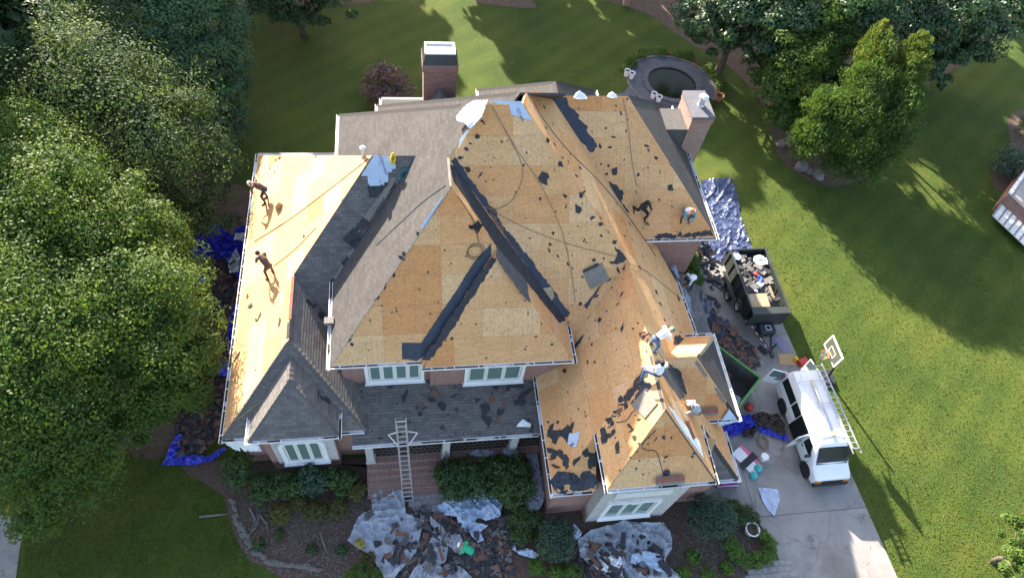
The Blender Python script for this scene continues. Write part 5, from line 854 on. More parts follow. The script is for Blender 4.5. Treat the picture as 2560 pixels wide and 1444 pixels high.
sp = [(2203, 68, 9.9, .32), (2199, 80, 9.7, .54), (2192, 110, 9.2, .82), (2182, 150, 8.6, .98), (2170, 195, 7.8, .9), (2302, 92, 9.8, .32), (2296, 104, 9.6, .54), (2284, 135, 9, .82), (2270, 175, 8.3, .98), (2258, 218, 7.5, .85), (2120, 265, 6.6, .8), (2085, 255, 6.2, .6)]
obj('golden_tips', leaf_mesh('golden_tips', [(tuple(at(x, y, z*.8)), r*(32-z*.8)/(32-z)*1.1) for x, y, z, r in sp], 20000, .2, 'leaf_gold', aspect=.28, per=40, clump=.36, up=.6), 'leaf_gold', cy)
tree('broadleaf_tree', 'dark tree in the top right corner beyond the golden spires', 'tree', [(2250, 55, 8, 1.9), (2330, 60, 8.3, 2.0), (2400, 40, 9, 2.1), (2450, 85, 7, 1.8), (2500, 40, 8, 1.7), (2380, 125, 5.3, 1.5), (2430, 145, 4.4, 1.2), (2345, 160, 4, 1.1), (2240, 125, 5.6, 1.2)], 30000, 0.24, 'leaf_dark', 0.3, None, RG)
tree('broadleaf_tree', 'dark tree at the top edge behind the golden spires', 'tree', [(2110, 25, 11, 1.8), (2180, 20, 11, 1.9), (2140, 60, 9.5, 1.6), (2230, -20, 11, 2)], 15000, 0.24, 'leaf_dark', 0.3, None, RG)
tree('broadleaf_tree', 'low dark tree filling the gap right of the bright green tree', 'tree', [(2110, 120, 4, 1.5), (2060, 170, 3.5, 1.3), (2230, 170, 3, 1.4), (2310, 130, 3.5, 1.6), (2330, 190, 2.5, 1.1), (2080, 210, 3, 1.2), (2170, 90, 4.5, 1.7), (1900, 170, 3, 1.2), (1930, 210, 2.4, 1.0)], 24000, 0.22, 'leaf_dark', 0.2, None, RG)
tree('broadleaf_tree', 'olive tree crown cut off by the bottom right corner', 'tree', [(2540, 1330, 3.2, .7), (2530, 1385, 3.0, .7), (2560, 1440, 3.0, .9), (2590, 1370, 3.4, .8)], 7000, 0.13, 'leaf_oak', 0.12)
# the wood north of the lawn, out of frame, whose shade falls on the lawn
for k, (x, y, h) in enumerate(((-26, 60, 18), (-18, 64, 19), (-22, 72, 20), (-11.5, 62, 15), (-9, 66, 15), (3.2, 61, 14.5), (6.5, 63, 16), (11.5, 60, 15), (17, 63, 16), (22.5, 60, 15.5), (28, 62, 16), (34, 59, 15), (41, 58, 16), (49, 57, 15), (57, 56, 15), (-23, 48, 9), (64, 50, 14), (-22, 33, 15), (-25, 27, 15), (-27, 20, 14), (-27, 38, 16), (-30, 30, 16), (4, 69, 18), (15, 70, 19), (26, 70, 19), (-14, 71, 18), (37, 68, 18), (-12, 50, 14), (-16, 44, 13))):
    tree('woodland_tree', 'tall woodland tree beyond the back lawn', 'tree', [(x+rnd.uniform(-2, 2), y+rnd.uniform(-2, 2), h*f_, r) for f_, r in ((.9, 2.4), (.75, 3.2), (.6, 3.4), (.45, 3.4), (.3, 3.0), (.65, 3.4), (.5, 3.4))], 4500, 0.8, 'leaf_dark', 0.35, (x, y, 0), 'woodland trees beyond the back lawn', world=True, aspect=0.8)
def shrub(label, pix, n, size, mat, name='shrub', cat='shrub', group=None, stem=0.04, **kw):
    bl = [(tuple(at(x, y, z)), r) for x, y, z, r in pix]; c = np.mean([b[0] for b in bl], axis=0); bp = Vector((c[0], c[1], 0))
    t = thing(name, label, cat, tuple(bp), group=group, local=False); setw(t, Matrix.Translation(bp)); obj('foliage', leaf_mesh('foliage', bl, n, size, mat, **dict(dict(per=24, low=-.3, clump=.3), **kw)), mat, t)
    mb = MB()
    for b in bl: mb.tube([bp+Vector((0, 0, -.02)), Vector(b[0])], [stem, stem*.5], 5)
    obj('stem', mb, 'bark', t)
def dome(x, y, r, h=None):      # one rounded shrub whose foot is at the pixel
    h = h or r; P = at(x, y, h*.5); return [(x, y, h*.5, (r, r, h*.55))]
FB = 'shrubs in the left front bed'
shrub('dark green shrub at the left corner of the bay', [(595, 1165, .8, .7), (585, 1195, .6, .6), (605, 1200, .5, .5)], 3600, .1, 'leaf_shrub', group=FB)
shrub('wide dark shrub under the bay window', [(660, 1205, .6, .6), (700, 1215, .6, .65), (740, 1215, .5, .6), (650, 1235, .4, .5)], 5200, .1, 'leaf_shrub', group=FB)
shrub('blue green shrub right of the bay window', [(775, 1188, .7, .55), (800, 1205, .6, .5), (770, 1215, .5, .5)], 3600, .11, 'leaf_bluegreen', group=FB)
shrub('dark shrub between the bay and the porch steps', [(830, 1195, .6, .5), (865, 1195, .5, .5), (850, 1215, .4, .5)], 3400, .1, 'leaf_shrub', group=FB)
for k, (x, y, r, lb) in enumerate(((700, 1283, .5, 'leftmost of the olive shrubs in the left bed'), (745, 1255, .4, 'upper olive shrub behind the row in the left bed'), (788, 1278, .52, 'middle olive shrub in the left bed'), (843, 1270, .52, 'large olive shrub right of the middle one in the left bed'), (888, 1225, .5, 'olive shrub beside the left edge of the steps'))): shrub(lb, dome(x, y, r), 1900, .09, 'leaf_olive', group='olive shrubs in the left bed')
for x, y, lb in ((699, 1336, 'small round green tuft left of the three on the mulch'), (780, 1371, 'small round green tuft in the middle of the mulch'), (854, 1372, 'small round green tuft nearest the grey tarp')): shrub(lb, dome(x, y, .26), 900, .07, 'leaf_shrub', 'green_tuft', 'plant', 'green tufts on the mulch')
shrub('low plant with red flowers beside the stone border', dome(645, 1360, .34), 800, .08, 'leaf_shrub', 'flower_plant', 'plant'); shrub('red blossom cluster on the plant beside the stone border', [(640, 1350, .3, .1)], 60, .06, 'petal_red', 'red_flowers', 'flowers')
shrub('pale yellow flower clump at the grey tarp edge', dome(901, 1357, .25), 700, .06, 'petal_yellow', 'yellow_flowers', 'flowers'); shrub('orange yellow flower clump below the pale yellow one', dome(922, 1398, .36), 1100, .07, 'leaf_olive', 'yellow_flowers', 'flowers')
shrub('spiky green daylily clump at the bottom edge', [(905, 1428, .3, .4), (935, 1440, .3, .4), (880, 1440, .25, .35)], 1500, .2, 'leaf_box', 'daylily', 'plant', aspect=.12)
shrub('large dark hedge beside the porch, left half', [(1120, 1190, .8, .75), (1160, 1180, .9, .75), (1135, 1225, .7, .75), (1190, 1215, .8, .8), (1210, 1180, .8, .7)], 9000, .1, 'leaf_shrub', 'hedge', 'hedge'); shrub('large dark hedge beside the porch, right half', [(1245, 1175, .9, .75), (1290, 1175, .9, .75), (1260, 1215, .8, .8), (1305, 1215, .8, .7), (1285, 1250, .6, .6)], 9000, .1, 'leaf_shrub', 'hedge', 'hedge')
shrub('dark upright shrub left of the blue green ball', [(1300, 1300, .5, .6), (1305, 1340, .5, .55), (1330, 1300, .5, .5)], 4200, .1, 'leaf_shrub'); shrub('blue green ball shrub below the garage front corner', [(1390, 1345, .6, (.95, .95, .7)), (1370, 1370, .5, .6)], 7500, .09, 'leaf_bluegreen')
shrub('big dark ball shrub at the right corner of the garage', [(1770, 1290, .8, (1.15, 1.15, .95)), (1800, 1300, .7, .8)], 9500, .09, 'leaf_bluegreen'); shrub('low bright groundcover right of the big ball shrub', [(1830, 1270, .2, .5), (1860, 1285, .2, .5), (1880, 1300, .15, .4), (1845, 1300, .2, .45)], 5000, .07, 'leaf_shrub'); shrub('bright ring of groundcover around the cream planter, right part', [(1905, 1340, .15, .4), (1925, 1360, .15, .4), (1915, 1390, .15, .4), (1890, 1400, .15, .4)], 4200, .07, 'leaf_box'); shrub('bright groundcover below the cream planter, left part', [(1825, 1360, .2, .45), (1840, 1385, .2, .45), (1860, 1400, .15, .4)], 4200, .07, 'leaf_box')
for x, y, r, lb in ((1340, 1420, .42, 'leftmost of three bright small shrubs at the bottom edge'), (1390, 1432, .36, 'middle of three bright small shrubs at the bottom edge'), (1432, 1430, .42, 'rightmost of three bright small shrubs at the bottom edge'), (1735, 1390, .36, 'small yellow green shrub left of the cream planter bed'), (1710, 1430, .36, 'small green shrub at the bottom edge right of the grey tarp'), (1770, 1435, .36, 'second small green shrub at the bottom edge right of the tarp'), (1815, 1420, .34, 'small olive shrub below the bright groundcover')): shrub(lb, dome(x, y, r), 1300, .08, 'leaf_box', group='small shrubs along the bottom edge')
shrub('green shrub with pale blooms at the side brick wall', [(1735, 665, .8, .55), (1738, 700, .7, .55), (1728, 690, .6, .5)], 3600, .1, 'leaf_box')
for x, y, r, lb in ((1578, 158, .5, 'light green bush left of the pond'), (1602, 136, .5, 'round bush upper left of the pond'), (1652, 128, .5, 'round bush above the pond'), (1692, 135, .42, 'pale leafy bush above the pond'), (1722, 138, .45, 'low bush upper right of the pond'), (1775, 172, .55, 'round bright bush right of the pond'), (1802, 217, .55, 'round bright bush lower right of the pond'), (1566, 170, .4, 'small bright bush above the white tubs'), (1790, 195, .4, 'loose green plant between two bushes right of the pond'), (1775, 258, .35, 'small bush below the terracotta pot')): shrub(lb, dome(x, y, r), 1500, .09, 'leaf_box' if rnd.random() < .6 else 'leaf_oak', group='bushes round the pond')
for x, y, lb in ((1672, 133, 'red flower clump above the pond'), (1740, 158, 'red flower pot plant right of the pond')): shrub(lb, dome(x, y, .2), 200, .08, 'petal_red', 'red_flowers', 'flowers')
shrub('grey green bush beside the neighbour shed', [(2525, 400, .9, 1.0), (2550, 420, .8, 1.0), (2510, 425, .6, .8)], 6000, .12, 'leaf_bluegreen'); shrub('dark round bush on the mulch at the right edge', [(2570, 320, .8, 1.0)], 2500, .12, 'leaf_dark')
# grass tufts that roughen the near lawns
tv = []
for i in range(44000):
    p = at(rnd.uniform(1850, 2560), rnd.uniform(330, 1444)) if i < 34000 else at(rnd.uniform(60, 620), rnd.uniform(1120, 1444))
    if pip((p.x, p.y), drive) or pip((p.x, p.y), bed): continue
    tv.append((p.x, p.y))
tv = np.array(tv); m = len(tv); a = nrng.uniform(0, 6.28, m); s = nrng.uniform(.02, .05, m); h = nrng.uniform(.012, .032, m); dx, dy = np.cos(a)*s, np.sin(a)*s; z = np.zeros(m)
V = np.stack([np.stack([tv[:, 0]-dx, tv[:, 1]-dy, z], 1), np.stack([tv[:, 0]+dx, tv[:, 1]+dy, z], 1), np.stack([tv[:, 0]+dx*.6-dy*.8, tv[:, 1]+dy*.6+dx*.8, h], 1), np.stack([tv[:, 0]-dx*.7-dy*.8, tv[:, 1]-dy*.7+dx*.8, h], 1)], 1).reshape(-1, 3)
me = bpy.data.meshes.new('grass_tufts'); me.from_pydata(V.tolist(), [], np.arange(4*m).reshape(-1, 4).tolist()); o = obj('grass_tufts', me, 'leaf_grass'); o['kind'] = 'stuff'; tag(o, 'short tufts of mown grass on the lawn', 'grass')
# ============================================================ VEHICLES AND YARD THINGS
def wheel(parent, c, r, w, side, rimmat='hub', flat=True):
    c = Vector(c); ax = (side, 0, 0); t = obj('wheel', MB().lathe(c, [(r*.62, -w/2), (r*.9, -w/2), (r, -w*.32), (r, w*.32), (r*.9, w/2), (r*.62, w/2)], 24, False, ax), 'rubber', parent, smooth=False); setw(t, Matrix.Identity(4))
    obj('rim', MB().lathe(c, [(r*.63, -w*.3), (r*.63, w*.42), (r*.55, w*.44), (r*.5, w*.30), (r*.2, w*.26), (r*.17, w*.4), (r*.05, w*.42)], 20, True, ax), rimmat, t)
    return t
# ---------------- van (nose towards the camera)
vc = Vector((20.34, 11.3, 0)); van = thing('van', 'white work van with open rear and side doors and a roof rack', 'van', tuple(vc), local=False); setw(van, Matrix.Translation(vc))
def VP(f_, l, z): return Vector((vc.x+l, vc.y-f_, z))
ST = [(-2.72, .90, .42, .97, 1.0, .90, 1.72, .70, 1.97), (-2.66, .95, .36, 1.0, 1.0, .91, 1.78, .74, 2.06), (-2.2, .96, .34, 1.0, 1.02, .90, 1.82, .76, 2.10), (0.0, .96, .34, 1.0, 1.04, .89, 1.82, .76, 2.11), (1.0, .96, .34, 1.0, 1.06, .88, 1.81, .75, 2.09), (1.28, .96, .34, 1.0, 1.07, .87, 1.78, .72, 2.03), (1.42, .96, .34, 1.0, 1.08, .88, 1.68, .72, 1.93), (1.95, .96, .36, .99, 1.10, .93, 1.24, .80, 1.30), (2.02, .96, .36, .985, 1.08, .92, 1.18, .78, 1.235), (2.45, .95, .38, .965, .98, .89, 1.06, .74, 1.115), (2.66, .92, .42, .93, .90, .86, .96, .70, 1.0), (2.72, .86, .46, .88, .80, .80, .86, .64, .89)]
rows = []
for s in ST:
    half = [(s[1], s[2]), (s[3], (s[2]+s[4])/2), (s[3], s[4]), (s[5], s[6]), (s[7], s[8]), (s[7]*.5, s[8]+.03)]
    rows.append([VP(s[0], l, z) for l, z in half]+[VP(s[0], 0, s[8]+.04)]+[VP(s[0], -l, z) for l, z in reversed(half)])
mb = MB(); nr = len(rows[0]); mb.v = [tuple(p) for r_ in rows for p in r_]
for i in range(len(rows)-1):
    for j in range(nr-1): mb.f.append((i*nr+j, i*nr+j+1, (i+1)*nr+j+1, (i+1)*nr+j))
    mb.f.append((i*nr+nr-1, i*nr, (i+1)*nr, (i+1)*nr+nr-1))
mb.f.append(tuple(range(nr))); mb.f.append(tuple((len(rows)-1)*nr+j for j in range(nr)))
b = obj('body', mb, 'van_paint', van, smooth=True); m_ = b.modifiers.new('w', 'EDGE_SPLIT'); m_.split_angle = math.radians(38)
def vside(f0, f1, l, z0, z1, inset, sgn, name, mat, par=van):      # a pane on the side above the belt
    zz = lambda z: .995-(z-1.05)/.76*.105
    a, c = zz(z0)+.012, zz(z1)+.012; q = [VP(f0, sgn*a, z0), VP(f1, sgn*a, z0), VP(f1-inset, sgn*c, z1), VP(f0, sgn*c, z1)]
    return obj(name, MB().prism(q, (sgn*.012, 0, .004)), mat, par)
for sg in (-1, 1):
    vside(-2.5, -1.2, 0, 1.18, 1.70, 0, sg, 'side_window', 'dark_glass'); vside(-1.12, -.45, 0, 1.18, 1.70, 0, sg, 'side_window', 'dark_glass'); vside(.78, 1.62, 0, 1.16, 1.68, .42, sg, 'door_window', 'dark_glass')
vside(-.4, .62, 0, .5, 1.74, 0, -1, 'dark_opening_panel', 'dark_glass')  # dark panel drawn in place of the shaded interior behind the open side door
n_ = Vector((0, -.78, .62)); top = [(-.74, 1.915), (-.36, 1.95), (0, 1.96), (.36, 1.95), (.74, 1.915)]; bot = [(-.80, 1.31), (-.4, 1.34), (0, 1.35), (.4, 1.34), (.80, 1.31)]
def pane5(name, mat, g0, g1, sx, off):
    mb = MB()
    for i in range(4): mb.prism([VP(1.42+g0, top[i][0]*sx, top[i][1])+n_*off, VP(1.42+g0, top[i+1][0]*sx, top[i+1][1])+n_*off, VP(1.94+g1, bot[i+1][0]*sx, bot[i+1][1])+n_*off, VP(1.94+g1, bot[i][0]*sx, bot[i][1])+n_*off], n_*.01)
    obj(name, mb, mat, van)
pane5('windshield', 'dark_glass', .03, -.02, 1.0, .03); pane5('windshield_surround', 'black_plastic', -.01, .02, 1.06, .015)
obj('cowl', MB().lohi(VP(2.03, -.82, 1.235), VP(1.93, .82, 1.275)), 'black_plastic', van)
for l in (-.4, .25): obj('wiper', MB().bar(VP(1.97, l, 1.36), VP(1.80, l+.45, 1.58), .025, .02), 'black_plastic', van)
obj('front_bumper', MB().lohi(VP(2.86, -.93, .36), VP(2.66, .93, .62)), 'black_plastic', van, bevel=.05); obj('grille', MB().lohi(VP(2.765, -.55, .62), VP(2.70, .55, .84)), 'black_plastic', van); obj('rear_bumper', MB().lohi(VP(-2.72, -.93, .38), VP(-2.88, .93, .56)), 'black_plastic', van, bevel=.03)
for l in (-.74, .74): obj('headlight', MB().lohi(VP(2.775, l-.16, .62), VP(2.66, l+.16, .84)), 'amber', van, bevel=.02)
for l in (-.93, .93): obj('tail_light', MB().lohi(VP(-2.76, l-.06, 1.1), VP(-2.66, l+.06, 1.6)), 'red_plastic', van)
for f_ in (1.95, -1.48):
    for l, sg in ((-.9, -1), (.9, 1)): wheel(van, VP(f_, l, .37), .37, .24, sg)
    for l in (-.995, .995): obj('wheel_arch', MB().lathe(VP(f_, l, .38), [(.45, -.012), (.45, .012)], 24, True, (1 if l > 0 else -1, 0, 0)), 'black_plastic', van)
for l in (-1.14, 1.14): obj('mirror', MB().lohi(VP(1.62, l-.13, 1.2), VP(1.5, l+.13, 1.42)), 'black_plastic', van, bevel=.02)
for sg in (-1, 1):
    for f_ in (.68, 1.70, -.43, -1.16): obj('door_seam', MB().bar(VP(f_, sg*1.003, .42), VP(f_, sg*1.003, 1.04), .012, .006, (sg, 0, 0)), 'black_plastic', van)
    obj('belt_moulding', MB().bar(VP(-2.6, sg*1.004, .78), VP(2.3, sg*.985, .76), .03, .012, (0, 0, 1)), 'hub', van); obj('door_handle', MB().lohi(VP(.78, sg*1.0, .96), VP(.95, sg*1.035, 1.0)), 'black_plastic', van)
for l in (-.45, .45): obj('roof_rib', MB().bar(VP(-2.4, l, 2.125), VP(.9, l, 2.115), .05, .014), 'van_paint', van)
obj('bonnet_seam', MB().bar(VP(2.66, -.6, .99), VP(2.66, .6, .99), .015, .02), 'black_plastic', van)
# the interior frame strip, open side door (two leaves) and rear doors
def door(pts, label, glass=None, ins=None):
    a = [Vector(p) for p in pts]; nn = (a[1]-a[0]).cross(a[3]-a[0]).normalized(); d = obj('door', MB().prism([p-nn*.03 for p in a], nn*.06), 'van_paint', van, bevel=.012); d['label'] = label; setw(d, Matrix.Identity(4))
    lerp = lambda u, v: a[0].lerp(a[1], u).lerp(a[3].lerp(a[2], u), v)
    if glass:
        u0, u1, v0, v1 = glass; g_ = [lerp(u0, v0), lerp(u1, v0), lerp(u1, v1), lerp(u0, v1)]
        for s in (-1, 1): obj('door_glass', MB().prism([p+nn*s*.033 for p in g_], nn*s*.006), 'pane', d)
        e = [lerp(u0-.05, v0-.05), lerp(u1+.05, v0-.05), lerp(u1+.05, v1+.05), lerp(u0-.05, v1+.05)]
        for s in (-1, 1): obj('glass_seal', MB().prism([p+nn*s*.0305 for p in e], nn*s*.001), 'black_plastic', d)
        for s in (-1, 1): obj('door_handle', MB().prism([p+nn*s*.033 for p in (lerp(.1, .40), lerp(.45, .36), lerp(.45, .44), lerp(.1, .48))], nn*s*.01), 'black_plastic', d)
hx = VP(.62, -1.0, 0); door([hx+Vector((0, 0, .5)), hx+Vector((-.62, -.12, .5)), hx+Vector((-.55, -.12, 1.72)), hx+Vector((.08, 0, 1.74))], 'open front leaf of the side door', (.2, .85, .55, .92))
hr = VP(-2.72, -.93, 0); door([hr+Vector((0, 0, .5)), hr+Vector((-.78, .28, .5)), hr+Vector((-.70, .28, 1.80)), hr+Vector((.06, 0, 1.82))], 'open rear door swung to the house side', (.18, .85, .55, .92))
hl = VP(-2.72, .93, 0); door([hl+Vector((0, 0, .5)), hl+Vector((-.2, .75, .5)), hl+Vector((-.25, .75, 1.80)), hl+Vector((-.08, 0, 1.82))], 'open rear door swung to the lawn side', (.18, .85, .55, .92))
for f_ in (-2.0, -.75, .75):
    obj('rack_bar', MB().tube([VP(f_, -.72, 2.08), VP(f_, -.68, 2.24), VP(f_, .68, 2.24), VP(f_, .72, 2.08)], .022, 6), 'galv', van)
obj('conduit_carrier', MB().tube([VP(-2.0, -.08, 2.32), VP(.8, -.05, 2.32)], .085, 10), 'galv', van, smooth=True); obj('carrier_cap', MB().tube([VP(.8, -.05, 2.32), VP(1.0, -.05, 2.32)], .105, 12), 'wood_old', van)
# ---------------- ladders
def ladder(a, b, width, label, lat, mat='aluminium', fly=True, group=None, steps=.3):
    a, b, lat = Vector(a), Vector(b), Vector(lat).normalized(); L_ = (b-a).length; d = (b-a)/L_; nn = d.cross(lat)
    t = thing('ladder', label, 'ladder', tuple(a), local=False, group=group); setw(t, Matrix.Translation(a))
    for s in (-1, 1): obj('rail', MB().bar(a+lat*s*width/2, b+lat*s*width/2, .035, .075, nn), mat, t)
    k = .15
    while k < L_-.05: obj('rung', MB().bar(a+d*k-lat*width/2, a+d*k+lat*width/2, .035, .035), mat, t); k += steps
    if fly:
        off = nn*.07*(1 if nn.z > 0 else -1); s0, s1 = L_*.3, L_*.95
        for s in (-1, 1): obj('fly_rail', MB().bar(a+d*s0+lat*s*(width/2-.045)+off, a+d*s1+lat*s*(width/2-.045)+off, .03, .07, nn), mat, t)
    return t
ladder((-.36, 9.42, .03), (-.52, 11.46, 5.05), .44, 'aluminium extension ladder leaning on the porch eave', (1, .02, 0))
st = thing('ladder_stabilizer', 'white V shaped stand-off arms on the porch ladder', 'stand-off', (-.5, 10.9, 3.6), local=False); setw(st, Matrix.Translation((-.5, 10.9, 3.6)))
for s, m_ in ((-1, 'white_trim'), (1, 'lime')): obj('arm', MB().tube([(-.46+s*.22, 10.82, 3.62), (-.46+s*.62, 11.3, 3.78), (-.46+s*.25, 11.16, 4.32)], .028, 6), m_ if s < 0 else 'white_trim', st)
ladder(VP(-2.95, .62, 2.32), VP(1.95, .80, 2.32), .42, 'aluminium ladder strapped along the lawn side of the van roof', (1, 0, 0), fly=True)
# ---------------- dump trailer
tc_ = Vector((19.75, 20.05, 0)); tr = thing('dump_trailer', 'dark green dump trailer heaped with roof tear-off', 'trailer', tuple(tc_), local=False); setw(tr, Matrix.Translation(tc_))
X0, X1, Y0, Y1, zb, zr = 18.68, 20.86, 18.0, 22.05, .75, 1.85
obj('bed_floor', MB().lohi((X0, Y0, zb-.08), (X1, Y1, zb)), 'trailer_green', tr)
for x, sg in ((X0, -1), (X1, 1)):
    sd = obj('bed_side', MB().lohi((x-.03, Y0+.05, zb+.002), (x+.03, Y1-.05, zr)), 'trailer_green', tr); setw(sd, Matrix.Identity(4))
    obj('top_rail', MB().lohi((x-.05, Y0, zr), (x+.05, Y1, zr+.08)), 'trailer_green', sd, bevel=.01)
    for k in range(6): y = Y0+.25+k*.7; obj('side_rib', MB().lohi((x+sg*.03, y, zb), (x+sg*.09, y+.12, zr)), 'metal_dark', sd)
obj('front_wall', MB().lohi((X0, Y0-.03, zb+.002), (X1, Y0+.04, zr+.02)), 'metal_dark', tr); obj('tailgate', MB().lohi((X0, Y1-.04, zb+.002), (X1, Y1+.03, zr+.05)), 'metal_dark', tr)
obj('tarp_shelf', MB().lohi((X0-.02, Y0-.42, zr-.02), (X1+.02, Y0-.035, zr+.06)), 'trailer_green', tr, bevel=.015); obj('front_apron', MB().lohi((X0, Y0-.40, zb-.1), (X1, Y0-.34, zr-.025)), 'metal_dark', tr)
for y in (20.75, 19.87): wheel(tr, (18.48, y, .38), .38, .24, -1); wheel(tr, (21.06, y, .38), .38, .24, 1)
wheel(tr, (18.52, 18.75, .95), .38, .22, -1)
for x, s in ((18.48, -1), (21.06, 1)): obj('fender', MB().lohi((x-.14, 19.4, .8), (x+.14, 21.25, .86)), 'trailer_green', tr, bevel=.02)
for x in (19.2, 20.3): obj('tongue_bar', MB().bar((x, 17.6, .5), (19.75, 15.9, .5), .1, .12), 'metal_dark', tr)
obj('tool_box', MB().lohi((19.35, 16.95, .45), (20.25, 17.55, .95)), 'metal_dark', tr, bevel=.04); obj('box_label', MB().lohi((19.68, 17.1, .951), (20.0, 17.4, .956)), 'white_trim', tr); obj('box_label_centre', MB().lohi((19.72, 17.14, .957), (19.96, 17.36, .96)), 'shirt_black', tr)
obj('coupler', MB().lohi((19.65, 15.6, .42), (19.85, 16.0, .6)), 'metal_dark', tr, bevel=.02); obj('jack_post', MB().tube([(19.95, 16.2, .02), (19.95, 16.2, 1.0)], .05, 8), 'metal_dark', tr)
for k in range(8): p, q = Vector((19.02, 17.55, .72)), Vector((19.6, 16.0, .6)); obj('reflector', MB().bar(p.lerp(q, k/8), p.lerp(q, (k+.96)/8), .04, .03), 'red_plastic' if k % 2 else 'white_trim', tr)
# load: crumpled tear-off heap plus single pieces
bm = bmesh.new(); bmesh.ops.create_grid(bm, x_segments=26, y_segments=44, size=.5)
from mathutils import noise as mnoise
for v in bm.verts:
    x = (X0+X1)/2+v.co.x*(X1-X0-.08); y = (Y0+Y1)/2+v.co.y*(Y1-Y0-.1); e = min(1, (.5-abs(v.co.x))*6)*min(1, (.5-abs(v.co.y))*8); v.co = Vector((x, y, 1.25+.38*e+.16*mnoise.fractal(Vector((x*2.2, y*2.2, 0)), .8, 2.1, 4)))
me = bpy.data.meshes.new('tear_off_heap'); bm.to_mesh(me); bm.free(); o = obj('tear_off_heap', me, 'felt_grey'); o['kind'] = 'stuff'; tag(o, 'grey heap of torn shingles filling the dump trailer', 'debris')
def piece(name, p, dims, rz, tilt, mat, label, cat, group=None):
    o = obj(name, MB().lohi((-dims[0]/2, -dims[1]/2, -dims[2]/2), (dims[0]/2, dims[1]/2, dims[2]/2)), mat, M=Matrix.Translation(p) @ Matrix.Rotation(rz, 4, 'Z') @ Matrix.Rotation(tilt[0], 4, 'X') @ Matrix.Rotation(tilt[1], 4, 'Y'), bevel=.006); tag(o, label, cat, group); return o
piece('plywood_sheet', Vector((19.35, 18.6, 1.72)), (1.2, .85, .03), 0, (.1, 0), 'wood_old', 'bare plywood panel lying in the front of the dump trailer', 'panel')
for k in range(26): piece('torn_shingle', Vector((rnd.uniform(X0+.25, X1-.25), rnd.uniform(Y0+1.1, Y1-.3), 1.72+rnd.uniform(0, .12))), (rnd.uniform(.25, .6), rnd.uniform(.15, .35), .02), rnd.uniform(0, 3), (rnd.uniform(-.3, .3), rnd.uniform(-.3, .3)), rnd.choice(['debris_dark', 'debris_grey', 'felt_grey', 'debris_grey', 'shingle_bundle', 'felt', 'paper_white', 'debris_dark']), 'torn shingle on the heap in the dump trailer', 'shingle', 'torn shingles in the dump trailer')
for lb, x, y, m_, s in (('white paper crumpled at the far left corner of the trailer load', 18.98, 21.7, 'paper_blue', .3), ('white paper strip along the right side of the trailer load', 20.35, 21.3, 'paper_white', .42), ('blue rag in the middle of the trailer load', 19.85, 20.0, 'blue_cloth', .22), ('red rag just behind the blue rag in the trailer', 19.75, 20.35, 'strap_red', .16), ('black bag at the right front of the trailer load', 20.45, 18.75, 'shirt_black', .34)):
    P = Vector((x, y, 1.78)); cloth('rag' if 'rag' in lb else 'bag' if 'bag' in lb else 'paper_sheet', [P+Vector((s*rnd.uniform(.7, 1.2)*math.cos(a), s*rnd.uniform(.7, 1.3)*math.sin(a), 0)) for a in np.linspace(0, 5.6, 8)], m_, lb, 'rag' if 'rag' in lb else 'bag' if 'bag' in lb else 'paper', 3, .12)
piece('wood_stick', Vector((20.25, 19.05, 1.82)), (.15, .75, .05), .15, (.2, .1), 'wood_old', 'pale wood offcut standing in the trailer load', 'board')
# ---------------- green dumpster, its rim corners found from the photo
A, Bq, Cq = at(1791.5, 863, 1.45), at(1901, 944.7, 1.45), at(1841, 1016, 1.45); ex = (Bq-A); ey = (Cq-Bq); ey = ey-ex*(ey.dot(ex)/ex.length_squared); D0 = A-ex*.35; ex = ex*1.35
dm = thing('roll_off_dumpster', 'bright green open dumpster beside the garage side hip', 'dumpster', tuple((D0+ex*.5+ey*.5)*1), local=False); dm.location.z = 0; setw(dm, Matrix.Translation(dm.location)); dz = Vector((0, 0, 1.45))
cor = [D0, D0+ex, D0+ex+ey, D0+ey]; low = [c-dz+Vector((0, 0, .15)) for c in cor]; cen = sum(cor, Vector())/4
obj('floor', MB().prism(low, (0, 0, .06)), 'dumpster_in', dm)
for i in range(4):
    a, b = cor[i], cor[(i+1) % 4]; la, lb_ = low[i], low[(i+1) % 4]; inw = (cen-(a+b)/2); inw.z = 0; inw.normalize(); e = (b-a).normalized()*.03
    w_ = obj('side_wall', MB().prism([la+e, lb_-e, b-e, a+e], inw*.05), 'dumpster_green', dm); setw(w_, Matrix.Identity(4)); obj('inner_face', MB().prism([p+inw*.052 for p in (la+e*2+Vector((0, 0, .07)), lb_-e*2+Vector((0, 0, .07)), b-e*2-Vector((0, 0, .02)), a+e*2-Vector((0, 0, .02)))], inw*.004), 'dumpster_in', w_)
    obj('rim', MB().bar(a, b, .1, .09), 'dumpster_green', w_)
    for k in range(1, 5): p = la.lerp(lb_, k/5); q = a.lerp(b, k/5); obj('rib', MB().bar(p-inw*.03, q-inw*.03, .08, .05, inw), 'dumpster_green', w_)
for k in range(16):
    u, v = rnd.uniform(.1, .9), rnd.uniform(.12, .88); piece('torn_shingle', D0+ex*u+ey*v-dz+Vector((0, 0, .4+rnd.uniform(0, .12))), (rnd.uniform(.3, .8), rnd.uniform(.2, .4), .03), rnd.uniform(0, 3), (rnd.uniform(-.3, .3), rnd.uniform(-.3, .3)), rnd.choice(['debris_dark', 'felt', 'debris_brown']), 'torn dark shingle in the bottom of the green dumpster', 'shingle', 'torn shingles in the dumpster')
obj_d = obj('tear_off_heap', MB().prism([c.lerp(cen, .06)-dz+Vector((0, 0, .2)) for c in cor], (0, 0, .15)), 'debris_dark'); obj_d['kind'] = 'stuff'; tag(obj_d, 'dark layer of shingle scraps on the dumpster floor', 'debris')
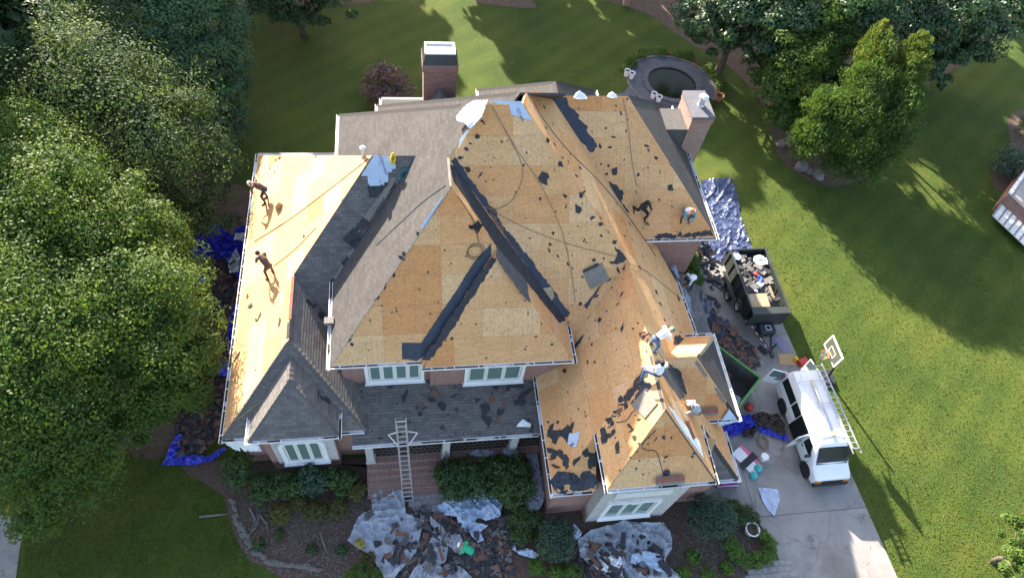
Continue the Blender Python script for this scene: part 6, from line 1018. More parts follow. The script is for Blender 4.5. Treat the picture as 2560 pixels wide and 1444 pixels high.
P = at(1838, 1000, .6); cloth('plastic_bag', [P+Vector((.3*math.cos(a), .25*math.sin(a), 0)) for a in np.linspace(0, 5.6, 8)], 'paper_blue', 'pale plastic bag in the near corner of the dumpster', 'bag', 3, .15)
# ---------------- basketball hoop
hb = thing('basketball_hoop', 'portable basketball hoop with a glass backboard behind the van', 'basketball hoop', (22.7, 14.4, 0), local=False); setw(hb, Matrix.Translation((22.7, 14.4, 0)))
obj('base', MB().lohi((22.25, 13.95, 0), (23.1, 14.85, .22)), 'black_plastic', hb, bevel=.06); obj('pole', MB().tube([(22.75, 14.4, .2), (22.2, 14.4, 2.6)], .06, 8), 'black_plastic', hb); 
for z in (3.0, 3.6): obj('arm', MB().tube([(22.25, 14.4, z-.6), (21.4, 14.4, z)], .03, 6), 'black_plastic', hb)
bb = obj('backboard', MB().lohi((21.33, 13.72, 2.9), (21.36, 15.02, 3.8)), 'backboard', hb); setw(bb, Matrix.Identity(4)); mb = MB()
for p, q in (((21.325, 13.68, 2.86), (21.375, 15.06, 2.94)), ((21.325, 13.68, 3.76), (21.375, 15.06, 3.84)), ((21.325, 13.68, 2.94), (21.375, 13.76, 3.76)), ((21.325, 14.98, 2.94), (21.375, 15.06, 3.76))): mb.lohi(p, q)
obj('frame', mb, 'white_trim', bb); mb = MB()
for p, q in (((21.318, 14.1, 3.05), (21.329, 14.64, 3.09)), ((21.318, 14.1, 3.42), (21.329, 14.64, 3.46)), ((21.318, 14.1, 3.09), (21.329, 14.14, 3.42)), ((21.318, 14.6, 3.09), (21.329, 14.64, 3.42))): mb.lohi(p, q)
obj('target_square', mb, 'white_trim', bb); rc = Vector((21.06, 14.37, 3.05)); ring = [rc+Vector((.23*math.cos(a), .23*math.sin(a), 0)) for a in np.linspace(0, 2*math.pi, 21)]
obj('rim', MB().tube(ring, .014, 6), 'orange_rim', hb); obj('rim_bracket', MB().lohi((21.2, 14.28, 2.98), (21.33, 14.46, 3.08)), 'orange_rim', hb); mb = MB()
for k in range(10):
    a = 2*math.pi*k/10
    for s in (-1, 1): mb.tube([rc+Vector((.23*math.cos(a), .23*math.sin(a), 0)), rc+Vector((.17*math.cos(a+s*.3), .17*math.sin(a+s*.3), -.18)), rc+Vector((.12*math.cos(a+s*.6), .12*math.sin(a+s*.6), -.38))], .008, 4)
obj('net', mb, 'net', hb)
# ---------------- small things on the drive
def gbox(name, px, py, dims, rz, mat, label, cat, z=.03, group=None): return piece(name, at(px, py)+Vector((0, 0, z+dims[2]/2)), dims, rz, (0, 0), mat, label, cat, group)
gbox('floor_mat', 1952, 860, (.55, .95, .015), math.radians(28), 'purple_mat', 'flat lavender grey mat on the drive behind the trailer tongue', 'mat'); gbox('cardboard_sheet', 1967, 899, (1.0, .7, .03), math.radians(-5), 'cardboard', 'flat brown cardboard on the drive behind the van', 'cardboard')
gbox('red_bag', 2003, 908, (.55, .35, .3), .3, 'red_plastic', 'dull red bag behind the van beside the cardboard', 'bag'); gbox('yellow_jug', 1985, 901, (.16, .2, .3), .4, 'yellow', 'small yellow jug next to the cardboard behind the van', 'jug')
gc = obj('gas_can', MB().lathe(at(1870, 1020), [(.2, .03), (.22, .1), (.2, .3), (.08, .38)], 12), 'red_plastic'); tag(gc, 'small red can beside the dumpster corner', 'can')
pk = at(1800, 1207); pal = thing('shingle_pallet', 'purple wrapped bundles stacked against the garage front corner', 'bundle stack', tuple(pk), local=False); setw(pal, Matrix.Translation(pk))
for k in range(4): obj('bundle', MB().box(pk+Vector((.25, .1, .12+.17*k)), (1.05, .36*2, .15), Matrix.Rotation(-.06+.03*k, 3, 'Z')), 'purple' if k != 1 else 'paper_white', pal)
for k in range(3):
    for j in range(3): obj('bundle_print', MB().box(pk+Vector((-.08+.33*j, .1, .71)), (.16, .3, .006)), 'paper_white', pal)
    break
pk = at(1866, 1150); pal = thing('wrapped_bundle', 'pink and white printed wrap with a black strip on the drive', 'wrapped bundle', tuple(pk), rz=math.radians(-58)); obj('wrap', MB().lohi((-.7, -.4, .03), (.7, .4, .10)), 'paper_white', pal); obj('pink_band', MB().lohi((-.7, .22, .102), (.7, .4, .11)), 'pink', pal); obj('black_strip', MB().lohi((-.1, -.55, .102), (.25, .55, .12)), 'felt', pal)
text_p = pal
bk = at(1905, 1147); o = obj('bucket', MB().lathe(bk+Vector((0, 0, .03)), [(.16, 0), (.19, .36), (.2, .38), (.02, .39)], 18), 'white_trim'); tag(o, 'white lidded bucket on the drive beside the van front', 'bucket')
for x, y, lb in ((1892, 1172, 'upper of two turquoise jugs on the drive'), (1880, 1190, 'lower of two turquoise jugs on the drive')): o = obj('jug', MB().lathe(at(x, y)+Vector((0, 0, .03)), [(.17, 0), (.19, .05), (.19, .22), (.1, .3), (.05, .34)], 14), 'cyan_plastic'); tag(o, lb, 'jug')
rp = at(1905, 1105); pts = [rp+Vector((.25*math.cos(i*.45)*(1+.3*math.sin(i)), .35*math.sin(i*.45)*(1+.2*math.cos(i*1.7)), .05+.002*i)) for i in range(70)]; o = obj('rope_pile', MB().tube(pts, .014, 5), 'rope'); tag(o, 'brown heap of rope on the drive beside the open van door', 'rope')
# ============================================================ TARPS AND TEAR-OFF ON THE GROUND
def tarp(label, pix, mat, z=0.06, amp=0.12, seed=1, sub=6, freq=1.3, name='tarp', cat='tarp', zs=None):
    pts = [at(x, y, (zs[i] if zs else z)) for i, (x, y) in enumerate(pix)]; return cloth(name, pts, mat, label, cat, sub, amp, .006, None, seed, freq)
tarp('big grey tarp spread below the porch steps, left part', [(965, 1172), (985, 1165), (1000, 1200), (1010, 1240), (1015, 1285), (1060, 1300), (1040, 1380), (985, 1444), (960, 1444), (930, 1390), (870, 1352), (895, 1290), (930, 1270), (925, 1215)], 'tarp_grey', .17, .24, 1, 8, 1.2)
tarp('grey tarp strip running down the middle of the debris', [(1075, 1290), (1105, 1315), (1125, 1345), (1115, 1400), (1080, 1460), (1010, 1460), (1050, 1400), (1080, 1340)], 'tarp_grey', .2, .22, 2, 7, 1.2)
tarp('crumpled white blue sheet on the debris below the hedge', [(1090, 1262), (1130, 1248), (1165, 1235), (1190, 1228), (1230, 1232), (1255, 1260), (1250, 1290), (1215, 1300), (1195, 1290), (1170, 1330), (1150, 1325), (1140, 1290), (1105, 1285)], 'paper_blue', .25, .36, 3, 8, 1.5, 'paper_sheet', 'paper sheet')
tarp('smaller crumpled sheet below the big white blue one', [(1165, 1300), (1190, 1305), (1220, 1312), (1200, 1330), (1210, 1350), (1195, 1355), (1175, 1335)], 'paper_blue', .2, .15, 4, 5, 2.2, 'paper_sheet', 'paper sheet')
tarp('pale sheet hanging beside the garage wall at the hedge', [(1310, 1120), (1335, 1110), (1345, 1150), (1355, 1200), (1362, 1245), (1350, 1270), (1320, 1285), (1270, 1262), (1295, 1250), (1330, 1225), (1325, 1170)], 'tarp_grey', .5, .2, 5, 7, 1.8, 'paper_sheet', 'paper sheet')
tarp('grey tarp bunched on the porch edge above the hedge', [(1168, 1135), (1190, 1122), (1235, 1125), (1240, 1138), (1200, 1142)], 'tarp_grey', .95, .12, 6, 5); tarp('grey tarp bunched at the right end of the porch', [(1255, 1125), (1270, 1115), (1295, 1125), (1300, 1140), (1260, 1145)], 'tarp_grey', .95, .15, 7, 5)
tarp('grey tarp spread before the garage window', [(1475, 1325), (1530, 1310), (1560, 1300), (1620, 1308), (1660, 1305), (1680, 1340), (1680, 1370), (1660, 1400), (1700, 1444), (1560, 1460), (1500, 1430), (1450, 1390), (1445, 1350)], 'tarp_grey', .17, .26, 8, 8, 1.1)
tarp('white triangular sheet at the left edge of the garage tarp', [(1434, 1305), (1455, 1330), (1450, 1345), (1432, 1350)], 'paper_blue', .3, .1, 9, 4, 2, 'paper_sheet', 'paper sheet'); tarp('folded white printed sheet on the garage tarp', [(1580, 1385), (1612, 1375), (1650, 1385), (1655, 1400), (1645, 1412), (1660, 1430), (1640, 1425), (1605, 1400), (1590, 1410), (1575, 1405)], 'paper_blue', .35, .1, 10, 5, 2, 'paper_sheet', 'paper sheet')
tarp('white wisp of paper right of the green shirted roofer', [(1285, 1355), (1292, 1375), (1320, 1370), (1350, 1385), (1335, 1395), (1300, 1385), (1280, 1370)], 'paper_blue', .25, .12, 11, 4, 2, 'paper_sheet', 'paper sheet')
tarp('folded pale blue sheet lying on the open drive', [(1895, 1218), (1945, 1222), (1950, 1250), (1935, 1290), (1918, 1270), (1905, 1250)], 'paper_blue', .08, .1, 12, 5, 2, 'paper_sheet', 'paper sheet')
# left side
tarp('bright blue tarp heaped under the left eave, far end', [(485, 600), (520, 570), (555, 560), (580, 590), (600, 565), (622, 562), (618, 640), (610, 720), (590, 690), (560, 640), (530, 650), (500, 660), (480, 640)], 'tarp_blue', .3, .4, 13, 8, 2.2)
tarp('bright blue tarp edge along the wall under the left eave', [(592, 750), (605, 760), (600, 830), (590, 890), (575, 900), (565, 850), (575, 790)], 'tarp_blue', .45, .3, 14, 5, 2.2); tarp('small blue tarp fold among the debris left of the house', [(450, 780), (470, 775), (495, 785), (490, 800), (460, 800)], 'tarp_blue', .4, .2, 15, 4)
tarp('bright blue tarp corner on the lawn below the left wing', [(440, 1090), (455, 1085), (448, 1120), (475, 1135), (520, 1140), (560, 1115), (568, 1122), (530, 1150), (480, 1162), (405, 1162), (425, 1115)], 'tarp_blue', .1, .14, 16, 6, 2.2)
tarp('grey tarp fold on the blue tarp under the left eave', [(590, 585), (618, 580), (618, 605), (585, 600)], 'tarp_grey', .6, .15, 17, 4); tarp('grey crumpled sheet on the debris under the left eave', [(570, 660), (590, 620), (600, 640), (598, 680), (575, 685)], 'tarp_grey', .5, .15, 18, 4)
tarp('ragged blue tarp piece below the wall tarp under the left eave', [(548, 905), (575, 900), (580, 925), (560, 940), (545, 930)], 'tarp_blue', .4, .2, 31, 4); tarp('narrow blue tarp fold halfway along the left tear-off', [(470, 690), (500, 680), (520, 700), (500, 715), (475, 710)], 'tarp_blue', .35, .2, 32, 4); tarp('crumpled white sheet at the tail of the grey tarp before the garage', [(1500, 1395), (1540, 1385), (1560, 1400), (1545, 1425), (1510, 1430), (1490, 1415)], 'paper_white', .3, .2, 33, 5, 2, 'paper_sheet', 'paper sheet')
tarp('pale crumpled sheet between the grey tarps below the porch', [(1120, 1330), (1150, 1335), (1160, 1360), (1150, 1385), (1125, 1375), (1110, 1350)], 'tarp_grey', .25, .2, 34, 5, 2, 'paper_sheet', 'paper sheet'); tarp('grey tarp tail at the bottom edge below the green shirted roofer', [(1040, 1425), (1090, 1405), (1150, 1415), (1180, 1440), (1170, 1465), (1050, 1465)], 'tarp_grey', .25, .2, 35, 5, 2)
# right side
tarp('large wrinkled navy tarp on the lawn by the right wing', [(1752, 452), (1790, 446), (1828, 446), (1845, 490), (1850, 535), (1865, 580), (1882, 622), (1815, 628), (1800, 655), (1765, 640), (1750, 615), (1762, 560), (1755, 500)], 'tarp_navy', .09, .13, 19, 9, .9)
tarp('pale blue tarp draped over the eave above the side roof', [(1640, 602), (1655, 605), (1672, 640), (1690, 665), (1702, 700), (1690, 690), (1665, 650), (1655, 640)], 'paper_blue', 3.6, .12, 20, 6, 1.6); tarp('long pale tarp folded along the garage east eave', [(1685, 695), (1695, 700), (1725, 745), (1728, 775), (1740, 800), (1715, 765), (1700, 730)], 'tarp_grey', 3.7, .15, 21, 6, 2)
tarp('grey tarp heap on the drive beside the garage', [(1725, 750), (1750, 730), (1762, 745), (1780, 760), (1775, 790), (1750, 800), (1730, 806), (1724, 785)], 'tarp_grey', .5, .5, 22, 7, 2); tarp('navy tarp under the tear-off beside the garage', [(1730, 805), (1780, 785), (1820, 800), (1830, 820), (1800, 845), (1765, 835), (1740, 825)], 'tarp_navy', .07, .12, 23, 6, 2)
tarp('blue tarp crumpled on the drive below the dumpster', [(1808, 1060), (1850, 1040), (1880, 1035), (1890, 1060), (1860, 1080), (1830, 1090), (1815, 1085)], 'tarp_blue', .15, .25, 24, 6, 2); tarp('dark brown tarp trailing towards the open van door', [(1865, 1040), (1900, 1030), (1945, 1035), (1960, 1060), (1965, 1090), (1940, 1085), (1900, 1060), (1880, 1095), (1855, 1090)], 'tarp_brown', .15, .25, 25, 6, 2); tarp('blue tarp strip under the brown tarp by the van', [(1885, 1060), (1920, 1068), (1965, 1085), (1975, 1105), (1945, 1095), (1900, 1080)], 'tarp_blue', .1, .15, 26, 5, 2)
bg_ = at(1662, 645, 3.5); o = obj('black_bundle', MB().lathe(bg_, [(.28, -.1), (.42, .05), (.36, .28), (.15, .38)], 12), 'shirt_black', smooth=True); tag(o, 'rounded black bundle on the pale tarp above the side roof', 'bundle'); setw(o, Matrix.Identity(4))
for dx, dy in ((-.25, .35), (.3, -.25)): obj('red_strap', MB().lathe(bg_+Vector((dx, dy, .1)), [(.14, 0), (.16, .1), (.06, .18)], 8), 'strap_red', o)
# torn shingles, each its own piece
TS = {}
def shingle_piece(p, l, w, mat, label, group, tilt=.25, rz=None):
    k = (mat, rnd.randrange(4))
    if k not in TS:
        m = sheet_mesh('torn_shingle', [(-.5, -.5), (rnd.uniform(-.2, .2), -.5+rnd.uniform(-.1, .1)), (.5, -.5), (.5+rnd.uniform(-.12, .1), 0), (.5, .5), (rnd.uniform(-.2, .2), .5+rnd.uniform(-.15, .1)), (-.5, .5)], 0, .03, .10); m.materials.append(MATS[mat]); TS[k] = m
    o = bpy.data.objects.new('torn_shingle', TS[k]); C.objects.link(o); o.matrix_world = Matrix.Translation(p) @ Matrix.Rotation(rnd.uniform(0, 3.14) if rz is None else rz, 4, 'Z') @ Matrix.Rotation(rnd.uniform(-tilt, tilt), 4, 'X') @ Matrix.Rotation(rnd.uniform(-tilt, tilt), 4, 'Y') @ Matrix.Diagonal((l, w, .5, 1)); tag(o, label, 'shingle', group)
from mathutils.bvhtree import BVHTree
_vs, _fs = [], []
for o in CLOTHS:
    n0 = len(_vs); _vs += [v.co.copy() for v in o.data.vertices]; _fs += [tuple(i+n0 for i in p.vertices) for p in o.data.polygons]
BV = BVHTree.FromPolygons(_vs, _fs)
def top_z(p, zmax=1.2):
    h = BV.ray_cast(Vector((p.x, p.y, zmax)), Vector((0, 0, -1)), zmax); return max(0.03, h[0].z) if h[0] is not None else 0.03
HEAP = [(1010, 1290), (1060, 1270), (1120, 1290), (1180, 1340), (1260, 1290), (1290, 1350), (1270, 1400), (1300, 1444), (1220, 1444), (1160, 1420), (1100, 1440), (1000, 1444), (950, 1390), (930, 1350), (970, 1330)]
cells = [([(900, 1300), (960, 1270)]+HEAP, 110, .0, ['debris_dark', 'debris_dark', 'felt', 'debris_brown', 'felt_grey'], 'torn shingle on the debris below the porch', 'torn shingles below the porch'),
         ([(1450, 1360), (1500, 1340), (1560, 1330), (1620, 1350), (1650, 1390), (1680, 1430), (1560, 1444), (1400, 1444), (1420, 1400)], 46, .0, ['debris_dark', 'felt', 'debris_brown', 'debris_dark'], 'torn shingle on the tarp before the garage', 'torn shingles before the garage'),
         ([(500, 680), (560, 620), (600, 700), (590, 800), (560, 950), (545, 1080), (500, 1120), (450, 1130), (470, 1000), (500, 850)], 74, .0, ['felt', 'debris_dark', 'debris_brown', 'felt', 'debris_brown'], 'torn shingle in the tear-off left of the house', 'torn shingles left of the house'),
         ([(1755, 790), (1800, 800), (1860, 850), (1900, 900), (1880, 920), (1830, 880), (1780, 850)], 18, .0, ['debris_brown', 'felt_grey', 'debris_dark', 'felt_grey', 'debris_brown'], 'torn shingle on the drive between garage and trailer', 'torn shingles beside the trailer')]
for poly, n, z, mats, lb, gr in cells:
    c = 0; xs_ = [p[0] for p in poly]; ys_ = [p[1] for p in poly]
    while c < n:
        q = (rnd.uniform(min(xs_), max(xs_)), rnd.uniform(min(ys_), max(ys_)))
        if pip(q, poly) and top_z(at(*q)) > .06 and rnd.random() < .62: c += .25; continue
        if pip(q, poly): shingle_piece((lambda p: p+Vector((0, 0, top_z(p)+.03+rnd.uniform(0, .06))))(at(*q)), rnd.uniform(.3, .8), rnd.uniform(.13, .30), rnd.choice(mats), lb, gr); c += 1
for x, y in ((1752, 702), (1775, 748), (1762, 765), (1790, 760), (1800, 830), (1905, 876), (1838, 852), (1862, 864), (1848, 900), (1890, 905), (1872, 935)): shingle_piece(at(x, y)+Vector((0, 0, .05)), .6, .32, 'felt', 'dark shingle lying flat on the open drive', 'dark shingles on the drive', .03)
# dense underlayers of tear-off that cannot be counted
def litter(poly, n, mats, label, zr_=(.02, .12), sz=(.05, .22)):
    mb = MB(); xs_ = [p[0] for p in poly]; ys_ = [p[1] for p in poly]; c = 0
    while c < n:
        q = (rnd.uniform(min(xs_), max(xs_)), rnd.uniform(min(ys_), max(ys_)))
        if not pip(q, poly): continue
        if zr_[1] < 1 and top_z(at(*q)) > .06 and rnd.random() < .9: c += .3; continue
        p = at(*q); p.z = rnd.uniform(*zr_)+(top_z(p)-.02 if zr_[1] < 1 else 0); a = rnd.uniform(0, 3.14); l, w = rnd.uniform(*sz), rnd.uniform(*sz)*.6; M = Matrix.Rotation(a, 3, 'Z') @ Matrix.Rotation(rnd.uniform(-.5, .5), 3, 'X') @ Matrix.Rotation(rnd.uniform(-.4, .4), 3, 'Y')
        mb.box(p, (l*2, w*2, .012), M); c += 1
    o = obj('tear_off_litter', mb, mats, fix=False); o['kind'] = 'stuff'; tag(o, label, 'debris')
    for i, f_ in enumerate(o.data.polygons): f_.material_index = (i//6*7919) % len(mats)
LEFT = [(495, 690), (560, 620), (612, 700), (600, 800), (575, 950), (552, 1085), (500, 1135), (445, 1140), (440, 1000), (470, 850)]
litter(HEAP, 800, ['debris_dark', 'debris_brown', 'felt', 'debris_grey'], 'dark litter of shingle crumbs below the porch'); litter(LEFT, 1900, ['felt', 'debris_brown', 'debris_dark'], 'dark litter of shingle crumbs left of the house'); litter(cells[1][0], 260, ['debris_dark', 'debris_brown', 'felt'], 'litter of shingle crumbs before the garage'); litter([(1740, 740), (1790, 780), (1900, 890), (1880, 930), (1830, 890), (1760, 840)], 220, ['debris_dark', 'debris_brown', 'felt_grey'], 'litter of shingle crumbs on the drive by the garage')
litter([(1690, 650), (1720, 668), (1735, 710), (1760, 800), (1730, 800), (1700, 720)], 120, ['debris_dark', 'felt', 'debris_brown'], 'litter of shingle scraps on the side roof', (3.0, 3.3))
# ============================================================ ROOFERS
def person(label, root, yaw, pose, mats, headwear=None, face=None, scale=1.06):
    """pose: joint -> (x right, y forward, z up); feet follow the roof plane; one remeshed body, coloured by nearest limb"""
    Rz = Matrix.Rotation(yaw, 3, 'Z'); root = Vector(root)
    def w(j):
        p = Rz @ (Vector(j)*scale); return p
    J = {k: w(v) for k, v in pose.items()}
    if face is not None:
        def dz(p): return face.z(root.x+p.x, root.y+p.y)-root.z
        for s in 'LR':
            d = dz(J['ank'+s]); J['ank'+s].z += d; J['toe'+s].z += dz(J['toe'+s]); J['kne'+s].z += d*.55
    head = J['head']; nk = J['neck']; hd = (head-nk).normalized(); fwd = Rz @ Vector((0, 1, 0)); fwd = (fwd-hd*fwd.dot(hd)); fwd = fwd.normalized() if fwd.length > .2 else (Rz @ Vector((0, 0, -1))); side = hd.cross(fwd)
    sh, pa, sl, sk, bt, fa = mats['shirt'], mats['pants'], mats.get('sleeve', mats['shirt']), 'skin', 'boot', mats.get('forearm', 'skin')
    hip = J['hip']; caps = [(hip, hip.lerp(nk, .3), .16, .155, pa), (hip.lerp(nk, .25), hip.lerp(nk, .62), .16, .18, sh), (hip.lerp(nk, .6), hip.lerp(nk, .88), .18, .14, sh), (J['shoL'], J['shoR'], .085, .085, sh), (nk-hd*.03, nk+hd*.1, .058, .055, sk), (head-hd*.05+fwd*.02, head-hd*.06+fwd*.03, .078, .07, sk), (head+hd*.02, head+hd*.03-fwd*.015, .098, .098, sk), (head+fwd*.105-hd*.01, head+fwd*.095+hd*.02, .016, .01, sk), (head+side*.095, head+side*.095-hd*.03, .02, .016, sk), (head-side*.095, head-side*.095-hd*.03, .02, .016, sk)]
    for s, sg in (('L', -1), ('R', 1)):
        hp = hip+Rz @ Vector((sg*.09, 0, -.02)); caps += [(hp, J['kne'+s], .106, .074, pa), (J['kne'+s], J['ank'+s], .074, .052, pa), (J['ank'+s]+Vector((0, 0, .01)), J['toe'+s]+Vector((0, 0, .0)), .048, .04, bt), (J['sho'+s], J['elb'+s], .066, .053, sl), (J['elb'+s], J['han'+s], .05, .034, fa)]
        hv = (J['han'+s]-J['elb'+s]).normalized(); ac = hv.cross(Vector((0, 0, 1))); ac = ac.normalized() if ac.length > .1 else Vector((1, 0, 0)); dn = hv.cross(ac); h0 = J['han'+s]
        caps.append((h0, h0+hv*.07, .03, .034, sk))
        for i, (o_, ln) in enumerate(((-.030, .065), (-.010, .075), (.011, .072), (.031, .056))): a = h0+hv*.085+ac*o_; b = a+hv*ln*.6+dn*.012; caps += [(a-hv*.02, b, .0105, .010, sk), (b, b+hv*ln*.25+dn*.035, .010, .009, sk)]
        caps.append((h0+hv*.02+ac*.03, h0+hv*.06+ac*.065+dn*.02, .012, .010, sk))
    bm = bmesh.new()
    for a, b, r0, r1, _ in caps:
        d = b-a; l = d.length; q = Vector((0, 0, 1)).rotation_difference(d.normalized()) if l > 1e-5 else Matrix.Identity(3).to_quaternion(); n = 10; rings = []
        prof = [(-math.cos(t)*r0, math.sin(t)*r0) for t in (.35, .9, 1.57)]+[(l+math.sin(t)*r1, math.cos(t)*r1) for t in (0, .65, 1.2)]
        for zz, rr in prof: rings.append([bm.verts.new(a+q @ Vector((rr*math.cos(6.2832*k/n), rr*math.sin(6.2832*k/n), zz))) for k in range(n)])
        for i in range(len(rings)-1):
            for k in range(n): bm.faces.new((rings[i][k], rings[i][(k+1) % n], rings[i+1][(k+1) % n], rings[i+1][k]))
        bm.faces.new(rings[0][::-1]); bm.faces.new(rings[-1])
    me = bpy.data.meshes.new('tmp'); bm.to_mesh(me); bm.free(); t = bpy.data.objects.new('tmp', me); C.objects.link(t)
    rm = t.modifiers.new('r', 'REMESH'); rm.mode = 'VOXEL'; rm.voxel_size = .0125; sm = t.modifiers.new('s', 'SMOOTH'); sm.factor = .5; sm.iterations = 2
    dg = bpy.context.evaluated_depsgraph_get(); body = bpy.data.meshes.new_from_object(t.evaluated_get(dg)); bpy.data.objects.remove(t); body.name = 'body'
    ml = sorted({c[4] for c in caps}); body.materials.clear()
    for m in ml: body.materials.append(MATS[m])
    co = np.zeros(len(body.polygons)*3); body.polygons.foreach_get('center', co); co = co.reshape(-1, 3); best = np.full(len(co), 9.); idx = np.zeros(len(co), int)
    for a, b, r0, r1, m in caps:
        a_, b_ = np.array(a), np.array(b); d = b_-a_; L2 = max(d@d, 1e-9); tt = np.clip((co-a_)@d/L2, 0, 1); dist = np.linalg.norm(co-a_-tt[:, None]*d, axis=1)-(r0+(r1-r0)*tt); k = dist < best; best[k] = dist[k]; idx[k] = ml.index(m)
    body.polygons.foreach_set('material_index', idx.astype(np.int32)); body.polygons.foreach_set('use_smooth', [True]*len(body.polygons))
    P = thing('person', label, 'person', tuple(root)); obj('body', body, ml[0], P)
    hm = MB(); q = Vector((0, 0, 1)).rotation_difference(hd); c = head+hd*.02-fwd*.01
    prof = [(.118, -.01), (.120, .03), (.105, .075), (.07, .105), (.02, .118)] if headwear else [(.112, -.02), (.114, .03), (.1, .07), (.065, .10), (.02, .112)]
    hm.lathe((0, 0, 0), prof, 14); hm.v = [tuple(c+q @ Vector(v)) for v in hm.v]; obj('cap' if headwear else 'hair', hm, headwear or 'hair', P, smooth=True)
    if headwear: br = [c+fwd*.1+side*.08, c+fwd*.19+side*.06, c+fwd*.21, c+fwd*.19-side*.06, c+fwd*.1-side*.08]; obj('cap_brim', MB().prism(br, hd*.014), headwear, P)
    else: obj('hair_back', MB().lathe(tuple(c-fwd*.03-hd*.03), [(.07, -.05), (.1, 0), (.08, .06)], 12), 'hair', P, smooth=True)
    if mats.get('harness'):
        b_ = hip.lerp(nk, .12); ax = (nk-hip).normalized(); ring = MB().lathe((0, 0, 0), [(.18, -.025), (.188, 0), (.18, .025)], 16, False); qq = Vector((0, 0, 1)).rotation_difference(ax); ring.v = [tuple(b_+qq @ Vector(v)) for v in ring.v]; obj('tool_belt', ring, 'black_plastic', P)
    if mats.get('vest'):
        pass
    return P, {k: root+v for k, v in J.items()}
def mk(hip, neck, head, L, R_):
    d = dict(hip=hip, neck=neck, head=head)
    for s, q in (('L', L), ('R', R_)):
        for k, v in q.items(): d[k+s] = v
    return d
def side(sh, el, ha, kn, an, to): return dict(sho=sh, elb=el, han=ha, kne=kn, ank=an, toe=to)
BEND = mk((0, -.12, .86), (0, .34, 1.12), (0, .52, 1.10), side((-.19, .32, 1.1), (-.24, .40, .82), (-.12, .56, .62), (-.15, .06, .47), (-.16, -.06, .07), (-.18, .14, .04)), side((.19, .32, 1.1), (.24, .40, .82), (.12, .56, .62), (.15, .06, .47), (.16, -.06, .07), (.18, .14, .04)))
CROUCH = mk((0, -.15, .32), (0, .18, .72), (0, .30, .86), side((-.18, .16, .70), (-.26, .36, .50), (-.1, .5, .34), (-.2, .25, .46), (-.17, .02, .07), (-.18, .2, .04)), side((.18, .16, .70), (.26, .36, .50), (.1, .5, .34), (.2, .25, .46), (.17, .02, .07), (.18, .2, .04)))
LUNGE = mk((0, -.05, .62), (.06, .12, 1.10), (.10, .20, 1.28), side((-.14, .14, 1.06), (-.22, .32, .82), (-.06, .45, .62), (-.2, .30, .50), (-.22, .14, .07), (-.24, .34, .04)), side((.25, .10, 1.06), (.42, .25, 1.0), (.36, .45, .88), (.16, -.1, .34), (.16, -.40, .10), (.18, -.22, .05)))
STRADDLE = mk((0, 0, .26), (0, .06, .76), (0, .10, .92), side((-.19, .05, .72), (-.36, .18, .60), (-.52, .30, .44), (-.38, .30, .24), (-.50, .10, -.02), (-.56, .28, -.05)), side((.19, .05, .72), (.34, .2, .56), (.38, .42, .36), (.38, .30, .24), (.50, .10, -.02), (.56, .28, -.05)))
def add(label, key, px, py, yaw, pose, mats, hw=None, h=0.03, face=True):
    f = FACES[key]; p = f.at(px, py, 0.0); p.z += h; return person(label, p, yaw, pose, mats, hw, f if face and hasattr(f, 'k') else None)
def shovel(a, b, label):
    a, b = Vector(a), Vector(b); d = (b-a).normalized(); t = thing('roofing_shovel', label, 'shovel', tuple(a), local=False); setw(t, Matrix.Translation(a)); obj('handle', MB().tube([a, b], .018, 6), 'wood_old', t); x = d.cross(Vector((0, 0, 1))).normalized()
    obj('blade', MB().prism([b-x*.09, b+x*.09, b+x*.13+d*.3, b-x*.13+d*.3], x.cross(d)*.008), 'galv', t)
_, J = add('roofer in dark maroon shirt bending over the left gutter', 'LW', 664, 503, math.radians(75), BEND, dict(shirt='shirt_brown', pants='jeans_dark', forearm='skin'), 'cap_white')
_, J = add('roofer in dark brown clothes bent over lower on the left wing', 'LW', 676, 690, math.radians(40), BEND, dict(shirt='shirt_brown', sleeve='shirt_brown', pants='shirt_brown', forearm='shirt_brown')); shovel(J['hanR'], FACES['LW'].at(702, 735, .05), 'long handled shovel of the lower roofer on the left wing')
_, J = add('roofer all in black crouching on the right wing', 'RS', 1597, 545, math.radians(-160), LUNGE, dict(shirt='shirt_black', pants='shirt_black', sleeve='shirt_black')); shovel(J['hanL'], FACES['RS'].at(1608, 572, .05), 'tear-off shovel held by the roofer in black')
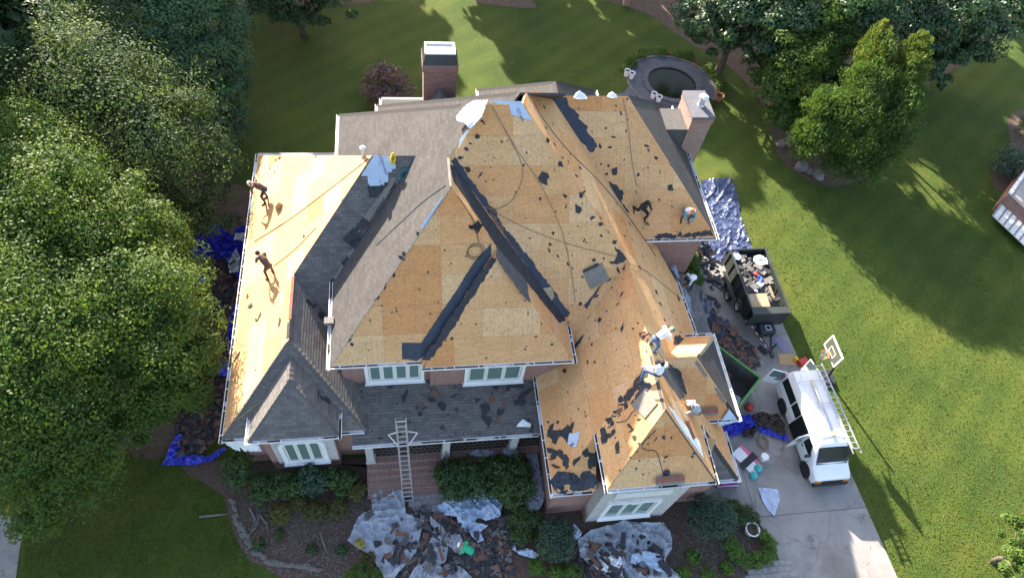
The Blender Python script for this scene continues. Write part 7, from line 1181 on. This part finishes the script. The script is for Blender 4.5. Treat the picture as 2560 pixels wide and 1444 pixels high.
_, J = add('roofer in pale shirt, teal sleeves and orange cap on the right wing', 'RS', 1712, 545, math.radians(175), CROUCH, dict(shirt='shirt_white', sleeve='shirt_teal', forearm='shirt_teal', pants='jeans'), 'cap_orange'); shovel(J['hanR'], FACES['RS'].at(1692, 588, .05), 'tear-off shovel held by the roofer in the orange cap')
_, J = add('roofer in white shirt, jeans and green cap on the garage ridge', 'ME', 1630, 872, math.radians(-70), BEND, dict(shirt='shirt_white', sleeve='shirt_white', forearm='shirt_white', pants='jeans', harness=1), 'cap_green')
_, J = person('roofer in white shirt with tool belt straddling the garage ridge', (9.62, 11.15, 8.36), math.radians(8), STRADDLE, dict(shirt='shirt_white', sleeve='shirt_white', forearm='shirt_white', pants='jeans', harness=1), None, FACES['AW']) if False else person('roofer in white shirt with tool belt straddling the garage ridge', (9.62, 11.15, 8.36), math.radians(8), {k: (v if not k.startswith(('ank', 'toe', 'kne')) else (v[0], v[1], v[2]-(.36 if not k.startswith('kne') else .12))) for k, v in STRADDLE.items()}, dict(shirt='shirt_white', sleeve='shirt_white', forearm='shirt_white', pants='jeans', harness=1))
_, J = add('roofer in grey shirt and white cap reaching across beside the side hip', 'AS2', 1730, 1035, math.radians(75), CROUCH, dict(shirt='shirt_grey', sleeve='shirt_grey', pants='pants_tan', harness=1), 'cap_white', face=False)
_, J = person('dark haired person in white shirt stooping under the right wing eave', (14.75, 18.7, 3.12), math.radians(110), BEND, dict(shirt='shirt_white', pants='jeans_dark'))
_, J = person('person in bright green shirt and white cap stooping over the front debris', tuple(at(1175, 1392)+Vector((0, 0, .12))), math.radians(60), BEND, dict(shirt='shirt_green', sleeve='shirt_green', pants='jeans_dark'), 'cap_white')
# nail bags and cords at the garage ridge
f = FACES['AW']; cloth('tool_pouch', [f.at(1612+16*math.cos(a)*k, 838+12*math.sin(a)*k, .06) for a, k in zip(np.linspace(0, 5.6, 9), (1, .7, 1.2, .6, 1, 1.1, .7, 1, .8))], 'debris_brown', 'brown heap of tools and bags at the ridge beside the green cap roofer', 'tool bag', 3, .16, freq=3)
